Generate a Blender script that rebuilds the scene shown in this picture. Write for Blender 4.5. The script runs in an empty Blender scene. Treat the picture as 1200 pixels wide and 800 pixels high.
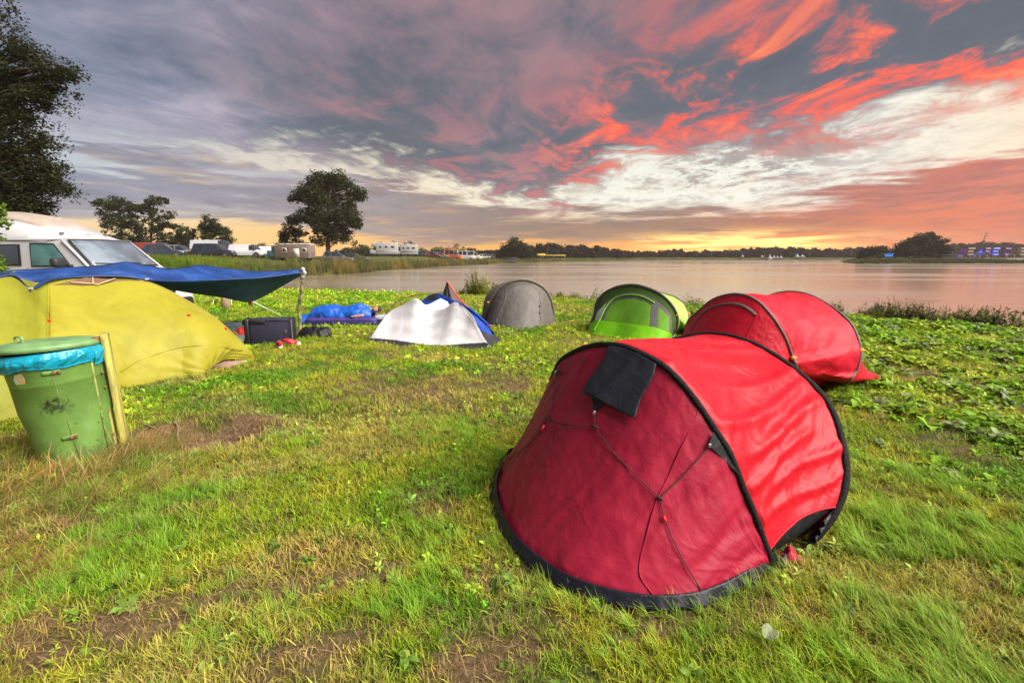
import bpy, bmesh, math, random
import numpy as np
from math import sin, cos, pi, radians, atan2, sqrt, exp

# ------------------------------------------------------------------ camera, sky, sun, exposure
SC = bpy.context.scene
COL = SC.collection
EYE = 1.6
FPX = 533.3                                   # focal length in pixels of a 1200 px wide picture (16 mm lens)
PITCH = math.atan(100 / FPX)
cam_d = bpy.data.cameras.new('camera'); cam_d.lens = 16.0; cam_d.sensor_width = 36.0
cam_d.clip_start = 0.05; cam_d.clip_end = 9000
cam = bpy.data.objects.new('camera', cam_d); COL.objects.link(cam)
cam.location = (0, 0, EYE); cam.rotation_euler = (pi / 2 - PITCH, 0, 0)
SC.camera = cam
SC.view_settings.view_transform = 'Standard'; SC.view_settings.look = 'None'
SC.view_settings.gamma = 1.0; SC.view_settings.exposure = 1.0
SC.cycles.max_bounces = 7; SC.cycles.transparent_max_bounces = 12
SC.cycles.diffuse_bounces = 3; SC.cycles.glossy_bounces = 3; SC.cycles.transmission_bounces = 5
SC.cycles.sample_clamp_indirect = 6

def ray(u, v):
    x = (u - 600) / FPX; y = -(v - 400) / FPX
    return np.array([x, cos(PITCH) + y * sin(PITCH), -sin(PITCH) + y * cos(PITCH)])
def G(u, v, z=0.0):
    r = ray(u, v); t = (z - EYE) / r[2]; return np.array([0, 0, EYE]) + t * r
def D(u, v, y):
    r = ray(u, v); t = y / r[1]; return np.array([0, 0, EYE]) + t * r
def proj(q):
    d = np.asarray(q, float) - np.array([0, 0, EYE])
    f = d[..., 1] * cos(PITCH) - d[..., 2] * sin(PITCH); up = d[..., 1] * sin(PITCH) + d[..., 2] * cos(PITCH)
    return np.stack([600 + FPX * d[..., 0] / f, 400 - FPX * up / f], -1)
def azel(u, v):
    r = ray(u, v); r = r / np.linalg.norm(r)
    return math.degrees(atan2(r[0], r[1])), math.degrees(math.asin(r[2]))

class NX:
    """tiny expression wrapper over shader nodes"""
    def __init__(s, nt, sock): s.nt = nt; s.s = sock
    def _m(s, op, *a):
        n = s.nt.nodes.new('ShaderNodeMath'); n.operation = op
        for i, x in enumerate((s,) + a):
            if isinstance(x, NX): s.nt.links.new(x.s, n.inputs[i])
            else: n.inputs[i].default_value = float(x)
        return NX(s.nt, n.outputs[0])
    def __add__(s, o): return s._m('ADD', o)
    __radd__ = __add__
    def __sub__(s, o): return s._m('SUBTRACT', o)
    def __rsub__(s, o): return (s * -1) + o
    def __mul__(s, o): return s._m('MULTIPLY', o)
    __rmul__ = __mul__
    def __truediv__(s, o): return s._m('DIVIDE', o)
    def pw(s, o): return s._m('POWER', o)
    def mx(s, o): return s._m('MAXIMUM', o)
    def mn(s, o): return s._m('MINIMUM', o)
    def ab(s): return s._m('ABSOLUTE')
    def sst(s, a, b, lo=0.0, hi=1.0):
        n = s.nt.nodes.new('ShaderNodeMapRange'); n.interpolation_type = 'SMOOTHSTEP'
        s.nt.links.new(s.s, n.inputs[0])
        for i, x in zip((1, 2, 3, 4), (a, b, lo, hi)):
            if isinstance(x, NX): s.nt.links.new(x.s, n.inputs[i])
            else: n.inputs[i].default_value = x
        return NX(s.nt, n.outputs[0])
    def gauss(s, c, w):
        t = (s - c) / w
        return ((t * t) * -1)._m('EXPONENT')
    def ramp(s, pts, interp='LINEAR'):
        n = s.nt.nodes.new('ShaderNodeValToRGB'); s.nt.links.new(s.s, n.inputs[0]); cr = n.color_ramp; cr.interpolation = interp
        while len(cr.elements) > 1: cr.elements.remove(cr.elements[-1])
        for i, (p, c) in enumerate(pts):
            e = cr.elements[0] if i == 0 else cr.elements.new(p)
            e.position = p; e.color = tuple(c) + (1,) if len(c) == 3 else c
        return NX(s.nt, n.outputs[0])
def comb(nt, x, y, z=0.0):
    n = nt.nodes.new('ShaderNodeCombineXYZ')
    for i, q in enumerate((x, y, z)):
        if isinstance(q, NX): nt.links.new(q.s, n.inputs[i])
        else: n.inputs[i].default_value = q
    return NX(nt, n.outputs[0])
def noise(nt, vec, scale=1.0, detail=4, rough=.55, dist=0.0, color=False):
    n = nt.nodes.new('ShaderNodeTexNoise'); n.inputs['Scale'].default_value = scale
    n.inputs['Detail'].default_value = detail; n.inputs['Roughness'].default_value = rough; n.inputs['Distortion'].default_value = dist
    if vec is not None: nt.links.new(vec.s, n.inputs['Vector'])
    return NX(nt, n.outputs['Color' if color else 'Fac'])
def mixc(nt, f, a, b, mode='MIX'):
    n = nt.nodes.new('ShaderNodeMix'); n.data_type = 'RGBA'; n.blend_type = mode
    for i, x in ((0, f), (6, a), (7, b)):
        if isinstance(x, NX): nt.links.new(x.s, n.inputs[i])
        elif isinstance(x, (int, float)): n.inputs[i].default_value = x
        else: n.inputs[i].default_value = tuple(x)[:3] + (1,)
    return NX(nt, n.outputs[2])
def sep(nt, v):
    n = nt.nodes.new('ShaderNodeSeparateXYZ'); nt.links.new(v.s, n.inputs[0])
    return [NX(nt, o) for o in n.outputs]
def srgb(r, g, b, k=1.0):
    return tuple(k * ((c / 255 / 12.92) if c / 255 <= .04045 else ((c / 255 + .055) / 1.055) ** 2.4) for c in (r, g, b))

def build_world():
    w = bpy.data.worlds.new('World'); SC.world = w; w.use_nodes = True
    nt = w.node_tree; nt.nodes.clear()
    out = nt.nodes.new('ShaderNodeOutputWorld')
    tc = nt.nodes.new('ShaderNodeTexCoord'); d = NX(nt, tc.outputs['Generated'])
    x, y, z = sep(nt, d)
    az = x._m('ARCTAN2', y) * (180 / pi)
    el = z.mn(1).mx(-1)._m('ARCSINE') * (180 / pi)
    zz = z.mx(0) + 0.07
    vp = radians(azel(675, 300)[0])
    X = (x * cos(vp) - y * sin(vp)) / zz; Y = (x * sin(vp) + y * cos(vp)) / zz
    def curve(pix):                                     # elevation of a cloud edge as a function of azimuth
        P = sorted(azel(u, v) for u, v in pix)
        n = nt.nodes.new('ShaderNodeFloatCurve'); c = n.mapping.curves[0]
        nt.links.new(((az + 180) / 360).s, n.inputs[1])
        P = [(-180., P[0][1])] + P + [(180., P[0][1])]
        for i, (a, e) in enumerate(P):
            pt = ((a + 180) / 360, e / 60)
            if i == 0: c.points[0].location = pt
            elif i == 1: c.points[1].location = pt
            else: c.points.new(*pt)
        n.mapping.update()
        return NX(nt, n.outputs[0]) * 60
    def azramp(pix):                                    # colour as a function of azimuth (pixel columns at the horizon)
        P = [((azel(u, 300)[0] + 180) / 360, c) for u, c in pix]
        return ((az + 180) / 360).ramp([(0, P[0][1])] + P + [(1, P[0][1])])
    c1 = curve([(-200, 110), (0, 118), (150, 140), (300, 178), (420, 200), (520, 222), (620, 236), (680, 218), (760, 182), (850, 165), (950, 150), (1050, 135), (1150, 112), (1250, 100)])
    c2 = curve([(-200, 165), (0, 168), (150, 172), (300, 192), (420, 208), (500, 226), (620, 254), (700, 254), (800, 246), (900, 240), (1000, 222), (1100, 205), (1200, 185), (1300, 165)])
    wv = noise(nt, comb(nt, X * .35, Y * .35), 1, 3, .5, color=True)
    wx, wy, _ = sep(nt, wv)
    Xw = X + (wx - .5) * 1.1; Yw = Y + (wy - .5) * 1.2
    st = noise(nt, comb(nt, Xw * 1.05, Yw * .72, 3.1), 1.0, 9, .58, .45)         # streaks that run to the vanishing point
    fine = noise(nt, comb(nt, Xw * 3.2, Yw * 2.1, 7.7), 1.0, 8, .66, .5)
    big = noise(nt, comb(nt, X * .33, Y * .18, 9.2), 1.0, 4, .5, .3)
    # low sky: angular coordinates, horizontal strips
    hs = noise(nt, comb(nt, az * .045, el * .42, 1.7), 1.0, 7, .62, .3)
    hs2 = noise(nt, comb(nt, az * .10, el * 1.1, 5.2), 1.0, 6, .62, .4)
    # ---- clear band colour
    clear = azramp([(-50, srgb(158, 166, 180)), (150, srgb(190, 194, 196)), (330, srgb(214, 205, 188)), (520, srgb(240, 226, 196)), (700, srgb(242, 240, 224)), (1000, srgb(246, 243, 228)), (1250, srgb(247, 222, 186))])
    hor = azramp([(-60, srgb(240, 205, 160)), (150, srgb(247, 208, 140)), (350, srgb(250, 196, 106)), (560, srgb(248, 178, 72)), (760, srgb(248, 166, 56)), (880, srgb(248, 146, 48)), (1000, srgb(252, 134, 58)), (1180, srgb(240, 118, 70)), (1300, srgb(222, 114, 88))])
    clear = mixc(nt, el.sst(6.5, 2.0), clear, hor)
    # ---- low bank colour
    bank = azramp([(-60, srgb(118, 124, 150)), (200, srgb(134, 132, 150)), (400, srgb(142, 130, 138)), (620, srgb(126, 102, 94)), (800, srgb(138, 96, 80)), (950, srgb(186, 94, 62)), (1120, srgb(222, 106, 70)), (1300, srgb(206, 106, 84))])
    bank = mixc(nt, hs2.sst(.50, .74) * .45, bank, hor)
    bank = mixc(nt, az.sst(-8, -30) * hs.sst(.46, .64) * .7, bank, srgb(204, 200, 196))
    bank = mixc(nt, (st * .5 + fine * .5).sst(.46, .62) * .38, bank, (.10, .085, .11))
    # ---- main deck colour
    tx = st * .62 + fine * .38
    deck = tx.ramp([(.36, srgb(76, 87, 106)), (.45, srgb(104, 113, 132)), (.53, srgb(142, 144, 163)), (.61, srgb(180, 176, 190))])
    deckc = tx.ramp([(.36, srgb(62, 70, 82)), (.45, srgb(88, 92, 103)), (.53, srgb(124, 116, 127)), (.61, srgb(160, 140, 148))])
    deck = mixc(nt, az.sst(-36, -14), deck, deckc)
    deck = mixc(nt, big.sst(.40, .58) * .6, deck, srgb(84, 88, 97))
    pink = az.sst(-38, -8) * (fine * .7 + st * .3).sst(.48, .60) * big.sst(.46, .62) * (el - c1).sst(24, 4)
    deck = mixc(nt, az.sst(-45, -5) * tx.sst(.42, .60) * .34, deck, srgb(176, 108, 108))
    deck = mixc(nt, pink * .5, deck, srgb(222, 104, 104))
    # red underlit streaks
    rel = el - c1
    rband = rel.gauss(4.0, 4.2) * az.sst(0, 14)
    rtop = ((el - 31) - (az - 10) * -.05).gauss(0, 7) * az.gauss(29, 8) * .8
    rr = ((rband * 1.0 + rtop * .8 + az.sst(6, 34) * .30) * (st * .35 + fine * .65).sst(.45, .57, .0, 1.25)).mn(1).mx(0)
    redc = fine.ramp([(.34, srgb(160, 66, 70)), (.46, srgb(222, 72, 56)), (.56, srgb(250, 88, 50)), (.68, srgb(255, 134, 80))])
    deck = mixc(nt, rr, deck, redc)
    # ---- layers
    dm = (rel + (st - .5) * 15 + (fine - .5) * 9).sst(-1.4, 1.8)
    low = (c2 - el + (hs - .5) * 12 * (el * .08 + .35) + (st - .5) * 14 * el.sst(2, 14) + (hs2 - .5) * 4).sst(-.5, .9)
    lowfade = ((el - az.sst(-8, -28) * 1.9 + (hs - .5) * 5 + (hs2 - .5) * 5).sst(.7, 2.1)).mx(az.sst(28, 42) * .85)
    wisps = ((hs * .5 + fine * .5).sst(.49, .62)) * el.sst(3, 8)
    col = mixc(nt, wisps * az.sst(0, -25, .45, .95), clear, bank)
    col = mixc(nt, low * lowfade * .94, col, bank)
    col = mixc(nt, dm * .97, col, deck)
    ma, me_ = azel(872, 196)
    mk_ = ((((az - ma) / 12) * ((az - ma) / 12) + ((el - me_ - (az - ma) * .12) / 3.4) * ((el - me_ - (az - ma) * .12) / 3.4)) * -1)._m('EXPONENT')
    mack = noise(nt, comb(nt, Xw * 5.5, Yw * 3.2, 2.2), 1.0, 6, .74, .1)
    col = mixc(nt, (mk_ * 1.3).mn(1) * (mack * .6 + st * .4).sst(.46, .56) * .75, col, fine.ramp([(.35, srgb(104, 102, 112)), (.6, srgb(170, 152, 142))]))
    col = mixc(nt, az.gauss(14, 26) * el.gauss(8.5, 3.5) * mack.sst(.52, .62) * .5, col, srgb(168, 146, 132))
    lb = az.sst(12, 40) * el.gauss(5.2, 2.6) * (hs * .5 + fine * .5).sst(.44, .58)
    col = mixc(nt, lb * .65, col, srgb(150, 92, 88))
    # sunset glow low above the far bank
    sa, se = azel(862, 284)
    g = ((az - sa) / 9.5) * ((az - sa) / 9.5) + ((el - se) / .95) * ((el - se) / .95)
    glow = (g * -1)._m('EXPONENT') * 1.6 * (hs2 * .7 + hs * .3).sst(.40, .52)
    g2 = ((az - sa) / 20) * ((az - sa) / 20) + (el / 1.7) * (el / 1.7)
    col = mixc(nt, (g2 * -1)._m('EXPONENT') * .55, col, srgb(252, 136, 28))
    col = mixc(nt, glow.mn(1), col, (1.9, 1.15, .30))
    gr = el.sst(-.6, 0)
    col = mixc(nt, gr, (.05, .05, .04), col)
    # physical sky, its sun at the fill's direction, beneath the cloud colours
    sky = nt.nodes.new('ShaderNodeTexSky'); sky.sky_type = 'NISHITA'; sky.sun_disc = False
    sky.sun_elevation = SUN_EL; sky.sun_rotation = SUN_AZ
    bgs = nt.nodes.new('ShaderNodeBackground'); nt.links.new(sky.outputs[0], bgs.inputs[0]); bgs.inputs[1].default_value = 0.05 * .12
    bg = nt.nodes.new('ShaderNodeBackground'); nt.links.new(col.s, bg.inputs[0]); bg.inputs[1].default_value = 0.52
    add = nt.nodes.new('ShaderNodeAddShader'); nt.links.new(bg.outputs[0], add.inputs[0]); nt.links.new(bgs.outputs[0], add.inputs[1])
    nt.links.new(add.outputs[0], out.inputs[0])

SUN_EL = radians(42); SUN_AZ = radians(112)              # added broad fill from right and slightly behind the camera, not from the sunset
build_world()
fill_sun_d = bpy.data.lights.new('fill_sun', 'SUN'); fill_sun_d.energy = 4.95; fill_sun_d.angle = radians(48); fill_sun_d.color = (1.0, .95, .87)
fill_sun = bpy.data.objects.new('fill_sun', fill_sun_d); COL.objects.link(fill_sun)
sv = np.array([sin(SUN_AZ) * cos(SUN_EL), cos(SUN_AZ) * cos(SUN_EL), sin(SUN_EL)])
from mathutils import Vector
fill_sun.rotation_euler = Vector(-sv).to_track_quat('-Z', 'Y').to_euler(); fill_sun.location = (0, 0, 60)

# ------------------------------------------------------------------ helpers
RNG = np.random.default_rng(7)
random.seed(5)
def mk(name, V, F, mat=None, parent=None, smooth=True, midx=None, uv=None, loc=None, solid=0.0, solid_mat=0, offset=0.0):
    me = bpy.data.meshes.new(name)
    me.from_pydata([tuple(map(float, v)) for v in V], [], [tuple(map(int, f)) for f in F])
    for m in (mat if isinstance(mat, (list, tuple)) else [mat]):
        if m: me.materials.append(m)
    if midx is not None: me.polygons.foreach_set('material_index', np.array(midx, dtype=np.int32))
    if smooth: me.polygons.foreach_set('use_smooth', [True] * len(me.polygons))
    if uv is not None:
        l = me.uv_layers.new(name='UVMap'); vi = np.zeros(len(me.loops), dtype=np.int32); me.loops.foreach_get('vertex_index', vi)
        l.data.foreach_set('uv', np.asarray(uv, float)[vi].ravel())
    me.update()
    o = bpy.data.objects.new(name, me); COL.objects.link(o)
    if parent: o.parent = parent
    if loc is not None: o.location = loc
    if solid:
        s = o.modifiers.new('thickness', 'SOLIDIFY'); s.thickness = solid; s.offset = offset; s.material_offset = solid_mat; s.material_offset_rim = 0
    return o
def root(name, label, cat, loc=(0, 0, 0), rz=0.0, group=None):
    o = bpy.data.objects.new(name, None); COL.objects.link(o); o.empty_display_size = .2
    o.location = tuple(map(float, loc)); o.rotation_euler = (0, 0, rz); tag(o, label, cat, group); return o
def tag(o, label=None, cat=None, group=None, kind=None):
    for k, v in (('label', label), ('category', cat), ('group', group), ('kind', kind)):
        if v: o[k] = v
    return o
def grid_faces(n, m, close_u=False, close_v=False):
    F = []
    for i in range(n if close_u else n - 1):
        for j in range(m if close_v else m - 1):
            a = i * m + j; b = i * m + (j + 1) % m; c = ((i + 1) % n) * m + (j + 1) % m; d = ((i + 1) % n) * m + j
            F.append((a, b, c, d))
    return F
def join(parts):
    V = []; F = []; k = 0
    for v, f in parts:
        v = np.asarray(v, float); V.append(v); F += [tuple(i + k for i in q) for q in f]; k += len(v)
    return np.concatenate(V), F
def tube(P, r, n=8, cap=True, flat=1.0):
    P = np.asarray(P, float); m = len(P); r = np.full(m, r) if np.isscalar(r) else np.asarray(r, float)
    T = np.gradient(P, axis=0); T /= np.linalg.norm(T, axis=1)[:, None] + 1e-9
    ref = np.array([0, 0, 1.]) if abs(T[0][2]) < .9 else np.array([1., 0, 0])
    V = []; a = np.cross(T[0], ref); a /= np.linalg.norm(a)
    for i in range(m):
        a = a - T[i] * a.dot(T[i]); a /= np.linalg.norm(a) + 1e-9; b = np.cross(T[i], a)
        for k in range(n):
            t = 2 * pi * k / n; V.append(P[i] + r[i] * (cos(t) * a + flat * sin(t) * b))
    F = grid_faces(m, n, False, True)
    if cap: F += [tuple(range(n))[::-1], tuple((m - 1) * n + k for k in range(n))]
    return np.array(V), F
def box(c, s, rz=0.0, bev=0.0):
    c = np.array(c, float); s = np.array(s, float) / 2
    bm = bmesh.new(); bmesh.ops.create_cube(bm, size=2.0)
    for v in bm.verts: v.co = Vector((v.co.x * s[0], v.co.y * s[1], v.co.z * s[2]))
    if bev: bmesh.ops.bevel(bm, geom=list(bm.edges) + list(bm.verts), offset=bev, segments=2, affect='EDGES', profile=.5)
    bm.verts.index_update()
    V = np.array([v.co[:] for v in bm.verts]); F = [tuple(v.index for v in f.verts) for f in bm.faces]; bm.free()
    R = np.array([[cos(rz), -sin(rz), 0], [sin(rz), cos(rz), 0], [0, 0, 1]])
    return V @ R.T + c, F
def cat(P, n=60):
    """Catmull-Rom curve through points"""
    P = np.asarray(P, float); Q = np.vstack([2 * P[0] - P[1], P, 2 * P[-1] - P[-2]])
    seg = np.linalg.norm(np.diff(P, axis=0), axis=1); s = np.concatenate([[0], np.cumsum(seg)]); out = []
    for t in np.linspace(0, s[-1], n):
        i = min(np.searchsorted(s, t, side='right') - 1, len(P) - 2); u = (t - s[i]) / (seg[i] + 1e-12)
        a, b, c, d = Q[i:i + 4]
        out.append(.5 * (2 * b + (c - a) * u + (2 * a - 5 * b + 4 * c - d) * u * u + (3 * b - a - 3 * c + d) * u ** 3))
    return np.array(out)
def vnoise(x, y, seed=0):
    """smooth value noise for numpy arrays"""
    xi = np.floor(x).astype(np.int64); yi = np.floor(y).astype(np.int64); fx = x - xi; fy = y - yi
    def h(a, b):
        n = (a * 374761393 + b * 668265263 + seed * 974711) & 0x7fffffff
        n = ((n ^ (n >> 13)) * 1274126177) & 0x7fffffff
        return ((n ^ (n >> 16)) & 0xffff) / 65535.
    fx = fx * fx * (3 - 2 * fx); fy = fy * fy * (3 - 2 * fy)
    return (h(xi, yi) * (1 - fx) + h(xi + 1, yi) * fx) * (1 - fy) + (h(xi, yi + 1) * (1 - fx) + h(xi + 1, yi + 1) * fx) * fy
def fbm(x, y, seed=0, o=4):
    s = 0; a = .5; x = np.asarray(x, float); y = np.asarray(y, float)
    for k in range(o): s = s + a * vnoise(x * 2 ** k + 17.3 * k, y * 2 ** k + 5.1 * k, seed + k); a *= .5
    return s / (1 - .5 ** o)
def sstep(a, b, x): t = np.clip((x - a) / (b - a), 0, 1); return t * t * (3 - 2 * t)
def inpoly(x, y, poly):
    x = np.asarray(x); y = np.asarray(y); c = np.zeros(x.shape, bool); n = len(poly)
    for i in range(n):
        x0, y0 = poly[i][:2]; x1, y1 = poly[(i + 1) % n][:2]
        if y0 == y1: continue
        c ^= ((y0 > y) != (y1 > y)) & (x < (x1 - x0) * (y - y0) / (y1 - y0) + x0)
    return c
def polydist(x, y, poly, closed=True):
    d = np.full(np.shape(x), 1e9); n = len(poly)
    for i in range(n if closed else n - 1):
        a = np.array(poly[i][:2]); b = np.array(poly[(i + 1) % n][:2]); ab = b - a
        t = np.clip(((x - a[0]) * ab[0] + (y - a[1]) * ab[1]) / (ab @ ab + 1e-9), 0, 1)
        d = np.minimum(d, np.hypot(x - a[0] - t * ab[0], y - a[1] - t * ab[1]))
    return d

# ------------------------------------------------------------------ materials
def mat(name, col, rough=.6, metal=0.0, var=.0, vscale=8.0, bump=0.0, bscale=40.0, trans=0.0, tcol=None, sheen=0.0, dirt=None, dscale=3.0, dth=(.5, .7),
        coat=0.0, alpha=None, stretch=None, emit=None, estr=0.0, spec=None, use_uv=False, ior=None, transm=0.0):
    m = bpy.data.materials.new(name); m.use_nodes = True; nt = m.node_tree; b = nt.nodes['Principled BSDF']; out = nt.nodes['Material Output']
    b.inputs['Roughness'].default_value = rough; b.inputs['Metallic'].default_value = metal
    if sheen: b.inputs['Sheen Weight'].default_value = sheen
    if coat: b.inputs['Coat Weight'].default_value = coat; b.inputs['Coat Roughness'].default_value = .08
    if spec is not None: b.inputs['Specular IOR Level'].default_value = spec
    if transm: b.inputs['Transmission Weight'].default_value = transm
    if emit: b.inputs['Emission Color'].default_value = tuple(emit) + (1,); b.inputs['Emission Strength'].default_value = estr
    tc = nt.nodes.new('ShaderNodeTexCoord'); vec = NX(nt, tc.outputs['UV' if use_uv else 'Object'])
    if stretch:
        mp = nt.nodes.new('ShaderNodeMapping'); mp.inputs['Scale'].default_value = stretch; nt.links.new(vec.s, mp.inputs[0]); vec = NX(nt, mp.outputs[0])
    c = None
    if var:
        n = noise(nt, vec, vscale, 5, .6)
        c = mixc(nt, n.sst(.3, .7), tuple(x * (1 - var) for x in col), tuple(min(1, x * (1 + var)) for x in col))
    if dirt is not None:
        n2 = noise(nt, vec, dscale, 7, .65, .4)
        c = mixc(nt, n2.sst(*dth), c if c else col, dirt)
    if c: nt.links.new(c.s, b.inputs['Base Color'])
    else: b.inputs['Base Color'].default_value = tuple(col) + (1,)
    if bump:
        h = noise(nt, vec, bscale, 6, .6, .2); bp = nt.nodes.new('ShaderNodeBump'); bp.inputs['Strength'].default_value = bump; bp.inputs['Distance'].default_value = .02
        nt.links.new(h.s, bp.inputs['Height']); nt.links.new(bp.outputs[0], b.inputs['Normal'])
    if trans:
        t = nt.nodes.new('ShaderNodeBsdfTranslucent'); mx = nt.nodes.new('ShaderNodeMixShader'); mx.inputs[0].default_value = trans
        if tcol: t.inputs[0].default_value = tuple(tcol) + (1,)
        elif c: nt.links.new(c.s, t.inputs[0])
        else: t.inputs[0].default_value = tuple(col) + (1,)
        nt.links.new(b.outputs[0], mx.inputs[1]); nt.links.new(t.outputs[0], mx.inputs[2]); nt.links.new(mx.outputs[0], out.inputs[0])
    return m
def leafmat(name, col, trans=.35, rough=.5, var=.35, inst=False, tip=None):
    """foliage: tint per instance (attribute of the scatter) or per leaf (vertex colour of the crown)"""
    m = bpy.data.materials.new(name); m.use_nodes = True; nt = m.node_tree; b = nt.nodes['Principled BSDF']; out = nt.nodes['Material Output']
    at = nt.nodes.new('ShaderNodeAttribute'); at.attribute_name = 'tint'
    if inst: at.attribute_type = 'INSTANCER'
    c = mixc(nt, 1.0, NX(nt, at.outputs['Color']), col, 'MULTIPLY')
    if inst:
        va = nt.nodes.new('ShaderNodeAttribute'); va.attribute_name = 'blade'
        c = mixc(nt, 1.0, c, NX(nt, va.outputs['Color']), 'MULTIPLY')
    nt.links.new(c.s, b.inputs['Base Color']); b.inputs['Roughness'].default_value = rough; b.inputs['Specular IOR Level'].default_value = .16
    t = nt.nodes.new('ShaderNodeBsdfTranslucent'); nt.links.new(c.s, t.inputs[0]); mx = nt.nodes.new('ShaderNodeMixShader'); mx.inputs[0].default_value = trans
    nt.links.new(b.outputs[0], mx.inputs[1]); nt.links.new(t.outputs[0], mx.inputs[2]); nt.links.new(mx.outputs[0], out.inputs[0])
    return m
def fabric(name, col, trans=.3, rough=.55, wr=.5, weave=True, dew=0.0, tcol=None, fine=1.0):
    """tent cloth: crumple creases and a fine ripstop weave in relief, light through the cloth"""
    m = bpy.data.materials.new(name); m.use_nodes = True; nt = m.node_tree; b = nt.nodes['Principled BSDF']; out = nt.nodes['Material Output']
    tc = nt.nodes.new('ShaderNodeTexCoord'); vec = NX(nt, tc.outputs['Object'])
    n1 = noise(nt, vec, 2.2, 4, .55, .8)
    c = mixc(nt, n1.sst(.3, .7), tuple(x * .88 for x in col), tuple(min(1, x * 1.1 + .004) for x in col))
    fad = noise(nt, vec, 9, 6, .6)
    c = mixc(nt, fad.sst(.5, .8) * .18, c, tuple(min(1, x * 1.2 + .03) for x in col))
    nt.links.new(c.s, b.inputs['Base Color']); b.inputs['Roughness'].default_value = rough; b.inputs['Specular IOR Level'].default_value = .22
    # creases: ridged noise
    w = noise(nt, vec, 5 * fine, 5, .5, 1.2); ridge = 1 - (w - .5).ab() * 6
    ridge = ridge.mx(0)
    w2 = noise(nt, vec, 17 * fine, 4, .55, .6); ridge2 = (1 - (w2 - .5).ab() * 7).mx(0)
    h = ridge * .45 + ridge2 * .12 + noise(nt, vec, 3.0, 3, .5) * 2.0
    if weave: h = h + noise(nt, vec, 420, 1, .5) * .05
    bp = nt.nodes.new('ShaderNodeBump'); bp.inputs['Strength'].default_value = wr; bp.inputs['Distance'].default_value = .006
    nt.links.new(h.s, bp.inputs['Height']); nt.links.new(bp.outputs[0], b.inputs['Normal'])
    t = nt.nodes.new('ShaderNodeBsdfTranslucent'); mx = nt.nodes.new('ShaderNodeMixShader'); mx.inputs[0].default_value = trans
    if tcol: t.inputs[0].default_value = tuple(tcol) + (1,)
    else: nt.links.new(c.s, t.inputs[0])
    nt.links.new(bp.outputs[0], t.inputs['Normal'])
    nt.links.new(b.outputs[0], mx.inputs[1]); nt.links.new(t.outputs[0], mx.inputs[2]); nt.links.new(mx.outputs[0], out.inputs[0])
    return m

# ------------------------------------------------------------------ terrain
WL = -0.4                                              # water level
LAKE = [(-34, 33), (-22, 27.5), (-14, 24.4), (-9.8, 22.6), (-5, 21.0), (-1.5, 20.2), (2.9, 18.2), (6.5, 15.4), (9.3, 12.9), (11.7, 11.0), (15, 8), (22, 3), (45, -15), (120, -80), (420, -60)]
LAKE += [(420, 118)] + [tuple(G(u, v, WL)[:2]) for u, v in [(1400, 308.8), (1200, 308.8), (1100, 309.0), (1010, 308.6), (1000, 307.6), (1004, 305.6), (1015, 304.7), (900, 304.6), (820, 304.8), (740, 305.2), (690, 306.2), (650, 307.0), (600, 308.2), (560, 310), (500, 313.2), (470, 315.4), (440, 317.5), (410, 321), (385, 322), (360, 323), (330, 324), (290, 326), (250, 329)]]
NEAR_BANK = LAKE[1:13]
FAR_BANK = LAKE[15:]
HOLE = np.array([-2.75, 3.85])
def ground_z(x, y):
    x = np.asarray(x, float); y = np.asarray(y, float)
    ins = inpoly(x, y, LAKE); d = polydist(x, y, LAKE) * np.where(ins, -1, 1)
    dn = polydist(x, y, NEAR_BANK, False)
    near = (y < 31 + np.maximum(0, -x) * .2)
    r = np.hypot(x, y)
    left = sstep(26, 60, y) * sstep(45, -5, x) * sstep(75, 20, r * 0 + (y - 60) * .6)
    h = np.where(near, 0.0, .35 + .75 * sstep(0, 14, d) * sstep(-3, -14, x + (y - 60) * .16) * sstep(38, 53, y) + .35 * sstep(3, 16, d) * sstep(30, 50, y))
    blend = sstep(0, 7, np.abs(y - 31)) ; h = np.where(near, h, h)
    z = h * sstep(0.0, 3.0, d) if False else h
    prof_near = -.46 + .46 * sstep(-.3, 1.1, d)
    prof_far = np.where(d > 0, -.42 + (h + .42) * sstep(-.2, 2.2, d), -.42)
    w = sstep(28, 40, y)
    z = prof_near * (1 - w) + prof_far * w
    z = np.where(d < 0, -.44 - .6 * sstep(0, 4, -d), z)
    bumps = (fbm(x * .9, y * .9, 3) - .5) * .10 + (fbm(x * 4.5, y * 4.5, 9) - .5) * .035
    z = z + bumps * sstep(0, 1.5, d) * sstep(.6, 2.0, r) * np.where(r < 40, 1, .3)
    hd = np.hypot((x - HOLE[0]) * .9, (y - HOLE[1]) * 1.1)
    z = z - .13 * np.exp(-(hd / .36) ** 2) + .05 * np.exp(-((hd - .55) / .16) ** 2) + .03 * (fbm(x * 12, y * 12, 21) - .5) * sstep(.9, .4, hd)
    return z
def gz(x, y): return float(ground_z(np.array([x]), np.array([y]))[0])

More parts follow.
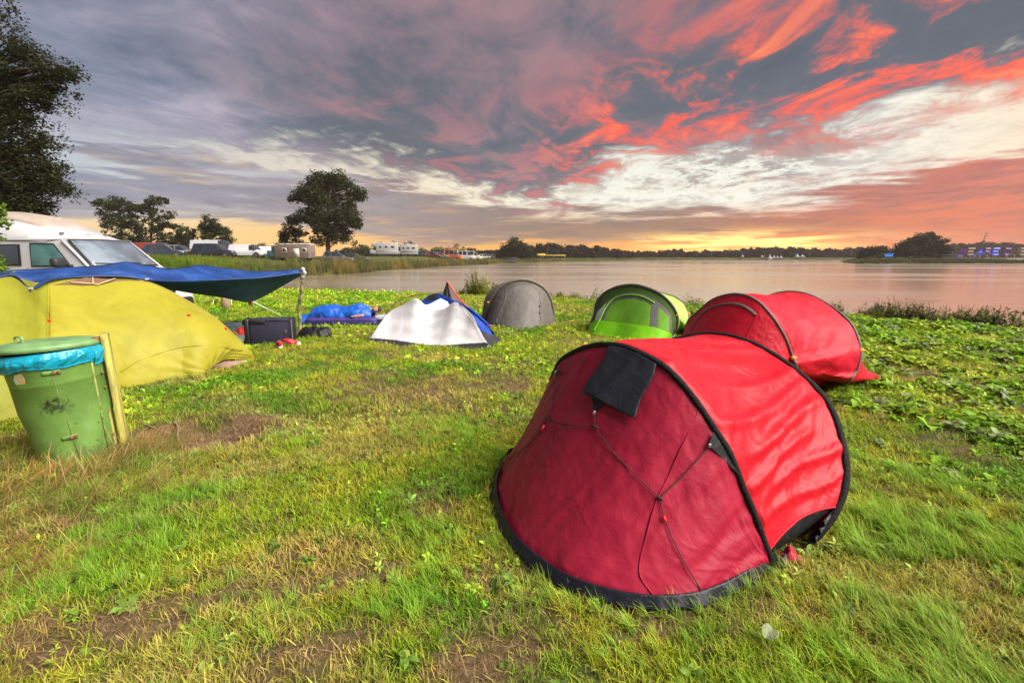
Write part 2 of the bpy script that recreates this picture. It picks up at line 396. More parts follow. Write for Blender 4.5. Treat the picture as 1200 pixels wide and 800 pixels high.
def build_ground():
    rr = np.concatenate([[0.02], np.geomspace(.5, 30, 230), np.geomspace(30.4, 420, 150), np.geomspace(440, 640, 6)])
    a = np.concatenate([np.radians(np.arange(-64, 64.01, .4)), np.radians(np.arange(68, 293, 4.5))])
    R, A = np.meshgrid(rr, a, indexing='ij'); X = R * np.sin(A); Y = R * np.cos(A); Z = ground_z(X.ravel(), Y.ravel()).reshape(X.shape)
    V = np.stack([X, Y, Z], -1).reshape(-1, 3)
    m = bpy.data.materials.new('meadow_soil'); m.use_nodes = True; nt = m.node_tree; b = nt.nodes['Principled BSDF']
    tc = nt.nodes.new('ShaderNodeTexCoord'); v = NX(nt, tc.outputs['Object']); at = nt.nodes.new('ShaderNodeAttribute'); at.attribute_name = 'turf'
    turf = NX(nt, at.outputs['Fac'])
    n = noise(nt, v, 3.5, 8, .65, .3); n2 = noise(nt, v, 26, 6, .7); n3 = noise(nt, v, .35, 4, .5); n4 = noise(nt, v, 90, 3, .6)
    soil = n2.ramp([(.3, (.05, .030, .017)), (.5, (.125, .078, .042)), (.66, (.23, .15, .08)), (.8, (.33, .23, .13))])
    gr = mixc(nt, n.sst(.35, .65), (.038, .054, .012), (.068, .084, .022))
    gr = mixc(nt, n3.sst(.4, .65) * .5, gr, (.11, .115, .035))
    c = mixc(nt, turf * n2.sst(.2, .55, .55, 1.0), soil, gr)
    nt.links.new(c.s, b.inputs['Base Color']); b.inputs['Roughness'].default_value = .95; b.inputs['Specular IOR Level'].default_value = .15
    bp = nt.nodes.new('ShaderNodeBump'); bp.inputs['Strength'].default_value = .9; bp.inputs['Distance'].default_value = .03
    nt.links.new((n2 * .7 + n4 * .3).s, bp.inputs['Height']); nt.links.new(bp.outputs[0], b.inputs['Normal'])
    o = mk('ground', V, grid_faces(len(rr), len(a), False, True), m); tag(o, kind='structure')
    t = turf_at(V[:, 0], V[:, 1]); at2 = o.data.attributes.new('turf', 'FLOAT', 'POINT'); at2.data.foreach_set('value', t.astype(np.float32))
    # lake
    m = bpy.data.materials.new('lake_water'); m.use_nodes = True; nt = m.node_tree; b = nt.nodes['Principled BSDF']
    b.inputs['Base Color'].default_value = (.25, .20, .14, 1); b.inputs['IOR'].default_value = 2.2; b.inputs['Specular IOR Level'].default_value = .5
    tc = nt.nodes.new('ShaderNodeTexCoord'); mp = nt.nodes.new('ShaderNodeMapping'); mp.inputs['Scale'].default_value = (.22, .9, 1); nt.links.new(tc.outputs['Object'], mp.inputs[0])
    v = NX(nt, mp.outputs[0]); h = noise(nt, v, 1.0, 6, .55, .3) + noise(nt, v, 7.0, 4, .5, .2) * .10
    bp = nt.nodes.new('ShaderNodeBump'); bp.inputs['Strength'].default_value = .28; bp.inputs['Distance'].default_value = .12
    nt.links.new(h.s, bp.inputs['Height']); nt.links.new(bp.outputs[0], b.inputs['Normal'])
    wp = noise(nt, v, .12, 3, .5); rg = wp.sst(.42, .62, .10, .20); nt.links.new(rg.s, b.inputs['Roughness'])
    w = mk('lake', [(-40, -120, WL), (450, -120, WL), (450, 330, WL), (-40, 330, WL)], [(0, 1, 2, 3)], m, smooth=False); tag(w, kind='structure')

# where turf is worn away (0 = bare soil, 1 = closed grass)
BARE = [(-2.68, 3.90, .80, .50, 1.0), (-1.75, 1.75, .8, .22, .75), (-.75, 1.62, .30, .13, .6), (-.95, 2.0, .45, .12, .6), (-1.35, 2.15, .5, .12, .5), (-.55, 2.75, .22, .28, .6), (-.1, 1.55, .25, .12, .6),
        (-.35, 4.2, .25, .2, .4), (-1.6, 5.1, .4, .3, .35), (.1, 5.4, .2, .25, .6), (-2.8, 9.0, .8, .5, .4), (-4.2, 9.9, .9, .5, .5), (-1.9, 7.4, .5, .3, .4), (.62, 1.68, .2, .1, .5)]
def turf_at(x, y):
    t = np.ones_like(x, float)
    w = (fbm(x * 3.1, y * 3.1, 40) - .5) * 1.3
    for cx, cy, a, b, s in BARE:
        # soil streaks lie along the wind-combed direction of the photograph's foreground (down-left to up-right)
        dx, dy = x - cx, y - cy; u = dx * .94 + dy * .34; v = -dx * .34 + dy * .94
        q = np.sqrt((u / a) ** 2 + (v / b) ** 2) + w * .9
        t = t * (1 - s * sstep(1.15, .6, q))
    rows = sstep(3.0, 4.6, x - (y - 4) * .25 * (y > 4)) * (y > 3.2) * (y < 12)          # seedling plot on the right: soil shows between clumps
    t = t * (1 - rows * .65 * sstep(.46, .62, fbm(x * 1.6, y * 2.2, 55)))
    t = t * (1 - .45 * sstep(.56, .70, fbm(x * 1.1, y * 1.6, 77)) * (np.hypot(x, y) < 14))
    return t

# ------------------------------------------------------------------ scatter (geometry nodes)
PROTO = {}
def proto_collection(key, objs):
    c = bpy.data.collections.new('plants_' + key)
    for o in objs:
        for k in list(o.users_collection): k.objects.unlink(o)
        c.objects.link(o)
    PROTO[key] = (c, len(objs))
def scatter(name, key, P, rot, scl, idx, tint):
    me = bpy.data.meshes.new(name); me.vertices.add(len(P)); me.vertices.foreach_set('co', np.asarray(P, np.float32).ravel())
    for n, t, a in (('rot', 'FLOAT_VECTOR', rot), ('scl', 'FLOAT_VECTOR', scl)):
        at = me.attributes.new(n, t, 'POINT'); at.data.foreach_set('vector', np.asarray(a, np.float32).ravel())
    at = me.attributes.new('idx', 'INT', 'POINT'); at.data.foreach_set('value', np.asarray(idx, np.int32))
    c4 = np.concatenate([np.asarray(tint, np.float32), np.ones((len(P), 1), np.float32)], 1)
    at = me.attributes.new('tint', 'FLOAT_COLOR', 'POINT'); at.data.foreach_set('color', c4.ravel())
    o = bpy.data.objects.new(name, me); COL.objects.link(o)
    g = bpy.data.node_groups.new('scatter_' + name, 'GeometryNodeTree')
    g.interface.new_socket('Geometry', in_out='INPUT', socket_type='NodeSocketGeometry'); g.interface.new_socket('Geometry', in_out='OUTPUT', socket_type='NodeSocketGeometry')
    N = g.nodes; L = g.links; i = N.new('NodeGroupInput'); oo = N.new('NodeGroupOutput'); ip = N.new('GeometryNodeInstanceOnPoints')
    ci = N.new('GeometryNodeCollectionInfo'); ci.inputs['Collection'].default_value = PROTO[key][0]; ci.inputs['Separate Children'].default_value = True; ci.inputs['Reset Children'].default_value = True
    def na(n, t):
        a = N.new('GeometryNodeInputNamedAttribute'); a.data_type = t; a.inputs['Name'].default_value = n; return a.outputs['Attribute']
    e = N.new('FunctionNodeEulerToRotation'); L.new(na('rot', 'FLOAT_VECTOR'), e.inputs[0])
    L.new(i.outputs[0], ip.inputs['Points']); L.new(ci.outputs[0], ip.inputs['Instance']); ip.inputs['Pick Instance'].default_value = True
    L.new(na('idx', 'INT'), ip.inputs['Instance Index']); L.new(e.outputs[0], ip.inputs['Rotation']); L.new(na('scl', 'FLOAT_VECTOR'), ip.inputs['Scale'])
    L.new(ip.outputs[0], oo.inputs[0])
    md = o.modifiers.new('scatter', 'NODES'); md.node_group = g
    tag(o, kind='stuff'); return o

def blade(base, dirx, h, w, lean, droop, seg=3, twist=0.0):
    """one grass blade strip: returns verts, faces, t along"""
    d = np.array([cos(dirx), sin(dirx), 0]); s = np.array([-sin(dirx + twist), cos(dirx + twist), 0]); V = []; T = []
    p = np.array(base, float); ang = lean
    for k in range(seg + 1):
        t = k / seg; ww = w * (1 - t ** 1.6) * (.75 + .5 * t if t < .5 else 1)
        if k == seg: V.append(p.copy()); T.append(t)
        else: V += [p - s * ww, p + s * ww]; T += [t, t]
        p = p + (d * sin(ang) + np.array([0, 0, 1]) * cos(ang)) * h / seg; ang += droop / seg
    F = [(2 * k, 2 * k + 1, 2 * k + 3, 2 * k + 2) for k in range(seg - 1)] + [(2 * seg - 2, 2 * seg - 1, 2 * seg)]
    return np.array(V), F, T
def add_col(o, name, cols):
    at = o.data.attributes.new(name, 'FLOAT_COLOR', 'POINT'); c = np.concatenate([np.asarray(cols, np.float32), np.ones((len(cols), 1), np.float32)], 1)
    at.data.foreach_set('color', c.ravel())
def tuft(name, n, rad, h, w, lean, droop, m, dirbias=None, straw=.12, seg=3, rs=0):
    r = np.random.default_rng(rs); parts = []; cols = []
    for k in range(n):
        a = r.uniform(0, 2 * pi); rr = rad * sqrt(r.uniform(0, 1)); d = r.uniform(0, 2 * pi) if dirbias is None else r.normal(dirbias[0], dirbias[1])
        V, F, T = blade((rr * cos(a), rr * sin(a), -.01), d, h * r.uniform(.45, 1.15), w * r.uniform(.7, 1.3), lean * r.uniform(.3, 1.3), droop * r.uniform(.3, 1.4), seg, r.uniform(-.6, .6))
        parts.append((V, F)); dry = r.uniform() < straw; kk = r.uniform(.75, 1.25)
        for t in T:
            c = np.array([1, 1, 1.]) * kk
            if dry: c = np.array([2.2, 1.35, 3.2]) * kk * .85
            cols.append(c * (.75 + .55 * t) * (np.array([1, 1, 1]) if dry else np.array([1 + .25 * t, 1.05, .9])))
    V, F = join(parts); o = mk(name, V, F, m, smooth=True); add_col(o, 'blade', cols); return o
def leaf(base, az_, L, W, up, curl, rows=4, lobed=False, fold=.25):
    d = np.array([cos(az_), sin(az_), 0]); s = np.array([-sin(az_), cos(az_), 0]); V = []; p = np.array(base, float); ang = up
    for k in range(rows + 1):
        t = k / rows; ww = W * (sin(pi * min(1, t * .93 + .05)) ** .7) * (1.25 if (lobed and k % 2) else (.7 if lobed else 1)) * .5
        if k == 0: ww = W * .06
        if k == rows: ww = W * .08
        n = np.array([0, 0, 1]) * cos(ang) - d * sin(ang)
        V += [p - s * ww + n * ww * fold, p.copy(), p + s * ww + n * ww * fold]
        p = p + (d * cos(ang) + np.array([0, 0, 1]) * sin(ang)) * L / rows; ang -= curl / rows
    F = []
    for k in range(rows):
        a = 3 * k; F += [(a, a + 1, a + 4, a + 3), (a + 1, a + 2, a + 5, a + 4)]
    return np.array(V), F
def rosette(name, n, L, W, m, up=.7, curl=1.1, rad=.01, lobed=False, stem=0.0, rs=0, rows=4):
    r = np.random.default_rng(rs); parts = []; cols = []
    for k in range(n):
        a = k * 2.4 + r.uniform(-.4, .4); z = stem * r.uniform(0, 1); kk = r.uniform(.6, 1.5)
        V, F = leaf((rad * cos(a) * r.uniform(0, 1), rad * sin(a) * r.uniform(0, 1), z), a, L * r.uniform(.5, 1.1), W * r.uniform(.7, 1.1), up * r.uniform(.2, 1.4), curl * r.uniform(.5, 1.4), rows, lobed)
        parts.append((V, F)); y = r.uniform() < .05
        cols += [(np.array([1.9, 1.35, .8]) if y else np.array([1, 1, 1.])) * kk * (1.18 if j % 3 == 1 else 1) for j in range(len(V))]
    V, F = join(parts); o = mk(name, V, F, m, smooth=True); add_col(o, 'blade', cols); return o

# ------------------------------------------------------------------ tents
from mathutils.bvhtree import BVHTree
Z3 = np.array([0, 0, 1.])
def frame(C, psi):
    return np.array([C[0], C[1], 0.]), np.array([cos(psi), sin(psi), 0]), np.array([-sin(psi), cos(psi), 0])
def onplane(px, C, psi, s, d, tau):
    """points of a hoop seen at the pixels px, on the leaning plane of the hoop"""
    c, U, V = frame(C, psi); W = cos(tau) * Z3 + s * sin(tau) * V; n = np.cross(U, W); p0 = c + s * d * V; out = []
    for u, v in px:
        r = ray(u, v); o = np.array([0, 0, EYE]); t = (p0 - o).dot(n) / r.dot(n); out.append(o + t * r)
    return np.array(out)
def hp(C, psi, s, d, tau, q):
    c, U, V = frame(C, psi); W = cos(tau) * Z3 + s * sin(tau) * V
    return np.array([c + s * d * V + a * U + h * W for a, h in q])
def normals(S):
    du = np.gradient(S, axis=0); dv = np.gradient(S, axis=1); n = np.cross(du, dv); return n / (np.linalg.norm(n, axis=2)[..., None] + 1e-9)
class Surf:
    def __init__(s, S):
        s.S = S; n, m = S.shape[:2]; s.F = grid_faces(n, m); s.V = S.reshape(-1, 3)
        s.bvh = BVHTree.FromPolygons([Vector(v) for v in s.V], s.F)
    def on(s, u, v, off=0.01):
        r = ray(u, v); r /= np.linalg.norm(r); h = s.bvh.ray_cast(Vector((0, 0, EYE)), Vector(r))
        if h[0] is None:
            h = s.bvh.find_nearest(Vector(np.array([0, 0, EYE]) + r * np.linalg.norm(s.V.mean(0) - np.array([0, 0, EYE]))))
        n = h[1] if h[1].dot(Vector(-r)) > 0 else -h[1]
        return np.array(h[0] + n * off)
    def build(s, name, m, parent, classes=None, solid=.002, uvs=None):
        """one mesh per class: classes = [(name, pixel polygon, material)]; a face belongs to the last polygon that holds its centre"""
        fc = s.V[np.array(s.F)].mean(1); pu = proj(fc); k = np.zeros(len(s.F), int)
        for i, (_, poly, _m) in enumerate(classes or []): k[inpoly(pu[:, 0], pu[:, 1], poly)] = i + 1
        o = None
        for i in range(len(classes or []) + 1):
            idx = np.nonzero(k == i)[0]
            if not len(idx): continue
            f = np.array(s.F)[idx]; used = np.unique(f); mp = np.full(len(s.V), -1); mp[used] = np.arange(len(used))
            q = mk(name if i == 0 else classes[i - 1][0], s.V[used], mp[f], m if i == 0 else classes[i - 1][2], parent, solid=solid)
            o = o or q
        return o
def patch(A, E, n, m, bulge=0.0, wr=None, pw=1.0, sgn=1):
    A = cat(A, n); E = cat(E, n); s = np.linspace(0, 1, m)[None, :, None] ** pw
    S = A[:, None] * (1 - s) + E[:, None] * s; N = normals(S) * sgn
    sv = np.linspace(0, 1, m)[None, :]; tv = np.linspace(0, 1, n)[:, None]
    off = 4 * sv * (1 - sv) * bulge * np.sin(pi * tv) ** .5
    if wr is not None: off = off + wr(tv + 0 * sv, sv + 0 * tv)
    return S + N * off[..., None]
def ridged(x, y, seed, o=3): return 1 - np.abs(fbm(x, y, seed, o) - .5) * 2 * 2.2
def edge_fade(t, s, a=.08): return np.clip(s / a, 0, 1) * np.clip((1 - s) / a, 0, 1) * np.clip(t / a, 0, 1) * np.clip((1 - t) / a, 0, 1)
def cord(name, pts, r, m, parent, n=40): V, F = tube(cat(pts, n), r, 6); return mk(name, V, F, m, parent)
def to_local(rt):
    """children were built in world coordinates: keep them there while the root sits at the thing's base"""
    bpy.context.view_layer.update()
    M = rt.matrix_basis.inverted()
    for c in list(rt.children): c.matrix_parent_inverse = M
M = {}
def tent_materials():
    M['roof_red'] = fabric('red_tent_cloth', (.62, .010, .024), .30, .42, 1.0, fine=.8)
    M['front_red'] = fabric('shaded_red_tent_cloth', (.37, .012, .040), .26, .52, .6)  # same red as the roof, darkened: shade put into the base colour
    M['red2'] = fabric('bright_red_cloth', (.58, .005, .024), .25, .5, .9)
    M['black'] = fabric('black_cloth', (.008, .009, .011), .0, .5, .9)
    M['flap'] = fabric('charcoal_cloth', (.022, .024, .030), .0, .5, .9)
    M['navy'] = fabric('navy_cloth', (.006, .007, .013), .0, .4, .9)
    M['sleeve'] = mat('hoop_sleeve', (.006, .005, .005), .7, var=.4, vscale=60, bump=.7, bscale=90, spec=.25)
    M['sleeve2'] = mat('grey_sleeve', (.09, .075, .065), .6, var=.3, vscale=40, bump=.4)
    M['cord'] = mat('dark_cord', (.03, .022, .02), .8, bump=.6, bscale=300)
    M['redp'] = mat('red_plastic', (.75, .02, .02), .35)
    M['orange'] = mat('orange_plastic', (.85, .30, .03), .4)
    M['steel'] = mat('steel', (.45, .45, .46), .35, .9)
    M['lime'] = fabric('lime_cloth', (.22, .60, .008), .35, .5, .6)
    M['limepale'] = fabric('pale_lime_cloth', (.42, .66, .14), .35, .5, .6)
    M['mesh_green'] = fabric('green_mesh_cloth', (.14, .34, .02), .3, .7, .4)
    M['mesh_dark'] = fabric('olive_mesh_cloth', (.05, .10, .015), .3, .7, .4)
    M['greyband'] = fabric('grey_band_cloth', (.10, .095, .09), .1, .6, .6)
    M['pale'] = fabric('pale_grey_cloth', (.45, .45, .46), .2, .6, .6)
    M['taupe'] = fabric('taupe_cloth', (.13, .115, .10), .2, .6, .7)
    M['taupe2'] = fabric('light_taupe_cloth', (.165, .15, .135), .2, .6, .7)
    M['white'] = fabric('white_cloth', (.78, .76, .78), .3, .6, .6)
    M['blue'] = fabric('blue_cloth', (.01, .06, .36), .15, .45, .8)
    M['dgrey'] = fabric('dark_grey_cloth', (.035, .035, .042), .05, .55, .8)
    M['yellow'] = fabric('yellow_tent_cloth', (.36, .325, .028), .30, .5, .6)
    M['yellowg'] = fabric('olive_yellow_tent_cloth', (.29, .295, .026), .30, .5, .6)
    M['pink'] = fabric('pink_grey_groundsheet', (.42, .26, .22), .1, .6, .6)
    M['tarp'] = mat('blue_tarp', (.010, .048, .20), .45, var=.35, vscale=3, bump=1.0, bscale=9, trans=.08, tcol=(.01, .08, .3), dirt=(.09, .14, .30), dscale=3, dth=(.52, .85), spec=.3)
    M['tarp_under'] = mat('teal_tarp_underside', (.008, .09, .17), .6, var=.3, vscale=3, bump=.6, bscale=10, spec=.15)

def red_tent():
    C = (.859, 2.835); psi = -.898; fr = (-1, .075, .234); re = (1, .247, .689)
    A = onplane([(642, 461), (654.5, 427), (672, 413), (695, 405), (717.5, 404), (740, 409), (774, 426), (798, 448), (817, 472), (836, 500.6), (855, 531), (870.5, 570.5), (883, 600), (898.5, 642), (907, 661.5)], C, psi, *fr)
    B = onplane([(819, 392), (843, 392), (867, 397), (893, 408), (926, 429), (954.7, 454), (973.7, 479), (985.5, 512.5), (991.5, 550), (988, 577.5), (979, 598.5), (965, 619.5), (946, 639)], C, psi, *re)
    c, U, V = frame(C, psi)
    a0 = (A[0] - c).dot(U); h0 = A[0][2] / cos(fr[2])
    LF = c - .90 * U - .02 * V; RF = G(908, 668)
    FH = np.vstack([[LF], hp(C, psi, *fr, [(a0 * .5 - .45, h0 * .33), (a0 * .8 - .18, h0 * .68)]), A, [RF]])
    RB = c + .93 * U + .16 * V
    RH = np.vstack([[c - .93 * U + .2 * V], hp(C, psi, *re, [(-.985, .32), (-.93, .66), (-.74, .96), (-.52, 1.12)]), B, [RB]])
    FH = cat(FH, 200); RH = cat(RH, 200)
    E = np.vstack([[LF], [c - .80 * U - .35 * V], [G(u, v) for u, v in [(596, 534), (581, 555), (575, 587), (588, 629), (611, 659), (652.5, 691), (699, 710), (745, 720), (782, 722), (823.5, 717), (865, 700), (893, 682)]], [RF]])
    E = cat(E, 200); cen = np.array([.9, 2.8, 0])
    Ein = E + (cen - E) * (.040 / np.linalg.norm(cen - E, axis=1))[:, None]; Ein[:, 2] = .035
    R = root('popup_tent', 'large crimson pop-up tent with black hoops in the foreground, dark flap on its front', 'tent', (C[0], C[1], 0))
    def w1(t, s):   # long drape folds that run down the door plus crumple
        f = edge_fade(t, s, .05)
        return f * (.020 * (fbm(t * 15 + 1.2 * s, s * .9, 11, 3) - .5) * 2 + .006 * ridged(t * 26 + 2 * s, s * 1.6, 17, 2) + .004 * ridged(t * 22 - s * 5, s * 5 + t * 3, 5)) - .03 * np.sin(pi * s) * np.sin(pi * t)
    S = patch(FH, Ein, 240, 170, .0, w1); 
    if normals(S)[120, 80].dot(np.array([0, 0, EYE]) - S[120, 80]) < 0: S = patch(FH, Ein, 240, 170, .0, lambda t, s: -w1(t, s))
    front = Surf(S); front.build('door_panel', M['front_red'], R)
    # skirt on the ground
    n = 200; s = np.linspace(0, 1, 7)[None, :, None]; Sk = Ein[:, None] * (1 - s) + E[:, None] * s
    ph = np.arange(n) / n
    Sk[..., 2] = .055 * (1 - s[..., 0]) + .026 + .006 * np.sin(np.arange(n) * 1.05 + 3 * np.sin(np.arange(n) * .13))[:, None] * s[..., 0] * (fbm(ph * 30, ph * 0, 3)[:, None]) * 2
    rad = E - cen; rad /= np.linalg.norm(rad, axis=1)[:, None]
    Sk += rad[:, None] * (.005 * np.sin(np.arange(n) * .61))[:, None, None] * s
    Surf(Sk).build('ground_skirt', M['navy'], R, solid=.004)
    # roof between the hoops
    def cut(Hp, u, v, lo=100):
        p = proj(Hp); return lo + int(np.argmin(np.hypot(p[lo:, 0] - u, p[lo:, 1] - v)))
    ia = cut(FH, 899, 645); ib = cut(RH, 979, 592)
    def w2(t, s):
        f = edge_fade(t, s, .04)
        sag = -.035 * np.sin(pi * s)
        fold = .024 * (fbm(t * 9 + s * 2.2, s * 1.1 + 3, 61, 3) - .5) * 2 + .030 * ridged(t * 10 + s * 3.0, s * 1.0, 23, 2) * sstep(1.0, .3, s) + .006 * ridged(t * 24 + s * 9, s * 2.6, 29, 2) 
        fold = fold * .45
        for k, (tk, sl, am, wd, c0, c1_) in enumerate(((.34, .05, .016, .012, -.2, .7), (.385, .07, .020, .011, -.1, .8), (.425, .06, .015, .010, 0, .6), (.46, .09, .022, .013, -.2, .9), (.505, .07, .018, .011, 0, .75), (.545, .10, .020, .013, .1, 1.1), (.60, .05, .014, .012, .2, 1.1), (.655, .03, .014, .014, -.1, .8), (.71, .02, .016, .013, .2, 1.2), (.765, -.01, .017, .013, -.1, 1.1), (.815, -.02, .020, .012, .0, 1.1), (.86, -.03, .018, .011, -.1, .9), (.90, -.04, .018, .011, .1, 1.2), (.94, -.03, .013, .010, -.1, 1.1))):
            q_ = (t - tk - sl * (s - .5) + .012 * np.sin(s * 5 + k)) / wd
            fold = fold + am * 1.3 * np.exp(-q_ * q_) * sstep(c0, c0 + .25, s) * sstep(c1_, c1_ - .3, s)
        return sag * f + fold * f
    Sr = patch(FH[:ia + 1], RH[:ib + 1], 260, 110, 0, w2)
    cm = normals(Sr)[130, 55].dot(np.array([0, 0, 1.]))
    if cm < 0: Sr = patch(FH[:ia + 1], RH[:ib + 1], 260, 110, 0, lambda t, s: -w2(t, s))
    n_ = Sr.shape[0]; sv_ = np.linspace(0, 1, Sr.shape[1]); S9 = Sr.copy()
    for j in range(Sr.shape[1]):                       # the lower hem is cut in an arch
        ii = np.linspace(0, 1, n_); ii = ii * (1 - .020 * sin(pi * sv_[j]) ** .9 * ii ** 8) * (n_ - 1)
        for k in range(3): S9[:, j, k] = np.interp(ii, np.arange(n_), Sr[:, j, k])
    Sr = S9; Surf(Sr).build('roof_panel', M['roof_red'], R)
    # dark side wall under the roof edge and its trim
    e0, e1 = FH[ia], RH[ib]; top = Sr[-1][np.linspace(0, Sr.shape[1] - 1, 30).astype(int)]
    bot = np.array([RF * (1 - k) + RB * k for k in np.linspace(0, 1, 30)]) - U * .10; bot[:, 2] = .01
    Sd = patch(top - U * .012, bot, 40, 24, -.03, lambda t, s: .02 * (fbm(t * 10, s * 2, 4) - .5) * edge_fade(t, s))
    Surf(Sd).build('side_wall', M['black'], R)
    Vt, Ft = tube(top, .006, 6); mk('roof_hem', Vt, Ft, M['roof_red'], R)
    # rear panel and its skirt
    th = np.linspace(0, pi, 60); er = np.array([c + .25 * V - .93 * cos(a) * U + .92 * sin(a) * V for a in th]); er[0] = RH[0]; er[-1] = RB
    ein = er * 1.0; ein[:, 2] = .03
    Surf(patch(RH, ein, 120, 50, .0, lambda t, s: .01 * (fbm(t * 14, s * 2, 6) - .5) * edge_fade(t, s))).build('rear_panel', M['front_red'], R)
    # black skirt by the rear hoop foot
    k0 = cut(RH, 982, 589); low = RH[k0:]; 
    ins = low + (RF - low) * .22; ins[:, 2] = np.maximum(.02, low[:, 2] - .06)
    Surf(patch(low, ins, 40, 12, 0, lambda t, s: .010 * np.sin(t * 40) * s)).build('rear_skirt', M['navy'], R)
    # hoop sleeves: gathered cloth tubes
    for nm, Hp, r in (('front_hoop', FH, .018), ('rear_hoop', RH, .022)):
        k = np.arange(len(Hp)); rr = r * (1 + .03 * np.sin(k * 1.9) + .03 * np.sin(k * .7)); V_, F_ = tube(Hp, rr, 10); mk(nm, V_, F_, M['sleeve'], R)
    # seam of the door, cords, tabs
    seam = np.array([front.on(u, v, .003) for u, v in [(818, 482), (800, 520), (784, 556), (768, 590), (757, 630), (749, 670), (744, 706)]]); cord('door_seam', seam, .004, M['front_red'], R)
    seam = np.array([front.on(u, v, .003) for u, v in [(694, 412), (676, 440), (664, 470), (650, 505), (640, 545)]]); cord('door_seam', seam, .003, M['front_red'], R)
    # rolled vent flap
    q = [(714, 406), (770, 427), (745, 491), (688, 461)]
    rows = []
    for j in np.linspace(0, 1, 26):
        l = (q[0][0] * (1 - j) + q[3][0] * j + 3 * sin(j * 5), q[0][1] * (1 - j) + q[3][1] * j); r_ = (q[1][0] * (1 - j) + q[2][0] * j + 2 * sin(j * 7), q[1][1] * (1 - j) + q[2][1] * j)
        rows.append([front.on(l[0] * (1 - i) + r_[0] * i, l[1] * (1 - i) + r_[1] * i - 5 * sin(pi * i) * (1 - j), .014 + .012 * j + .010 * sin(i * 9 + j * 4) * j) for i in np.linspace(0, 1, 26)])
    fl = Surf(np.array(rows)); fo = fl.build('vent_flap', M['flap'], R, solid=.003)
    hem = [fl.on(u, v, .003) for u, v in [(689, 459), (702, 467), (722, 478), (744, 489)]]; V_, F_ = tube(cat(hem, 20), .006, 6); mk('flap_hem', V_, F_, M['black'], fo)
    def tab(pts, tip):
        v = [front.on(u, w_, .02) for u, w_ in pts]; o = mk('cord_tab', v + [p - np.array([0, 0, .004]) for p in v], [(0, 1, 2), (3, 5, 4), (0, 3, 4, 1), (1, 4, 5, 2), (2, 5, 3, 0)], M['black'], R, smooth=False)
        b = front.on(*tip, .02); Vb, Fb = box(b, (.016, .012, .022), .5, .003); mk('buckle', Vb, Fb, M['steel'], o)
    tab([(695, 463), (711, 472), (698, 482)], (698, 484)); tab([(834, 506), (856, 529), (829, 521)], (830, 522)); tab([(650, 432), (657, 434), (653, 440)], (654, 437))
    cc = lambda px, off=.012: [front.on(u, v, off) for u, v in px]
    cord('guy_cord', cc([(654, 438), (650, 462), (646, 482), (643, 491)]), .0030, M['cord'], R)
    cord('guy_cord', cc([(643, 491), (655, 496), (675, 499), (699, 500)]), .0030, M['cord'], R)
    cord('guy_cord', cc([(698, 486), (699, 500), (715, 524), (745, 557), (773, 583)]), .0030, M['cord'], R)
    cord('guy_cord', cc([(830, 523), (815, 540), (795, 562), (773, 583)]), .0030, M['cord'], R)
    cord('guy_cord', cc([(773, 583), (776, 600), (787, 630), (803, 662), (824, 697)]), .0030, M['cord'], R)
    cord('guy_cord', cc([(643, 491), (637, 503), (622, 520), (606, 533), (594, 540)]), .0030, M['cord'], R)
    for u, v in ((773, 583), (643, 490), (699, 500)): V_, F_ = tube([front.on(u - 3, v - 1, .014), front.on(u + 3, v + 2, .014)], .007, 8); mk('knot', V_, F_, M['cord'], R)
    for a, b in (((777, 604), (780, 611)), ((640, 499), (637, 505))): V_, F_ = tube([front.on(*a, .014), front.on(*b, .014)], .0075, 8); mk('cord_stop', V_, F_, M['redp'], R)
    # cloth ends that hang out beside the foot of the front hoop
    for nm, px, m_, sz in (('loose_cloth', (925, 655), 'front_red', .07), ('loose_cloth', (915, 663), 'dgrey', .06)):
        p = G(*px); rows = [[p + np.array([sz * (a - .5) * 1.6, sz * (b - .5) * 1.2, .012 + .05 * fbm(np.array([a * 4]), np.array([b * 4]), int(px[0]))[0] * sin(pi * a) * sin(pi * b) * 2]) for b in np.linspace(0, 1, 12)] for a in np.linspace(0, 1, 12)]
        Surf(np.array(rows)).build(nm, M[m_], R)
    to_local(R)

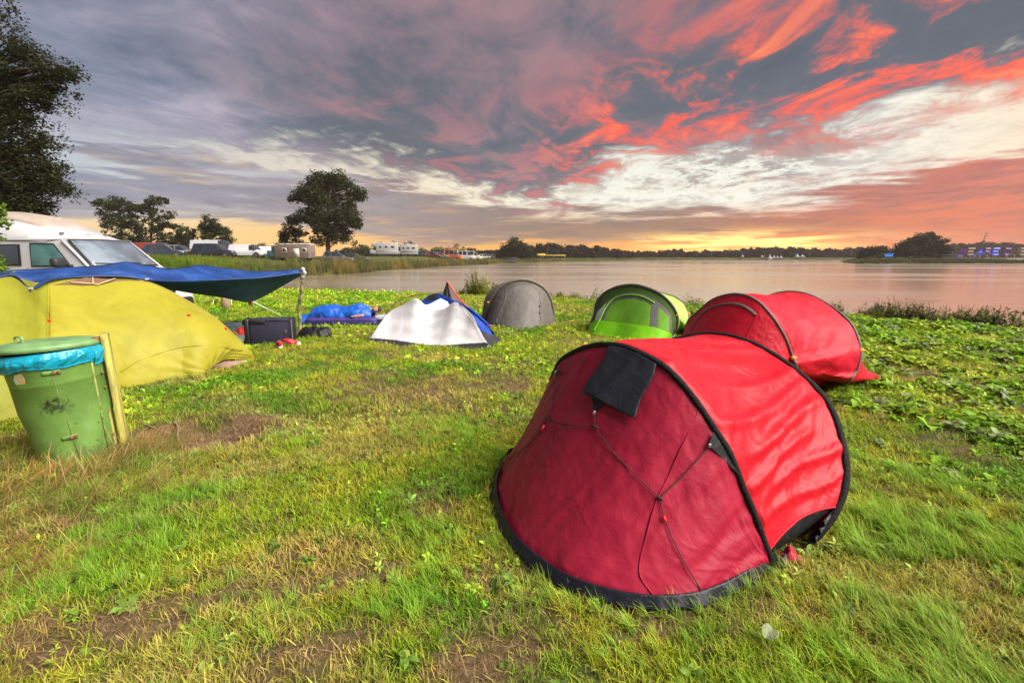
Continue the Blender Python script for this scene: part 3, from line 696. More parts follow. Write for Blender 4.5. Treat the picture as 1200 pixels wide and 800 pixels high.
def rear_red_tent():
    C = (2.945, 5.387); psi = -.98; fr = (-1, .327, .238); re = (1, .327, .381); c, U, V = frame(C, psi)
    A = onplane([(804, 382), (821, 362.5), (836, 350.6), (856, 344.7), (873, 346), (888, 353), (901, 366), (912, 381), (921, 397), (928.4, 416.7), (934, 431)], C, psi, *fr)
    B = onplane([(897, 348.4), (912, 343.4), (929.5, 342), (949, 346), (970.7, 357), (988, 370), (999, 382), (1005.4, 397), (1008.6, 410), (1007.5, 423), (1003, 435), (994.5, 447)], C, psi, *re)
    RF = np.array([*G(942, 456)[:2], 0]); RB = G(990, 449)
    FH = cat(np.vstack([[c - .60 * U - .30 * V], hp(C, psi, *fr, [(-.66, .30)]), A, [RF]]), 160)
    a0 = (B[0] - c).dot(U)
    RH = cat(np.vstack([[c - .80 * U + .34 * V], hp(C, psi, *re, [(-.88, .35), (-.84, .7), (min(-.62, a0 - .12), .98)]), B, [RB]]), 160)
    th = np.linspace(0, pi, 80); E = np.array([c - .30 * V - .78 * cos(a) * U - 1.0 * sin(a) * V for a in th]); E[0] = FH[0]; E[-1] = RF
    tail = G(1033, 441.5)
    er = cat(np.array([RH[0], c - .75 * U + .9 * V, c - .3 * U + 1.45 * V, tail + np.array([-.25, .55, 0]), tail, tail * .55 + RB * .45 + np.array([.02, -.03, 0]), RB]), 80); er[:, 2] = .01
    R = root('popup_tent', 'bright red pop-up tent with thin grey hoops by the lake, behind the crimson one', 'tent', (C[0], C[1], 0))
    wr = lambda t, s: edge_fade(t, s, .05) * (.012 * (fbm(t * 12, s * 1.5, 71) - .5) * 2 + .003 * ridged(t * 25, s * 10, 3))
    E[:, 2] = .02
    front = Surf(patch(FH, E, 150, 80, 0, wr)); front.build('door_panel', M['red2'], R)
    def w2(t, s):
        rad = fbm((t - .5) * 16 * (1 - .5 * s) + 2, s * 1.6, 15, 3) - .5
        return edge_fade(t, s, .04) * (.05 * rad + .014 * ridged(t * 14 + s * 2, s * 2.0, 44) - .03 * np.sin(pi * s))
    Surf(patch(FH, RH, 200, 100, 0, w2)).build('roof_panel', M['red2'], R)
    Surf(patch(RH, er, 120, 50, 0, wr)).build('rear_panel', M['red2'], R)
    V_, F_ = tube(np.clip(er, [-99, -99, .015], 99), .012, 6); mk('ground_tape', V_, F_, M['pale'], R)
    for nm, Hp, r in (('front_hoop', FH, .014), ('rear_hoop', RH, .017)):
        V_, F_ = tube(Hp, r, 8); mk(nm, V_, F_, M['sleeve2'], R)
    z = [front.on(u, v, .006) for u, v in [(809, 388), (817, 375), (829, 363), (845, 357), (861, 356), (874, 360), (886, 369)]]
    P = cat(z, 50); V_, F_ = tube(P, .016, 8, flat=.35); mk('door_zip', V_, F_, M['sleeve2'], R)
    seam = [front.on(u, v, .004) for u, v in [(891, 360), (880, 384), (872, 400)]]; cord('door_seam', seam, .004, M['red2'], R)
    for Hp, u, v in ((FH, 929, 418), (RH, 1008, 410)):
        p = Hp[np.argmin(np.hypot(*(proj(Hp) - np.array([u, v])).T))]; V_, F_ = box(p, (.05, .05, .035), 0, .008); mk('buckle', V_, F_, M['orange'], R)
    to_local(R)

def green_tent():
    C = (2.632, 9.621); psi = -.79; fr = (-1, .071, .103); re = (1, .071, .591); c, U, V = frame(C, psi)
    A = onplane([(697, 372), (699, 356), (706.7, 345), (717, 338.7), (729, 335), (742.7, 334), (756, 336.7), (770.7, 342.7), (782.7, 352), (790.7, 362.7), (794, 373), (792.7, 384), (788, 392)], C, psi, *fr)
    B = onplane([(781, 345), (790.7, 348), (800, 354.7), (805, 362.7), (807, 370.7), (802.7, 384)], C, psi, *re)
    LF = G(697, 385); RF = G(787, 396); RB = G(800, 389)
    FH = cat(np.vstack([[LF], A, [RF]]), 140)
    RH = cat(np.vstack([[LF + .1 * V], hp(C, psi, *re, [(-1.02, .35), (-.9, .7), (-.5, .96), (0, 1.02)]), B, [RB]]), 140)
    E = cat([LF] + [G(u, v) for u, v in [(688.7, 389), (697, 392.7), (720, 395.5), (740, 398.7), (762.7, 400.4), (778, 399.7)]] + [RF], 120); E[:, 2] = .015
    R = root('popup_tent', 'lime green pop-up tent with grey and green mesh door near the water', 'tent', (C[0], C[1], 0))
    wr = lambda t, s: edge_fade(t, s, .05) * (.010 * (fbm(t * 18 + s * 2, s * 1.5, 71) - .5) * 2)
    front = Surf(patch(FH, E, 220, 120, 0, wr))
    full = [(680, 320), (800, 320), (800, 410), (680, 410)]
    q = lambda L: [(680 + x / 7.5, 320 + y / 7.5) for x, y in L]
    cl = [('door_border', q([(60, 600), (60, 420), (140, 300), (200, 210), (300, 150), (400, 133), (520, 135), (640, 165), (740, 230), (800, 320), (830, 420), (800, 560), (790, 700)]), M['mesh_dark']),
          ('grey_border', q([(120, 480), (175, 330), (230, 245), (330, 190), (450, 170), (560, 185), (660, 235), (740, 300), (800, 370), (815, 560), (780, 600), (100, 600)]), M['greyband']),
          ('door_mesh', q([(200, 430), (250, 310), (310, 250), (380, 230), (470, 225), (560, 245), (620, 285), (605, 470), (200, 470)]), M['mesh_green']),
          ('side_mesh', q([(690, 300), (740, 345), (782, 385), (785, 520), (675, 500)]), M['mesh_green']),
          ('white_panel', q([(225, 262), (150, 340), (125, 420), (175, 420), (205, 340)]), M['pale']),
          ('lower_panel', q([(130, 412), (220, 420), (440, 445), (660, 475), (800, 530), (900, 650), (700, 700), (0, 640), (0, 520)]), M['lime'])]
    front.build('door_panel', M['mesh_dark'], R, cl)
    def w2(t, s): return edge_fade(t, s, .04) * (.02 * (fbm(t * 10, s * 1.6, 15, 3) - .5) * 2 - .03 * np.sin(pi * s))
    Surf(patch(FH, RH, 140, 60, 0, w2)).build('roof_panel', M['limepale'], R)
    th = np.linspace(0, pi, 60); er = np.array([c + .15 * V - 1.0 * cos(a) * U + 1.0 * sin(a) * V for a in th]); er[0] = RH[0]; er[-1] = RB; er[:, 2] = .01
    Surf(patch(RH, er, 80, 30, 0, wr)).build('rear_panel', M['limepale'], R)
    V_, F_ = tube(FH, .034, 8, flat=.8); mk('front_hoop', V_, F_, M['sleeve2'], R); V_, F_ = tube(RH, .018, 8); mk('rear_hoop', V_, F_, M['sleeve2'], R)
    V_, F_ = tube(cat([front.on(u, v, .012) for u, v in q([(120, 510), (180, 400), (230, 300), (290, 235), (370, 200), (460, 192), (550, 210), (650, 262)])], 60), .016, 6); mk('door_zip', V_, F_, M['lime'], R)
    V_, F_ = tube(cat(E[:, :], 60), .018, 6); mk('ground_tape', V_, F_, M['lime'], R)
    p = G(721, 396); V_, F_ = box(p + np.array([0, -.02, .02]), (.10, .02, .02), psi); mk('peg_loop', V_, F_, M['orange'], R)
    for u, v in ((793, 369), (806, 367)):
        H_ = FH if u < 800 else RH; p = H_[np.argmin(np.hypot(*(proj(H_) - np.array([u, v])).T))]; V_, F_ = box(p, (.06, .06, .04), 0, .008); mk('buckle', V_, F_, M['orange'], R)
    to_local(R)

def grey_tent():
    C = (.172, 11.086); psi = .116; fr = (-1, .074, .352); c, U, V = frame(C, psi)
    A = onplane([(572.8, 362), (573.5, 357), (578, 346), (587, 336.6), (600, 330), (613, 328), (626, 331), (636.7, 337.7), (644, 348.5), (647.5, 361.5), (648, 370)], C, psi, *fr)
    LF = c - .88 * U; RF = c + .86 * U; FH = cat(np.vstack([[LF], A, [RF]]), 120)
    E = cat([LF] + [G(u, v) for u, v in [(568.4, 375.6), (571, 382), (584.7, 385), (600, 386.4), (615, 386.6), (636.7, 385), (649.9, 380)]] + [RF], 120); E[:, 2] = .012
    RH = cat(np.vstack([[LF + .15 * V], hp(C, psi, 1, .1, .55, [(-.88, .3), (-.75, .75), (-.35, 1.08), (0, 1.13), (.35, 1.08), (.75, .75), (.88, .3)]), [RF + .15 * V]]), 120)
    R = root('popup_tent', 'taupe grey pop-up tent with closed door standing alone near the water', 'tent', (C[0], C[1], 0))
    wr = lambda t, s: edge_fade(t, s, .05) * (.014 * (fbm(t * 14, s * 1.5, 71) - .5) * 2 + .004 * ridged(t * 22, s * 9, 9))
    q = lambda L: [(420 + x / 4.615, 290 + y / 4.615) for x, y in L]
    front = Surf(patch(FH, E, 180, 90, 0, wr))
    front.build('front_panel', M['taupe'], R, [('door_panel', q([(800, 235), (860, 205), (930, 205), (975, 240), (985, 330), (980, 420), (900, 440), (780, 425), (745, 400), (765, 320)]), M['taupe2'])])
    Surf(patch(FH, RH, 100, 40, 0, lambda t, s: -.02 * np.sin(pi * s) * edge_fade(t, s))).build('roof_panel', M['taupe'], R)
    er = np.array([c + .2 * V - .9 * cos(a) * U + 1.1 * sin(a) * V for a in np.linspace(0, pi, 60)]); er[:, 2] = .01; er[0] = RH[0]; er[-1] = RH[-1]
    Surf(patch(RH, er, 80, 30)).build('rear_panel', M['taupe'], R)
    V_, F_ = tube(FH, .05, 8, flat=.7); mk('front_hoop', V_, F_, mat('khaki_sleeve', (.15, .13, .10), .7, var=.3, vscale=20, bump=.3), R)
    for L in ([(800, 232), (790, 290), (765, 350), (748, 395), (760, 418), (800, 432)], [(985, 300), (982, 345), (985, 385)]):
        V_, F_ = tube(cat([front.on(u, v, .006) for u, v in q(L)], 40), .010, 6); mk('door_zip', V_, F_, M['sleeve2'], R)
    V_, F_ = tube(cat(E, 60), .012, 6); mk('ground_tape', V_, F_, M['pale'], R)
    for px in ((649, 381), (572, 354)): V_, F_ = box(D(*px, 10.4), (.05, .05, .03), 0, .006); mk('buckle', V_, F_, M['orange'], R)
    for u in (584, 637):
        for v in (359, 367) if u > 600 else (): V_, F_ = box(front.on(632, v, .01), (.03, .02, .03), 0, .004); mk('toggle', V_, F_, M['black'], R)
    to_local(R)

def white_tent():
    R = root('ridge_tent', 'slack white inner tent with black floor edge beside the sleeping person', 'tent', tuple(G(505, 400)))
    k = lambda L: [D(u, v, y) for u, v, y in L]
    top = k([(428, 402, 8.33), (443, 382, 8.5), (458, 364.5, 8.75), (472, 357.5, 8.7), (487, 349.8, 8.6), (498, 357, 8.55), (510, 362.5, 8.5), (522, 361, 8.4), (534, 354, 8.3), (548, 364, 8.15), (556, 374, 8.0), (566, 394, 7.85), (577, 409.5, 7.74)])
    bot = k([(428, 402.5, 8.3), (440, 404, 8.2), (452, 405, 8.12), (466, 406.5, 8.02), (480, 407.5, 7.97), (494, 408, 7.93), (508, 408.8, 7.88), (522, 409.4, 7.83), (536, 409.6, 7.8), (548, 410, 7.78), (558, 410.3, 7.76), (568, 410.3, 7.74), (577, 410.5, 7.72)])
    def w(t, s):
        x = (t - .42) / .2
        sw = np.sin((s * 5.5 - 1.6 * np.exp(-((t - .5) / .16) ** 2) * (1.3 - s)) * pi) * np.exp(-((t - .52) / .26) ** 2)
        return edge_fade(t, s, .06) * (.006 * sw + .002 * (fbm(t * 9, s * 4, 5) - .5)) - .05 * np.sin(pi * s) * np.exp(-((t - .47) / .13) ** 2) * (1 - s * .5)
    f = Surf(patch(top, bot, 160, 90, .0, w))
    if normals(f.S)[80, 45][1] > 0: f = Surf(patch(top, bot, 160, 90, .0, lambda t, s: -w(t, s)))
    q = lambda L: [(420 + x / 4.615, 290 + y / 4.615) for x, y in L]
    f.build('front_panel', M['white'], R, [('floor_edge', q([(0, 520), (40, 492), (110, 492), (210, 502), (350, 524), (460, 530), (580, 520), (690, 512), (740, 560), (700, 600), (0, 600)]), M['dgrey'])])
    back = [p + np.array([-.15, 1.0, 0]) for p in bot]; back = [np.array([p[0], p[1], .01]) for p in back]
    Surf(patch(top, back, 80, 40, 0, lambda t, s: .03 * (fbm(t * 9, s * 4, 5) - .5) * edge_fade(t, s))).build('rear_panel', M['white'], R)
    # raised rear peak with inner face
    pk = k([(487, 349.8, 8.6), (500, 357, 8.75), (519.5, 348.5, 9.15), (527, 357, 8.8), (534, 354, 8.3)]); ln = k([(487, 352, 8.6), (500, 362, 8.6), (512, 365, 8.6), (524, 364, 8.5), (534, 357, 8.3)])
    Surf(patch(pk, ln, 40, 12)).build('peak_panel', M['white'], R)
    # bowed black guy line over the left side
    cord('guy_line', k([(424, 411, 8.0), (432, 398, 8.25), (455, 364, 8.7), (468, 352, 8.9), (487, 346, 9.0), (505, 344, 9.2)]), .006, M['cord'], R, 60)
    cord('guy_line', k([(536, 353, 8.3), (553, 372, 8.0), (566, 392, 7.8), (575, 409, 7.7), (581, 421, 7.2)]), .005, M['cord'], R, 40)
    V_, F_ = tube(k([(577, 409, 7.68), (579, 416, 7.5)]), .008, 6); mk('peg', V_, F_, M['steel'], R)
    to_local(R)
    R = root('ridge_tent', 'blue ridge tent with grey hem directly behind the slack white one', 'tent', tuple(G(545, 392)))
    top = k([(492, 356, 9.3), (501, 347, 9.3), (513, 343.5, 9.2), (524, 348, 9.05), (534, 353.5, 8.9), (550, 362, 8.8), (562, 372, 8.75), (573, 383, 8.7)])
    bot = k([(500, 375, 8.9), (512, 380, 8.8), (524, 386, 8.7), (536, 392, 8.6), (548, 397, 8.5), (560, 400, 8.4), (572, 402, 8.3), (580, 399, 8.4)])
    f = Surf(patch(top, bot, 90, 50, 0, lambda t, s: .03 * (fbm(t * 14, s * 3, 5) - .5) * edge_fade(t, s)))
    f.build('front_panel', M['blue'], R, [('vent_patch', [(503, 343), (514, 342), (513, 350), (500, 354)], M['dgrey']), ('lower_band', [(556, 385), (571, 390), (590, 400), (590, 420), (550, 420), (540, 384)], M['dgrey'])])
    bk = [np.array([p[0] + .0, p[1] + .8, .01]) for p in bot]; Surf(patch(top, bk, 60, 30)).build('rear_panel', M['blue'], R)
    V_, F_ = tube(cat(k([(534, 353, 8.88), (550, 361.5, 8.78), (562, 371, 8.72), (575, 383, 8.65)]), 30), .02, 6); mk('ridge_tape', V_, F_, M['blue'], R)
    V_, F_ = tube(k([(569, 384, 8.66), (575, 381, 8.66)]), .014, 6); mk('corner_loop', V_, F_, M['redp'], R)
    V_, F_ = patch(k([(561, 388, 8.6), (570, 389, 8.6), (582, 394, 8.5), (587, 398, 8.4)]), k([(561, 404, 8.0), (570, 406, 7.9), (578, 404, 8.0), (586, 401, 8.3)]), 30, 14, .03).reshape(-1, 3), grid_faces(30, 14)
    mk('loose_hem', V_, F_, M['dgrey'], R, solid=.003)
    to_local(R)
    R = root('teepee_tent', 'pointed grey tent with red edge, farthest back in the heap of ridge tents', 'tent', tuple(G(530, 378)))
    ap = D(523.8, 329.4, 10.4)
    b = [G(508, 378), G(516, 381), G(530, 382), G(545, 381), G(556, 376), G(545, 370), G(525, 368), G(510, 372)]
    def cone(i0, i1, nm, m_):
        n = 14; S = np.array([[ap * (1 - s) + (b[i0] * (1 - t) + b[i1] * t) * s + np.array([0, -.05 * sin(pi * s) * sin(pi * t), 0]) for s in np.linspace(0, 1, 16)] for t in np.linspace(0, 1, n)]); Surf(S).build(nm, m_, R)
    gm = fabric('grey_brown_cloth', (.12, .09, .085), .1, .6, .7)
    for i in range(8): cone(i, (i + 1) % 8, 'panel', gm)
    V_, F_ = tube(cat([ap, D(533, 343, 10.3), D(541, 353, 10.1), D(549, 361, 9.9)], 20), .018, 8); mk('red_edge', V_, F_, mat('orange_red_tape', (.72, .07, .03), .6), R)
    to_local(R)

def yellow_tent():
    k = lambda L: [D(u, v, y) for u, v, y in L]
    R = root('dome_tent', 'yellow dome tent half covered by the blue tarp beside the bin', 'tent', (-5.6, 6.0, 0))
    T1 = k([(296, 421, 7.0), (290, 411, 6.99), (276, 394, 6.95), (250, 371, 6.85), (215, 350, 6.7), (190, 337, 6.6), (170, 330, 6.5), (145, 326.5, 6.35), (120, 325.5, 6.2), (85, 326.5, 5.9), (57, 329, 5.6)])
    B1 = [G(u, v, .015) for u, v in [(296, 421), (282, 424.5), (262, 429), (236, 440), (212, 443), (190, 446.5), (168, 451), (145, 456), (120, 463), (90, 472), (55, 484)]]
    B1[2][2] = .10; B1[1][2] = .06
    def w(t, s):
        u_ = t - .30; v_ = 1 - s; ang = np.arctan2(v_ * .9, u_ + 1e-4); rr = np.hypot(u_, v_ * .9)
        pk = .010 * np.sin(ang * 19) * np.exp(-rr * 5) * sstep(0, .05, rr)
        return edge_fade(t, s, .05) * (pk + .024 * (fbm(t * 5, s * 3, 5) - .5) + .005 * ridged(t * 12, s * 6, 3))
    S = patch(T1, B1, 200, 110, .20, w)
    if S[100, 55][1] > patch(T1, B1, 3, 3, 0)[1, 1][1]: S = patch(T1, B1, 200, 110, -.20, lambda t, s: -w(t, s))
    f = Surf(S); f.build('side_panel', M['yellow'], R)
    T2 = k([(57, 329, 5.6), (44, 331, 5.45), (30, 328, 5.25), (18, 324.5, 5.1), (0, 326, 4.9), (-30, 335, 4.6), (-70, 352, 4.3), (-120, 385, 4.0), (-175, 440, 3.75)])
    B2 = [G(u, v, .015) for u, v in [(55, 484), (35, 487), (20, 490), (0, 494), (-20, 497), (-45, 500), (-80, 505), (-125, 510), (-178, 512)]]
    S2 = patch(T2, B2, 120, 80, .12, lambda t, s: .02 * (fbm(t * 6, s * 3, 9) - .5) * edge_fade(t, s))
    if S2[60, 40][1] > patch(T2, B2, 3, 3, 0)[1, 1][1]: S2 = patch(T2, B2, 120, 80, -.12, lambda t, s: -.02 * (fbm(t * 6, s * 3, 9) - .5) * edge_fade(t, s))
    Surf(S2).build('end_panel', M['yellowg'], R)
    T3 = T1 + T2[1:]; B3 = [np.array([p[0] - 1.5 * min(1, i / 3), p[1] + 1.1 * min(1, i / 3), .01]) for i, p in enumerate(B1)] + [np.array([p[0] - 1.9, p[1] + .9, .01]) for p in B2[1:]]
    Surf(patch(T3, B3, 100, 40, 0)).build('rear_panel', M['yellowg'], R)
    seam = M['yellow']
    V_, F_ = tube(cat(T1, 90), .013, 8); mk('pole_sleeve', V_, F_, mat('ochre_sleeve', (.22, .16, .02), .6), R)
    pb = [f.on(u, v, .004) for u, v in [(57, 331), (53, 345), (51, 362), (50, 380), (51, 400), (54, 430), (57, 470)]]; V_, F_ = tube(cat(pb, 40), .010, 8); mk('pole_sleeve', V_, F_, seam, R)
    sm = [f.on(u, v, .004) for u, v in [(141, 436), (160, 424), (186, 414), (210, 407.5), (234, 405), (262, 406.5), (284, 411)]]; V_, F_ = tube(cat(sm, 50), .005, 6); mk('panel_seam', V_, F_, seam, R)
    # propped vent at the top with its struts; a brown sheet paints the hole's shade
    v = [f.on(62, 334, .006), f.on(100, 327.5, .03), f.on(165, 329.5, .006), f.on(130, 331, .004), f.on(100, 335, .004), f.on(80, 334, .004)]
    mk('vent_opening', v, [(0, 1, 5), (1, 4, 5), (1, 3, 4), (1, 2, 3)], mat('vent_hole_shade', (.12, .07, .03), .8), R, smooth=False)
    wd = mat('beige_rod', (.55, .36, .24), .6)
    for a, b in (((82, 333), (113, 335)), ((113, 336), (135, 329)), ((108, 326.5), (109, 335))): V_, F_ = tube([f.on(*a, .035), f.on(*b, .035)], .007, 6); mk('vent_strut', V_, F_, wd, R)
    for u, v_ in ((58, 376), (226, 355.5), (264, 385.5), (296, 420), (112, 326.5)): V_, F_ = box(f.on(u, v_, .012), (.035, .03, .03), .6, .006); mk('peg_loop', V_, F_, M['redp'], R)
    a = [f.on(53, 369, .004), f.on(53, 377, .004), f.on(60, 377, .02)]; mk('loop_patch', a, [(0, 1, 2)], M['dgrey'], R, smooth=False)
    g = [G(240, 434, .01), G(262, 431.5, .01), G(286, 425.5, .01), G(290, 421, .03), G(262, 424, .12), G(246, 430, .06)]
    g2 = [p + np.array([-.12, .25, 0]) for p in g]; mk('groundsheet_edge', g + g2, [(0, 1, 4, 5), (1, 2, 3, 4), (6, 7, 10, 11), (7, 8, 9, 10)], M['pink'], R)
    to_local(R)
    # tarp
    R = root('tarp', 'blue tarp stretched over the yellow tent and tied to a rough stick', 'tarp', (-5.2, 7.6, 0))
    r0 = k([(-70, 345, 4.5), (-30, 334, 4.75), (0, 324.5, 4.95), (18, 323.5, 5.08), (36, 338, 5.25), (58, 328, 5.55), (85, 325, 5.88), (120, 323.5, 6.15), (150, 324.5, 6.35), (172, 328, 6.55), (205, 329.5, 7.1), (240, 328.5, 7.6), (275, 327, 8.05), (310, 325, 8.5), (353, 319.5, 8.95)])
    r1 = k([(-70, 333, 5.3), (-30, 324, 5.5), (0, 318, 5.8), (22, 316.5, 5.95), (45, 315.5, 6.1), (70, 314, 6.3), (100, 312.5, 6.55), (125, 310.5, 6.8), (147, 307, 7.0), (172, 311.5, 7.2), (205, 315, 7.6), (232, 311, 8.0), (246, 312, 8.3), (300, 318, 8.8), (352, 316, 9.02)])
    Surf(np.array([[a * (1 - s) + b * s + Z3 * (.02 * fbm(np.array([i * 1.7]), np.array([s * 3]), 3)[0] * sin(pi * s)) for s in np.linspace(0, 1, 12)] for i, (a, b) in enumerate(zip(cat(r0, 90), cat(r1, 90)))])).build('top_panel', M['tarp'], R, solid=.003)
    r2 = k([(-70, 345, 6.6), (-30, 340, 6.8), (0, 336, 7.2), (22, 336, 7.4), (45, 336, 7.6), (70, 336, 7.9), (100, 336, 8.2), (125, 336, 8.5), (147, 335, 8.7), (172, 336, 9.0), (205, 339, 9.5), (240, 345.5, 10.2), (268, 349.5, 10.6), (296, 353, 11.0), (353, 323, 9.25)])
    r0b = [p + np.array([0, .01, -.012]) for p in r0]
    S = np.array([[a * (1 - s) + b * s + Z3 * (-.05 * sin(pi * s) * sin(pi * i / 89) + .03 * (fbm(np.array([i * .15 + s]), np.array([s * 2.]), 3)[0] - .5) * sin(pi * s)) for s in np.linspace(0, 1, 24)] for i, (a, b) in enumerate(zip(cat(r0b, 90), cat(r2, 90)))])
    Surf(S).build('underside_panel', M['tarp_under'], R, solid=.002)
    Surf(np.array([[a * (1 - s) + b * s for s in np.linspace(0, 1, 6)] for a, b in zip(cat([p + Z3 * .006 for p in r1], 60), cat([p + Z3 * .01 for p in r2], 60))])).build('rear_panel', M['tarp'], R, solid=.002)
    V_, F_ = tube(cat(r0, 120), .011, 6); mk('hem', V_, F_, mat('dark_blue_hem', (.012, .03, .11), .5), R)
    for u, v_, y in ((36, 338, 5.2), (172, 327, 6.5)): V_, F_ = box(D(u, v_, y), (.045, .03, .02), .6, .005); mk('eyelet', V_, F_, M['pale'], R)
    cord('guy_line', k([(36, 339, 5.2), (32, 347, 5.15), (24, 362, 5.05), (17, 386, 4.9)]), .006, M['cord'], R)
    wc = mat('white_cord', (.62, .58, .50), .7)
    V_, F_ = tube([D(296, 353, 10.98), G(331, 371)], .012, 6); mk('guy_line', V_, F_, wc, R); V_, F_ = tube([D(296, 353, 10.98), G(297, 368)], .010, 6); mk('guy_line', V_, F_, wc, R)
    V_, F_ = box(D(293, 355, 10.9), (.07, .05, .10), .3, .01); mk('peg_loop', V_, F_, M['redp'], R)
    P = k([(354, 314, 8.98), (357, 320, 8.95), (354, 326, 8.96), (352, 330, 8.97)]); V_, F_ = tube(cat(P, 14), [.032 + .012 * sin(i * 1.7) for i in range(14)], 8); mk('tied_rag', V_, F_, M['pale'], R)
    to_local(R)
    bark = mat('mossy_bark', (.17, .15, .06), .9, var=.5, vscale=14, bump=1.0, bscale=40, dirt=(.10, .13, .03), dscale=9)
    R = root('support_stick', 'crooked mossy stick that holds up the corner of the blue tarp', 'stick', tuple(G(345, 397)))
    P = cat([D(345, 397, 8.85), D(351, 386, 8.9), D(351.5, 374, 8.93), D(350, 361, 8.96), D(353, 345, 8.96), D(354, 330, 8.97), D(353, 319, 8.97)], 50)
    V_, F_ = tube(P, .034 + .007 * np.sin(np.arange(50) * .9), 9); mk('shaft', V_, F_, bark, R)
    V_, F_ = tube([P[26], P[26] + np.array([.05, 0, .03])], [.02, .013], 7); mk('knot', V_, F_, bark, R); to_local(R)

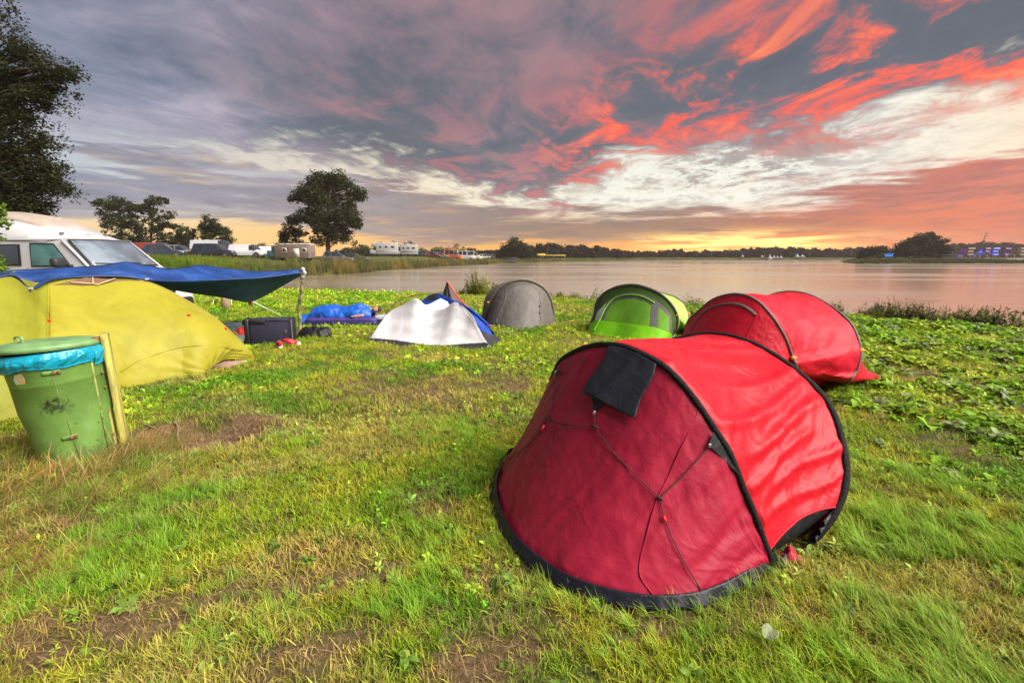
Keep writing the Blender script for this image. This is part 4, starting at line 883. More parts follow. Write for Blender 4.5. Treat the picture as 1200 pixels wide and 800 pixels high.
# ------------------------------------------------------------------ things on the meadow
def lathe(prof, n=48, c=(0, 0, 0), close=False):
    P = []
    for r, z in prof:
        for k in range(n): a = 2 * pi * k / n; P.append((c[0] + r * cos(a), c[1] + r * sin(a), c[2] + z))
    F = [(i * n + k, i * n + (k + 1) % n, (i + 1) * n + (k + 1) % n, (i + 1) * n + k) for i in range(len(prof) - 1) for k in range(n)]
    return np.array(P), F
def litter_bin():
    p = G(88, 541); r0, r1, H = .24, .300, .90
    c = np.array([p[0], p[1] + .16, gz(p[0], p[1]) - .02])
    c[0] -= .10
    R = root('litter_bin', 'weathered green metal litter bin with lid and turquoise bag folded over its rim', 'litter bin', c); R.rotation_euler = (0, radians(-4.6), 0)
    gm = mat('green_bin_paint', (.11, .215, .042), .42, var=.22, vscale=3.2, bump=.25, bscale=9, dirt=(.17, .24, .10), dscale=3, dth=(.52, .7))
    # soot stain and rust specks in the paint
    nt = gm.node_tree; b = nt.nodes['Principled BSDF']; src = NX(nt, b.inputs['Base Color'].links[0].from_socket)
    tc = nt.nodes.new('ShaderNodeTexCoord'); v = NX(nt, tc.outputs['Object']); x, y, z = sep(nt, v)
    # bare soot patch on the side that faces the path
    ang = radians(-57); px_, py_, pz_ = .27 * cos(ang), .27 * sin(ang), .50
    dd = ((x - px_) * (x - px_) * 90 + (y - py_) * (y - py_) * 90 + (z - pz_) * (z - pz_) * 190)
    ns = noise(nt, v, 26, 7, .7, .6); st = (dd + (ns - .5) * 5.5).sst(1.0, -.2)
    c2 = mixc(nt, st * .92, src, (.018, .016, .012)); ns2 = noise(nt, v, 60, 5, .7)
    c2 = mixc(nt, ns2.sst(.66, .72) * .6, c2, (.10, .06, .03)); ns3 = noise(nt, v, 7, 6, .7, 1.0)
    c2 = mixc(nt, (ns3.sst(.48, .62)) * z.sst(.35, 0) * .8, c2, (.05, .07, .03))
    nt.links.new(c2.s, b.inputs['Base Color'])
    body = [(r0 - .01, 0), (r0, .0), (r0 + .004, .03), (r0 + (r1 - r0) * .33, H * .33), (r0 + (r1 - r0) * .66, H * .66), (r1, H - .02), (r1 + .012, H - .01), (r1 + .012, H), (r1 - .01, H), (r1 - .02, H * .5), (r0 - .02, .05)]
    V, F = lathe(body, 56); th = np.arctan2(V[:, 1], V[:, 0]); dn = 1 + .004 * (fbm(th * 2.2 + 5, V[:, 2] * 3, 3) - .5) * 2; V[:, 0] *= dn; V[:, 1] *= dn
    mk('body', V, F, gm, R)
    # door edge, hinge plates
    def onb(a, z, off=0): r = r0 + (r1 - r0) * z / H + off; return np.array([r * cos(radians(a)), r * sin(radians(a)), z])
    V, F = tube([onb(-47, .03, .003), onb(-50, .45, .003), onb(-52, .84, .003)], .0022, 6); mk('door_edge', V, F, mat('rusty_edge', (.17, .14, .05), .7, var=.4, vscale=60), R)
    V, F = tube([onb(-3, .0, .008), onb(-3, .84, .002)], .007, 8); mk('hinge_bar', V, F, mat('yellowed_green', (.22, .24, .05), .7, var=.5, vscale=16, bump=.5), R)
    ru = mat('rust', (.18, .07, .03), .8, var=.5, vscale=50, bump=.5)
    for z in (.24, .76):
        pts = [onb(a, z + dz, .006) for a in np.linspace(-62, -42, 8) for dz in (-.016, .016)]
        mk('hinge_plate', pts, [(2 * i, 2 * i + 2, 2 * i + 3, 2 * i + 1) for i in range(7)], gm, R, solid=.004)
        for a in (-49, -44): V, F = box(onb(a, z, .014), (.018, .018, .022), radians(a), .003); mk('bolt', V, F, ru, R)
    for z, a in ((.12, -25), (.34, -40), (.62, -8), (.50, -15), (.30, -10), (.16, -18)):
        V, F = lathe([(.0, .004), (.006, .003), (.009, 0)], 8); bl = mk('rivet', V + onb(a, z, .001), F, ru, R)
    # paper sticker
    s = [onb(a, z, .004) for a, z in ((-98, .70), (-84, .70), (-82, .74), (-85, .78), (-95, .775), (-99, .74))]; mk('sticker', s, [(0, 1, 2, 3, 4, 5)], mat('worn_sticker', (.30, .36, .26), .6, dirt=(.42, .30, .12), dscale=12, dth=(.45, .55)), R, smooth=False)
    # bag folded over the rim
    n, m = 260, 40; S = np.zeros((n, m, 3)); a = np.linspace(0, 2 * pi, n)
    for j, s_ in enumerate(np.linspace(0, 1, m)):
        low = .125 + .03 * (fbm(a * 1.3, a * 0 + 2, 5) - .5) * 2 + .02 * np.sin(a * 2 + 1); w = .022 * (fbm(np.cos(a) * 4 + 9, np.sin(a) * 4 + s_ * 2.5, 19, 4) - .5) * 2 + .013 * ridged(np.cos(a) * 6 + 3 + s_ * .8, np.sin(a) * 6, 7) * min(1, s_ * 3)
        z = H + .012 - s_ * low; r = r0 + (r1 - r0) * np.clip(z, 0, H) / H + .012 + .014 * sin(pi * min(1, s_ * 1.15)) + w * (.3 + .7 * sin(pi * min(1, s_))) * .8
        if j == 0: r = r * 0 + r1 - .012
        S[:, j] = np.stack([r * np.cos(a), r * np.sin(a), z + (.001 * np.sin(a * 31) * s_)], -1)
    V = S.reshape(-1, 3); bagm = mat('turquoise_bag', (.008, .32, .46), .22, var=.2, vscale=5, bump=.35, bscale=26, trans=.15); mk('bin_bag', V, grid_faces(n, m), bagm, R, solid=.0015)
    # lid, slightly ajar and tilted
    V, F = lathe([(.0, .052), (.09, .050), (.2, .044), (.27, .034), (.30, .022), (.325, .018), (.333, .006), (.333, -.022), (.322, -.024), (.32, .0), (.0, .03)], 60)
    V = V * np.array([.99, .99, 1]) @ np.array([[1, 0, .03], [0, 1, .03], [-.03, -.03, 1]]).T + np.array([-.01, -.01, H + .045])
    lid = mk('lid', V, F, mat('pale_green_lid', (.13, .25, .09), .5, var=.25, vscale=7, bump=.3, bscale=20, dirt=(.20, .24, .14), dscale=8, dth=(.55, .75)), R)
    hb = radians(-118); hc = np.array([.17 * cos(hb), .17 * sin(hb), H + .088]); hd = np.array([cos(hb + pi / 2), sin(hb + pi / 2), 0]) * .075
    V, F = tube(cat([hc - hd, hc - hd * .95 + Z3 * .045, hc + Z3 * .052, hc + hd * .95 + Z3 * .045, hc + hd], 24), .010, 8, flat=.6); mk('handle', V, F, M_lid_handle(), lid)
    V, F = box((.25, .10, H + .045), (.10, .10, .04), .3, .012); mk('lid_hinge', V, F, ru, R)
    # the weathered board it hangs on
    wood = mat('lichened_wood', (.33, .29, .07), .85, var=.5, vscale=12, bump=.8, bscale=30, stretch=(1, 1, .12), dirt=(.55, .50, .08), dscale=14, dth=(.48, .6))
    q = G(146, 524); q[2] = gz(q[0], q[1]); P = root('wooden_post', 'lichen covered wooden post behind the green bin', 'post', q); P.rotation_euler = (0, radians(-2.2), 0)
    for i, (dx, dy, w_, d_, h_) in enumerate(((0, .02, .045, .10, .93), (-.052, -.02, .035, .09, .90))):
        V, F = box((dx, dy, h_ / 2 - .05), (w_, d_, h_ + .1), .55, .006); V[:, 0] += .006 * np.sin(V[:, 2] * 9); mk('board', V, F, wood, P)
    for z in (.1, .3, .5, .62, .78): V, F = box((-.02 + .02 * (z > .4), -.06, z), (.018, .018, .018), .5, .004); mk('bolt', V, F, ru, P)
def M_lid_handle(): return mat('lid_handle', (.17, .32, .12), .45, var=.3, vscale=20)

def suitcase():
    c = (G(288, 408) + G(349, 403)) / 2; a = atan2(G(349, 403)[1] - G(303, 408)[1], G(349, 403)[0] - G(303, 408)[0]); a = .22
    c = np.array([-4.42, 8.22, .0])
    R = root('suitcase', 'dark navy suitcase lying on its long edge by the stick', 'suitcase', c, a)
    cl = mat('navy_canvas', (.014, .014, .036), .75, var=.3, vscale=30, bump=.4, bscale=150); bl = mat('black_trim', (.010, .010, .011), .5, var=.3, vscale=20, bump=.3)
    V, F = box((.04, 0, .25), (.74, .24, .49), 0, .035); mk('shell', V, F, cl, R)
    V, F = box((-.355, 0, .25), (.10, .262, .505), 0, .035); mk('end_trim', V, F, bl, R); V, F = box((.385, 0, .25), (.06, .255, .50), 0, .03); mk('end_trim', V, F, bl, R)
    for z in (.08, .42):
        V, F = box((-.41, -.07, z), (.04, .05, .07), 0, .01); mk('wheel', V, F, bl, R)
    V, F = tube([(-.30, -.127, .035), (.36, -.127, .035), (.36, -.127, .465), (-.30, -.127, .465), (-.30, -.127, .035)], .006, 6); mk('zip', V, F, bl, R)
    V, F = box((-.16, -.125, .44), (.24, .03, .055), 0, .01); mk('handle', V, F, bl, R)
    V, F = box((.28, -.126, .25), (.05, .012, .06), 0, .004); mk('badge', V, F, mat('brown_leather', (.08, .05, .03), .6), R)
def shoe_pair():
    cm = mat('red_canvas', (.62, .012, .03), .8, var=.3, vscale=60, bump=.3); wm = mat('white_rubber', (.62, .58, .54), .6, var=.15, vscale=30)
    for i, (u, v, rz, lab) in enumerate(((328, 408.5, 2.2, 'red canvas sneaker with white toe standing upright against the suitcase'), (343, 406.5, -.35, 'red canvas sneaker lying on its side next to the tarp stick'))):
        p = G(u, v); R = root('sneaker', lab, 'shoe', p, rz, 'pair of red sneakers'); L = .29; R.location[2] = .03
        if i: R.rotation_euler = (.9, .1, rz); R.location[2] = .07
        n, m = 16, 14; S = np.zeros((n, m, 3))
        for a, t in enumerate(np.linspace(0, 1, n)):
            w = .048 * (sin(pi * min(1, t * .9 + .08)) ** .5) * (1 if t < .6 else 1.05); h = .085 if t < .35 else .085 - .05 * sstep(.35, .8, t)
            h = float(h) * (1 - .5 * (t > .95))
            for b in range(m): q = 2 * pi * b / m; S[a, b] = (L * (t - .4), w * cos(q), .03 + h * .5 + h * .5 * sin(q))
        V = S.reshape(-1, 3); F = grid_faces(n, m, False, True) + [tuple(range(m))[::-1], tuple((n - 1) * m + k for k in range(m))]; mk('upper', V, F, cm, R)
        pts = [(L * (t - .4), .052 * sin(pi * min(1, t * .9 + .08)) ** .5) for t in np.linspace(0, 1, 14)]; ol = [(x, y) for x, y in pts] + [(x, -y) for x, y in pts[::-1]]
        k = len(ol); V = [(x, y, 0) for x, y in ol] + [(x, y, .03) for x, y in ol]; F = [tuple(range(k))[::-1], tuple(range(k, 2 * k))] + [(j, (j + 1) % k, (j + 1) % k + k, j + k) for j in range(k)]; mk('sole', V, F, wm, R, smooth=False)
        V, F = lathe([(.0, .026), (.02, .022), (.038, .008), (.042, -.01)], 14); mk('toe_cap', V + np.array([L * .55, 0, .036]), F, wm, R)
        V, F = tube(cat([(L * .35, .02, .075), (L * .25, -.02, .09), (L * .15, .02, .10), (L * .05, -.02, .115)], 16), .003, 6); mk('lace', V, F, wm, R)
def blob_sheet(name, c, a, b, h, seed, m, parent=None, rz=0.0, n=46, edge=.012, amp=.5, fr=3.0, foldy=0.0):
    """heap of soft cloth or plastic: closed dome with folds"""
    V = []; rows = 20
    for i in range(rows):
        s = i / (rows - 1); z = h * cos(s * pi / 2) ** .8
        for k in range(n):
            t = 2 * pi * k / n; r = sin(s * pi / 2) ** .75
            x = cos(t) * r; y = sin(t) * r
            f = fbm(np.array([x * fr + 5]), np.array([y * fr + s]), seed)[0] - .5; g = ridged(np.array([x * fr * 1.6]), np.array([y * fr * 1.6 + 3]), seed + 3)[0]
            rad = 1 + f * amp * .6; zz = max(edge, z * (1 + f * amp * 1.2) + g * h * .12 * amp)
            if s > .98: zz = edge * .3
            X, Y = x * a * rad, y * b * rad; V.append((c[0] + X * cos(rz) - Y * sin(rz), c[1] + X * sin(rz) + Y * cos(rz), c[2] + zz))
    F = grid_faces(rows, n, False, True); F.append(tuple(range(n))[::-1]); return mk(name, V, F, m, parent)
def small_things():
    bag = blob_sheet('rubbish_bag', (0, 0, 0), .34, .2, .2, 4, mat('black_bin_bag', (.008, .008, .010), .42, bump=.8, bscale=18, spec=.3), None, .1, amp=.5); bag.location = G(366, 397); bag.location[1] += .12
    tag(bag, 'black plastic rubbish bag slumped beside the suitcase', 'bag')
    # groundsheet under the tarp
    c = [G(262, 379), G(322, 379), G(312, 402), G(283, 408)]
    n = 26; S = np.array([[(c[0] * (1 - a) + c[1] * a) * (1 - b) + (c[3] * (1 - a) + c[2] * a) * b + Z3 * (.02 + .02 * fbm(np.array([a * 7]), np.array([b * 5]), 8)[0]) for b in np.linspace(0, 1, n)] for a in np.linspace(0, 1, n)])
    o = mk('groundsheet', S.reshape(-1, 3), grid_faces(n, n), mat('grey_green_sheet', (.16, .24, .22), .6, var=.3, vscale=4, bump=.5, bscale=12)); tag(o, 'pale grey-green groundsheet spread on the grass under the tarp', 'groundsheet')
    b = blob_sheet('cloth_bundle', (0, 0, 0), .13, .1, .12, 12, mat('red_towel', (.62, .03, .02), .9, bump=.5, bscale=40), amp=.8); b.location = G(285, 393); b.location[2] = .03; tag(b, 'small red bundle lying on the grey-green groundsheet', 'cloth')
    b = blob_sheet('cloth_bundle', (0, 0, 0), .16, .12, .07, 15, mat('tan_towel', (.30, .17, .10), .9, bump=.5, bscale=40), amp=.8); b.location = G(278, 393); b.location[2] = .03; tag(b, 'small tan bundle on the groundsheet left of the red one', 'cloth')
    gt = mat('teal_bottle', (.01, .34, .24), .4)
    for i, (u, v, lab) in enumerate(((419, 385, 'small teal green rag on the grass before the air mattress'), (434, 387, 'small teal green rag farther right toward the white tent'))):
        o = blob_sheet('rag', (0, 0, 0), .12, .06, .03, 5 + i, gt, amp=1.0, n=20); o.location = G(u, v); tag(o, lab, 'cloth')
    # pale dead leaf in the foreground
    p = G(893, 770); p[2] = gz(p[0], p[1]) + .07; n = 12; S = np.zeros((n, n, 3))
    for i, a in enumerate(np.linspace(-1, 1, n)):
        for j, b in enumerate(np.linspace(0, 1, n)): w = .030 * (1 - (1 - b) ** 2) ** .5 * (1 - b ** 3 * .5) if b > 0 else 0; S[i, j] = (a * w * 1.25, b * .075, .012 * abs(a) + .012 * sin(b * 3) + .003 * fbm(np.array([a * 4]), np.array([b * 6]), 2)[0])
    R = root('dead_leaf', 'pale translucent dead leaf lying on the foreground grass', 'leaf', p, -.2); lm = mat('pale_leaf', (.24, .29, .13), .45, var=.25, vscale=60, bump=.4, bscale=120, trans=.3)
    mk('leaf_blade', S.reshape(-1, 3), grid_faces(n, n), lm, R, solid=.0006); V, F = tube([(0, 0, .004), (.025, -.03, .01), (.05, -.05, .015)], .0016, 6); mk('stalk', V, F, lm, R); R.rotation_euler = (.15, .2, -.9)
    # branches in the worn hole
    br = mat('dry_branch', (.24, .16, .10), .9, var=.5, vscale=30, bump=.8, bscale=60)
    for i, (px, r, lab) in enumerate((([(160, 494, .06), (178, 500, .05), (192, 506, .02), (208, 509, -.02)], .008, 'thin reddish dry twig leaning into the bare hollow beside the bin'),
                                ([(205, 493, .04), (209, 502, .02), (208, 512, -.02), (213, 523, -.05), (215, 534, -.06)], .011, 'crooked grey-brown branch in the middle of the bare hollow'),
                                ([(206, 497, .03), (218, 478, .05), (229, 464, .07)], .005, 'long thin twig pointing up and right from the bare hollow'))):
        P = [G(u, v, z) for u, v, z in px]; V, F = tube(cat(P, 24), np.linspace(r, r * .5, 24) * (1 + .2 * np.sin(np.arange(24) * 1.3)), 7); o = mk('branch', V, F, br); tag(o, lab, 'branch')
    # camp chair legs behind the tarp
    p = G(262, 358); R = root('camp_chair', 'folding camp chair with pale tube legs standing under the tarp', 'chair', p, .4); al = mat('pale_tube', (.55, .50, .46), .4, .3); dk = mat('brown_canvas', (.10, .07, .05), .8)
    for sx in (-1, 1):
        V, F = tube([(sx * .26, -.25, 0), (sx * .24, .22, .45)], .013, 8); mk('leg', V, F, al, R); V, F = tube([(sx * .26, .25, 0), (sx * .24, -.22, .45)], .013, 8); mk('leg', V, F, al, R)
    V, F = box((0, 0, .45), (.5, .46, .03), 0, .01); mk('seat', V, F, dk, R); V, F = box((0, .26, .72), (.5, .03, .42), 0, .01); mk('backrest', V, F, dk, R)
    st = root('tree_stump', 'thin brown stump of wood behind the tarp, seen just under its sagging edge', 'stump', G(266, 361)); V, F = tube([(0, 0, -.05), (-.02, 0, .2), (-.08, 0, .42), (-.10, 0, .5)], [.16, .12, .07, .05], 10); mk('trunk', V, F, br, st)
    # wire peg right of the big tent
    V, F = tube([G(985, 598, .01), G(1004, 598, .01), G(1008, 594, .01), G(989, 586, .06)], .0028, 6); o = mk('tent_peg', V, F, mat('pale_wire', (.6, .55, .45), .5, .2)); tag(o, 'bent pale wire tent peg in the grass right of the big red tent', 'tent peg')

def sleeper():
    # air mattress
    c = np.array([-4.02, 10.85, 0.]); rz = .02
    k85 = .86
    R = root('air_mattress', 'purple and navy air mattress on the grass under the sleeping person', 'air mattress', c, rz)
    pm = mat('purple_velour', (.06, .022, .16), .6, var=.2, vscale=6, bump=.2); nm = mat('navy_vinyl', (.012, .022, .10), .4, var=.2, vscale=6)
    for i in range(6):
        y = -.33 + .13 * i; n = 26; rr = np.full(n, .075); rr[0] = rr[-1] = .03; rr[1] = rr[-2] = .062
        V, F = tube([( -.95 + 1.9 * k / (n - 1), y, .135) for k in range(n)], rr, 12); mk('air_tube', V, F, pm, R)
    V, F = box((0, 0, .065), (1.96, .86, .12), 0, .05); mk('mattress_base', V, F, nm, R)
    # person on the side under the blue bag; head at the right
    skin = mat('skin', (.42, .20, .13), .55, var=.12, vscale=20); hair = mat('brown_hair', (.055, .026, .014), .7, var=.5, vscale=60, bump=1, bscale=140)
    P = root('person', 'sleeping person with short brown hair wrapped in the blue sleeping bag', 'person', (c[0], c[1], .2), rz)
    me = bpy.data.meshes.new('body'); J = [(-.85, .02, .12), (-.45, .10, .14), (-.40, -.02, .13), (0, .08, .17), (.28, .05, .19), (.55, .03, .20), (.70, .02, .19), (.80, 0, .19), (.50, -.16, .14), (.62, -.30, .07), (.40, -.36, .05), (.34, -.37, .05)]
    E_ = [(0, 1), (1, 3), (3, 4), (4, 5), (5, 6), (6, 7), (5, 8), (8, 9), (9, 10), (10, 11)]; me.from_pydata(J, E_, []); b = bpy.data.objects.new('body', me); COL.objects.link(b); b.parent = P; me.materials.append(skin)
    sk = b.modifiers.new('skin', 'SKIN'); rad = [.05, .07, .07, .12, .12, .12, .055, .06, .06, .042, .035, .02]
    for i, r in enumerate(rad): me.skin_vertices[0].data[i].radius = (r, r)
    me.skin_vertices[0].data[3].use_root = True; b.modifiers.new('sub', 'SUBSURF').levels = 2; b.modifiers['sub'].render_levels = 2
    # head on its side, face toward the camera
    n, m = 22, 26; S = np.zeros((n, m, 3))
    for i, p in enumerate(np.linspace(0, pi, n)):
        for j in range(m):
            t = 2 * pi * j / m; x, y, z = cos(p), sin(p) * cos(t), sin(p) * sin(t)
            r = 1 + .10 * exp(-((x + .25) ** 2 + (y + 1) ** 2 + z ** 2) * 14) * 2.2 - .05 * exp(-((x - .05) ** 2 * 60 + (y + .9) ** 2 * 6 + (abs(z) - .38) ** 2 * 40))
            S[i, j] = (x * .118 * r, y * .098 * r, z * .08 * r)
    head = mk('head', S.reshape(-1, 3) + np.array([.90, -.02, .20]), grid_faces(n, m, False, True), skin, P)
    for z in (-.032, .032): V, F = lathe([(0, .006), (.011, .003), (.013, -.004)], 10); V = V[:, [0, 2, 1]] * np.array([1, -1, .6]); mk('eyelid', V + np.array([.905, -.113, .20 + z]), F, skin, head)
    V, F = tube(cat([(.85, -.108, .18), (.848, -.113, .20), (.85, -.108, .22)], 8), .0045, 6); mk('mouth', V, F, mat('lips', (.34, .10, .08), .5), head)
    V, F = box((.90, .0, .282), (.06, .035, .012), 0, .005); mk('ear', V, F, skin, head)
    S2 = S.copy() * 1.16
    keep = [];
    for i in range(n):
        for j in range(m): S2[i, j] *= 1 + .10 * (fbm(np.array([i * .9]), np.array([j * .9]), 3)[0] - .5)
    F2 = [f for f in grid_faces(n, m, False, True) if (lambda q: q[0] > .045 or q[1] > .02)(S2.reshape(-1, 3)[list(f)].mean(0))]
    mk('hair', S2.reshape(-1, 3) + np.array([.905, .0, .20]), F2, hair, P)
    # five fingers of the resting hand
    for k, (dy, L) in enumerate(((-.022, .055), (-.008, .068), (.006, .072), (.020, .062))):
        V, F = tube([(.36, -.37 + dy, .055), (.36 - L * .6, -.375 + dy, .060), (.36 - L, -.378 + dy * 1.1, .045)], [.009, .008, .006], 6); mk('finger', V, F, skin, P)
    V, F = tube([(.38, -.395, .05), (.35, -.42, .055), (.33, -.425, .045)], [.010, .009, .007], 6); mk('thumb', V, F, skin, P)
    # sleeping bag: body length shell with folds
    n, m = 90, 44; S = np.zeros((n, m, 3)); xs = np.linspace(-1.28, .80, n)
    for i, x in enumerate(xs):
        t = i / (n - 1); hip = exp(-((t - .42) / .22) ** 2); sh = exp(-((t - .82) / .15) ** 2); foot = exp(-((t - .08) / .10) ** 2)
        w = .20 + .13 * hip + .12 * sh + .05 * foot; h = (.12 + .13 * hip + .14 * sh + .05 * foot) * min(1, (t * 14) ** .5) * min(1, ((1 - t) * 18 + .25) ** .5); w *= min(1, (t * 12) ** .5 + .02)
        base = -.18 + .18 * float(sstep(-.98, -.80, x))
        for j in range(m):
            a = -pi * .12 + (pi * 1.24) * j / (m - 1); f = fbm(np.array([x * 4.2 + cos(a) * 1.5]), np.array([a * 1.6 + x * 2]), 31)[0] - .5; g = ridged(np.array([x * 3.2 - a * .6]), np.array([a * 1.2]), 37)[0]
            r = 1 + .30 * f + .10 * g
            z = h * 1.25 * max(-.3, sin(a)) * r
            S[i, j] = (x, -cos(a) * w * r * 1.05 + .01, base + (.0 if x < -.9 else .02) + max(z, -.03))
    bagm = mat('blue_sleeping_bag', (.006, .085, .42), .42, var=.2, vscale=5, bump=.5, bscale=30)
    B = root('sleeping_bag', 'bright blue sleeping bag pulled over the sleeping person', 'sleeping bag', (c[0], c[1], .2), rz); mk('shell', S.reshape(-1, 3), grid_faces(n, m), bagm, B, solid=.012, offset=1)
    p = blob_sheet('pillow', (0, 0, 0), .19, .15, .10, 3, mat('grey_pillow', (.35, .36, .42), .8), amp=.3); p.location = (c[0] + .90, c[1], .12)
    for o_ in (R, P, B): o_.scale = (k85, k85, k85)
    P.location[2] = B.location[2] = .2 * k85; tag(p, 'small greyish pillow beside the sleeping head', 'pillow')

# ------------------------------------------------------------------ vehicles
VM = {}
def vmats():
    VM['glass'] = mat('vehicle_glass', (.02, .028, .032), .06, var=.3, vscale=2, coat=.6)
    VM['tyre'] = mat('tyre_rubber', (.015, .015, .016), .8, bump=.3); VM['rim'] = mat('wheel_rim', (.32, .32, .34), .35, .8)
    VM['head'] = mat('headlight_glass', (.55, .58, .60), .12, coat=.6); VM['tail'] = mat('tail_light', (.55, .010, .012), .25); VM['trim'] = mat('dark_trim', (.02, .02, .022), .6)
    VM['plate'] = mat('yellow_plate', (.62, .42, .03), .5); VM['wplate'] = mat('reflector', (.7, .25, .02), .4)
def paint(name, c): return mat(name, c, .28, .0, var=.06, vscale=2, coat=.5, dirt=tuple(x * .75 + .01 for x in c), dscale=2.2, dth=(.5, .8))
def section(w, zl, zb, zr, wr):
    h = [(0, zl), (w * .80, zl), (w * .97, zl + .10), (w, (zl + zb) / 2), (w * .99, zb - .06), (w * .965, zb), (wr, zr - .07), (wr * .86, zr - .015), (wr * .45, zr), (0, zr + .012)]
    return [(y, z) for y, z in h] + [(-y, z) for y, z in h[-2:0:-1]]
def vehicle(name, label, catg, loc, rz, L, W, H, col, cabin, hood, glass_spans, belt=.55, clear=.22, group=None, wheels=(.18, .80), wr=.82, rear_glass=True, parts=None, taper=1.0, wheel_r=.31):
    """cabin = (rear bottom, rear top, front top, front bottom) as fractions of the length; front is +x"""
    R = root(name, label, catg, loc, rz, group); w = W / 2; zb = H * belt; x = lambda f: (f - .5) * L; hood_z, nose_z = hood
    stn = [(0.0, .90, zb * .93, zb * .95, .86), (.015, .97, zb, zb + .01, .9), (cabin[0], 1, zb, zb + .02, .93), (cabin[1], 1, zb, H * .985, wr)]
    gl = sorted(glass_spans); xs = set()
    for a, b in gl: xs |= {a, b}
    xs = sorted(q for q in xs if cabin[1] + .012 < q < cabin[2] - .012)
    for q in xs: t = (q - cabin[1]) / (cabin[2] - cabin[1]); stn.append((q, 1, zb, H * (.985 + .015 * sin(pi * t)), wr))
    stn += [(cabin[2], 1, zb, H * .985, wr), (cabin[3], 1, zb, hood_z * H + .01, .93), ((cabin[3] + 1) / 2, .985, min(zb, hood_z * H - .02), (hood_z * .55 + nose_z * .45) * H, .86), (.975, .93, nose_z * H - .06, nose_z * H, .76), (1.0, .86, nose_z * H - .16, nose_z * H - .12, .72)]
    rings = []; n = 18
    for f, kw, b_, r_, kr in stn:
        b2 = min(b_, r_ - .02); rings.append([(x(f), y, z) for y, z in section(w * kw, clear + (.06 if f in (0.0, 1.0) else 0), b2, max(r_, b2 + .02), w * kr)])
    V = np.array([p for r in rings for p in r]); F = []; G_ = {}
    ic = [i for i, s in enumerate(stn) if s[0] == cabin[0]][0]; it = [i for i, s in enumerate(stn) if s[0] == cabin[2]][0]
    for i in range(len(stn) - 1):
        fm = (stn[i][0] + stn[i + 1][0]) / 2
        for j in range(n):
            f = (i * n + j, i * n + (j + 1) % n, (i + 1) * n + (j + 1) % n, (i + 1) * n + j)
            side = j in (5, 12); top = j in (6, 7, 8, 9, 10, 11)
            if side and any(a - 1e-6 <= fm <= b + 1e-6 for a, b in gl): G_.setdefault(('side_window', i, j), []).append(f)
            elif i == it and (top or side) : G_.setdefault(('windscreen',), []).append(f)
            elif i == ic and top and rear_glass: G_.setdefault(('rear_window',), []).append(f)
            else: F.append(f)
    F += [tuple(range(n))[::-1], tuple((len(stn) - 1) * n + k for k in range(n))]
    body = mk('body', V, F, col, R)
    e = body.modifiers.new('edges', 'EDGE_SPLIT'); e.split_angle = radians(38)
    for k, fs in G_.items():
        used = sorted({i for f in fs for i in f}); mp = {a: b for b, a in enumerate(used)}
        mk(k[0], V[used], [tuple(mp[i] for i in f) for f in fs], VM['glass'], R, smooth=False)
    for f in wheels:
        for s in (-1, 1):
            wx = x(f); wy = s * (w - .07)
            prof = [(.12, -.09), (wheel_r - .03, -.10), (wheel_r, -.07), (wheel_r, .07), (wheel_r - .03, .10), (.12, .09)]
            P = [(wx + r * cos(t), wy + z, wheel_r + r * sin(t)) for r, z in prof for t in np.linspace(0, 2 * pi, 17)[:-1]]
            wo = root('wheel', None, None); wo.parent = R; wo.name = 'wheel'
            for kk in ('label', 'category'): 
                if kk in wo: del wo[kk]
            mk('tyre', P, grid_faces(6, 16, False, True), VM['tyre'], wo)
            P = [(wx + r * cos(t), wy + s * z, wheel_r + r * sin(t)) for r, z in ((0, .085), (.05, .095), (.13, .07), (wheel_r * .68, .092), (wheel_r * .72, .07)) for t in np.linspace(0, 2 * pi, 17)[:-1]]
            mk('rim', P, grid_faces(5, 16, False, True), VM['rim'], wo)
            # arch lip
            P = [(wx + (wheel_r + .05) * cos(t), s * (w + .004), wheel_r + (wheel_r + .05) * sin(t)) for t in np.linspace(-.1, pi + .1, 16)]; V_, F_ = tube(P, .022, 5); mk('wheel_arch', V_, F_, VM['trim'], R)
    for s in (-1, 1):
        V_, F_ = box((x(.965), s * w * .72, nose_z * H - .10), (.16, .30, .14), 0, .03); mk('headlight', V_, F_, VM['head'], R)
        V_, F_ = box((x(.012), s * w * .84, zb * .86), (.07, .18, .26), 0, .02); mk('tail_light', V_, F_, VM['tail'], R)
        V_, F_ = box((x(cabin[3] - .04), s * (w + .09), zb + .04), (.10, .16, .11), 0, .03); mk('mirror', V_, F_, VM['trim'], R)
    V_, F_ = box((x(.985), 0, clear + .17), (.14, W * .86, .17), 0, .04); mk('bumper', V_, F_, VM['trim'], R)
    V_, F_ = box((x(.01), 0, clear + .17), (.12, W * .88, .17), 0, .04); mk('bumper', V_, F_, VM['trim'], R)
    V_, F_ = box((x(-.006), 0, clear + .38), (.02, .46, .11)); mk('number_plate', V_, F_, VM['plate'], R)
    for s in (-1, 1):
        for fr_ in sorted({(gl[k][1] + gl[k + 1][0]) / 2 for k in range(len(gl) - 1)})[:3]: V_, F_ = box((x(fr_), s * (w + .001), (clear + zb) / 2 + .05), (.012, .012, zb - clear - .16)); mk('door_gap', V_, F_, VM['trim'], R)
    return R
def at_ground(u, y): p = D(u, 300, y); return (p[0], p[1], gz(p[0], p[1]))
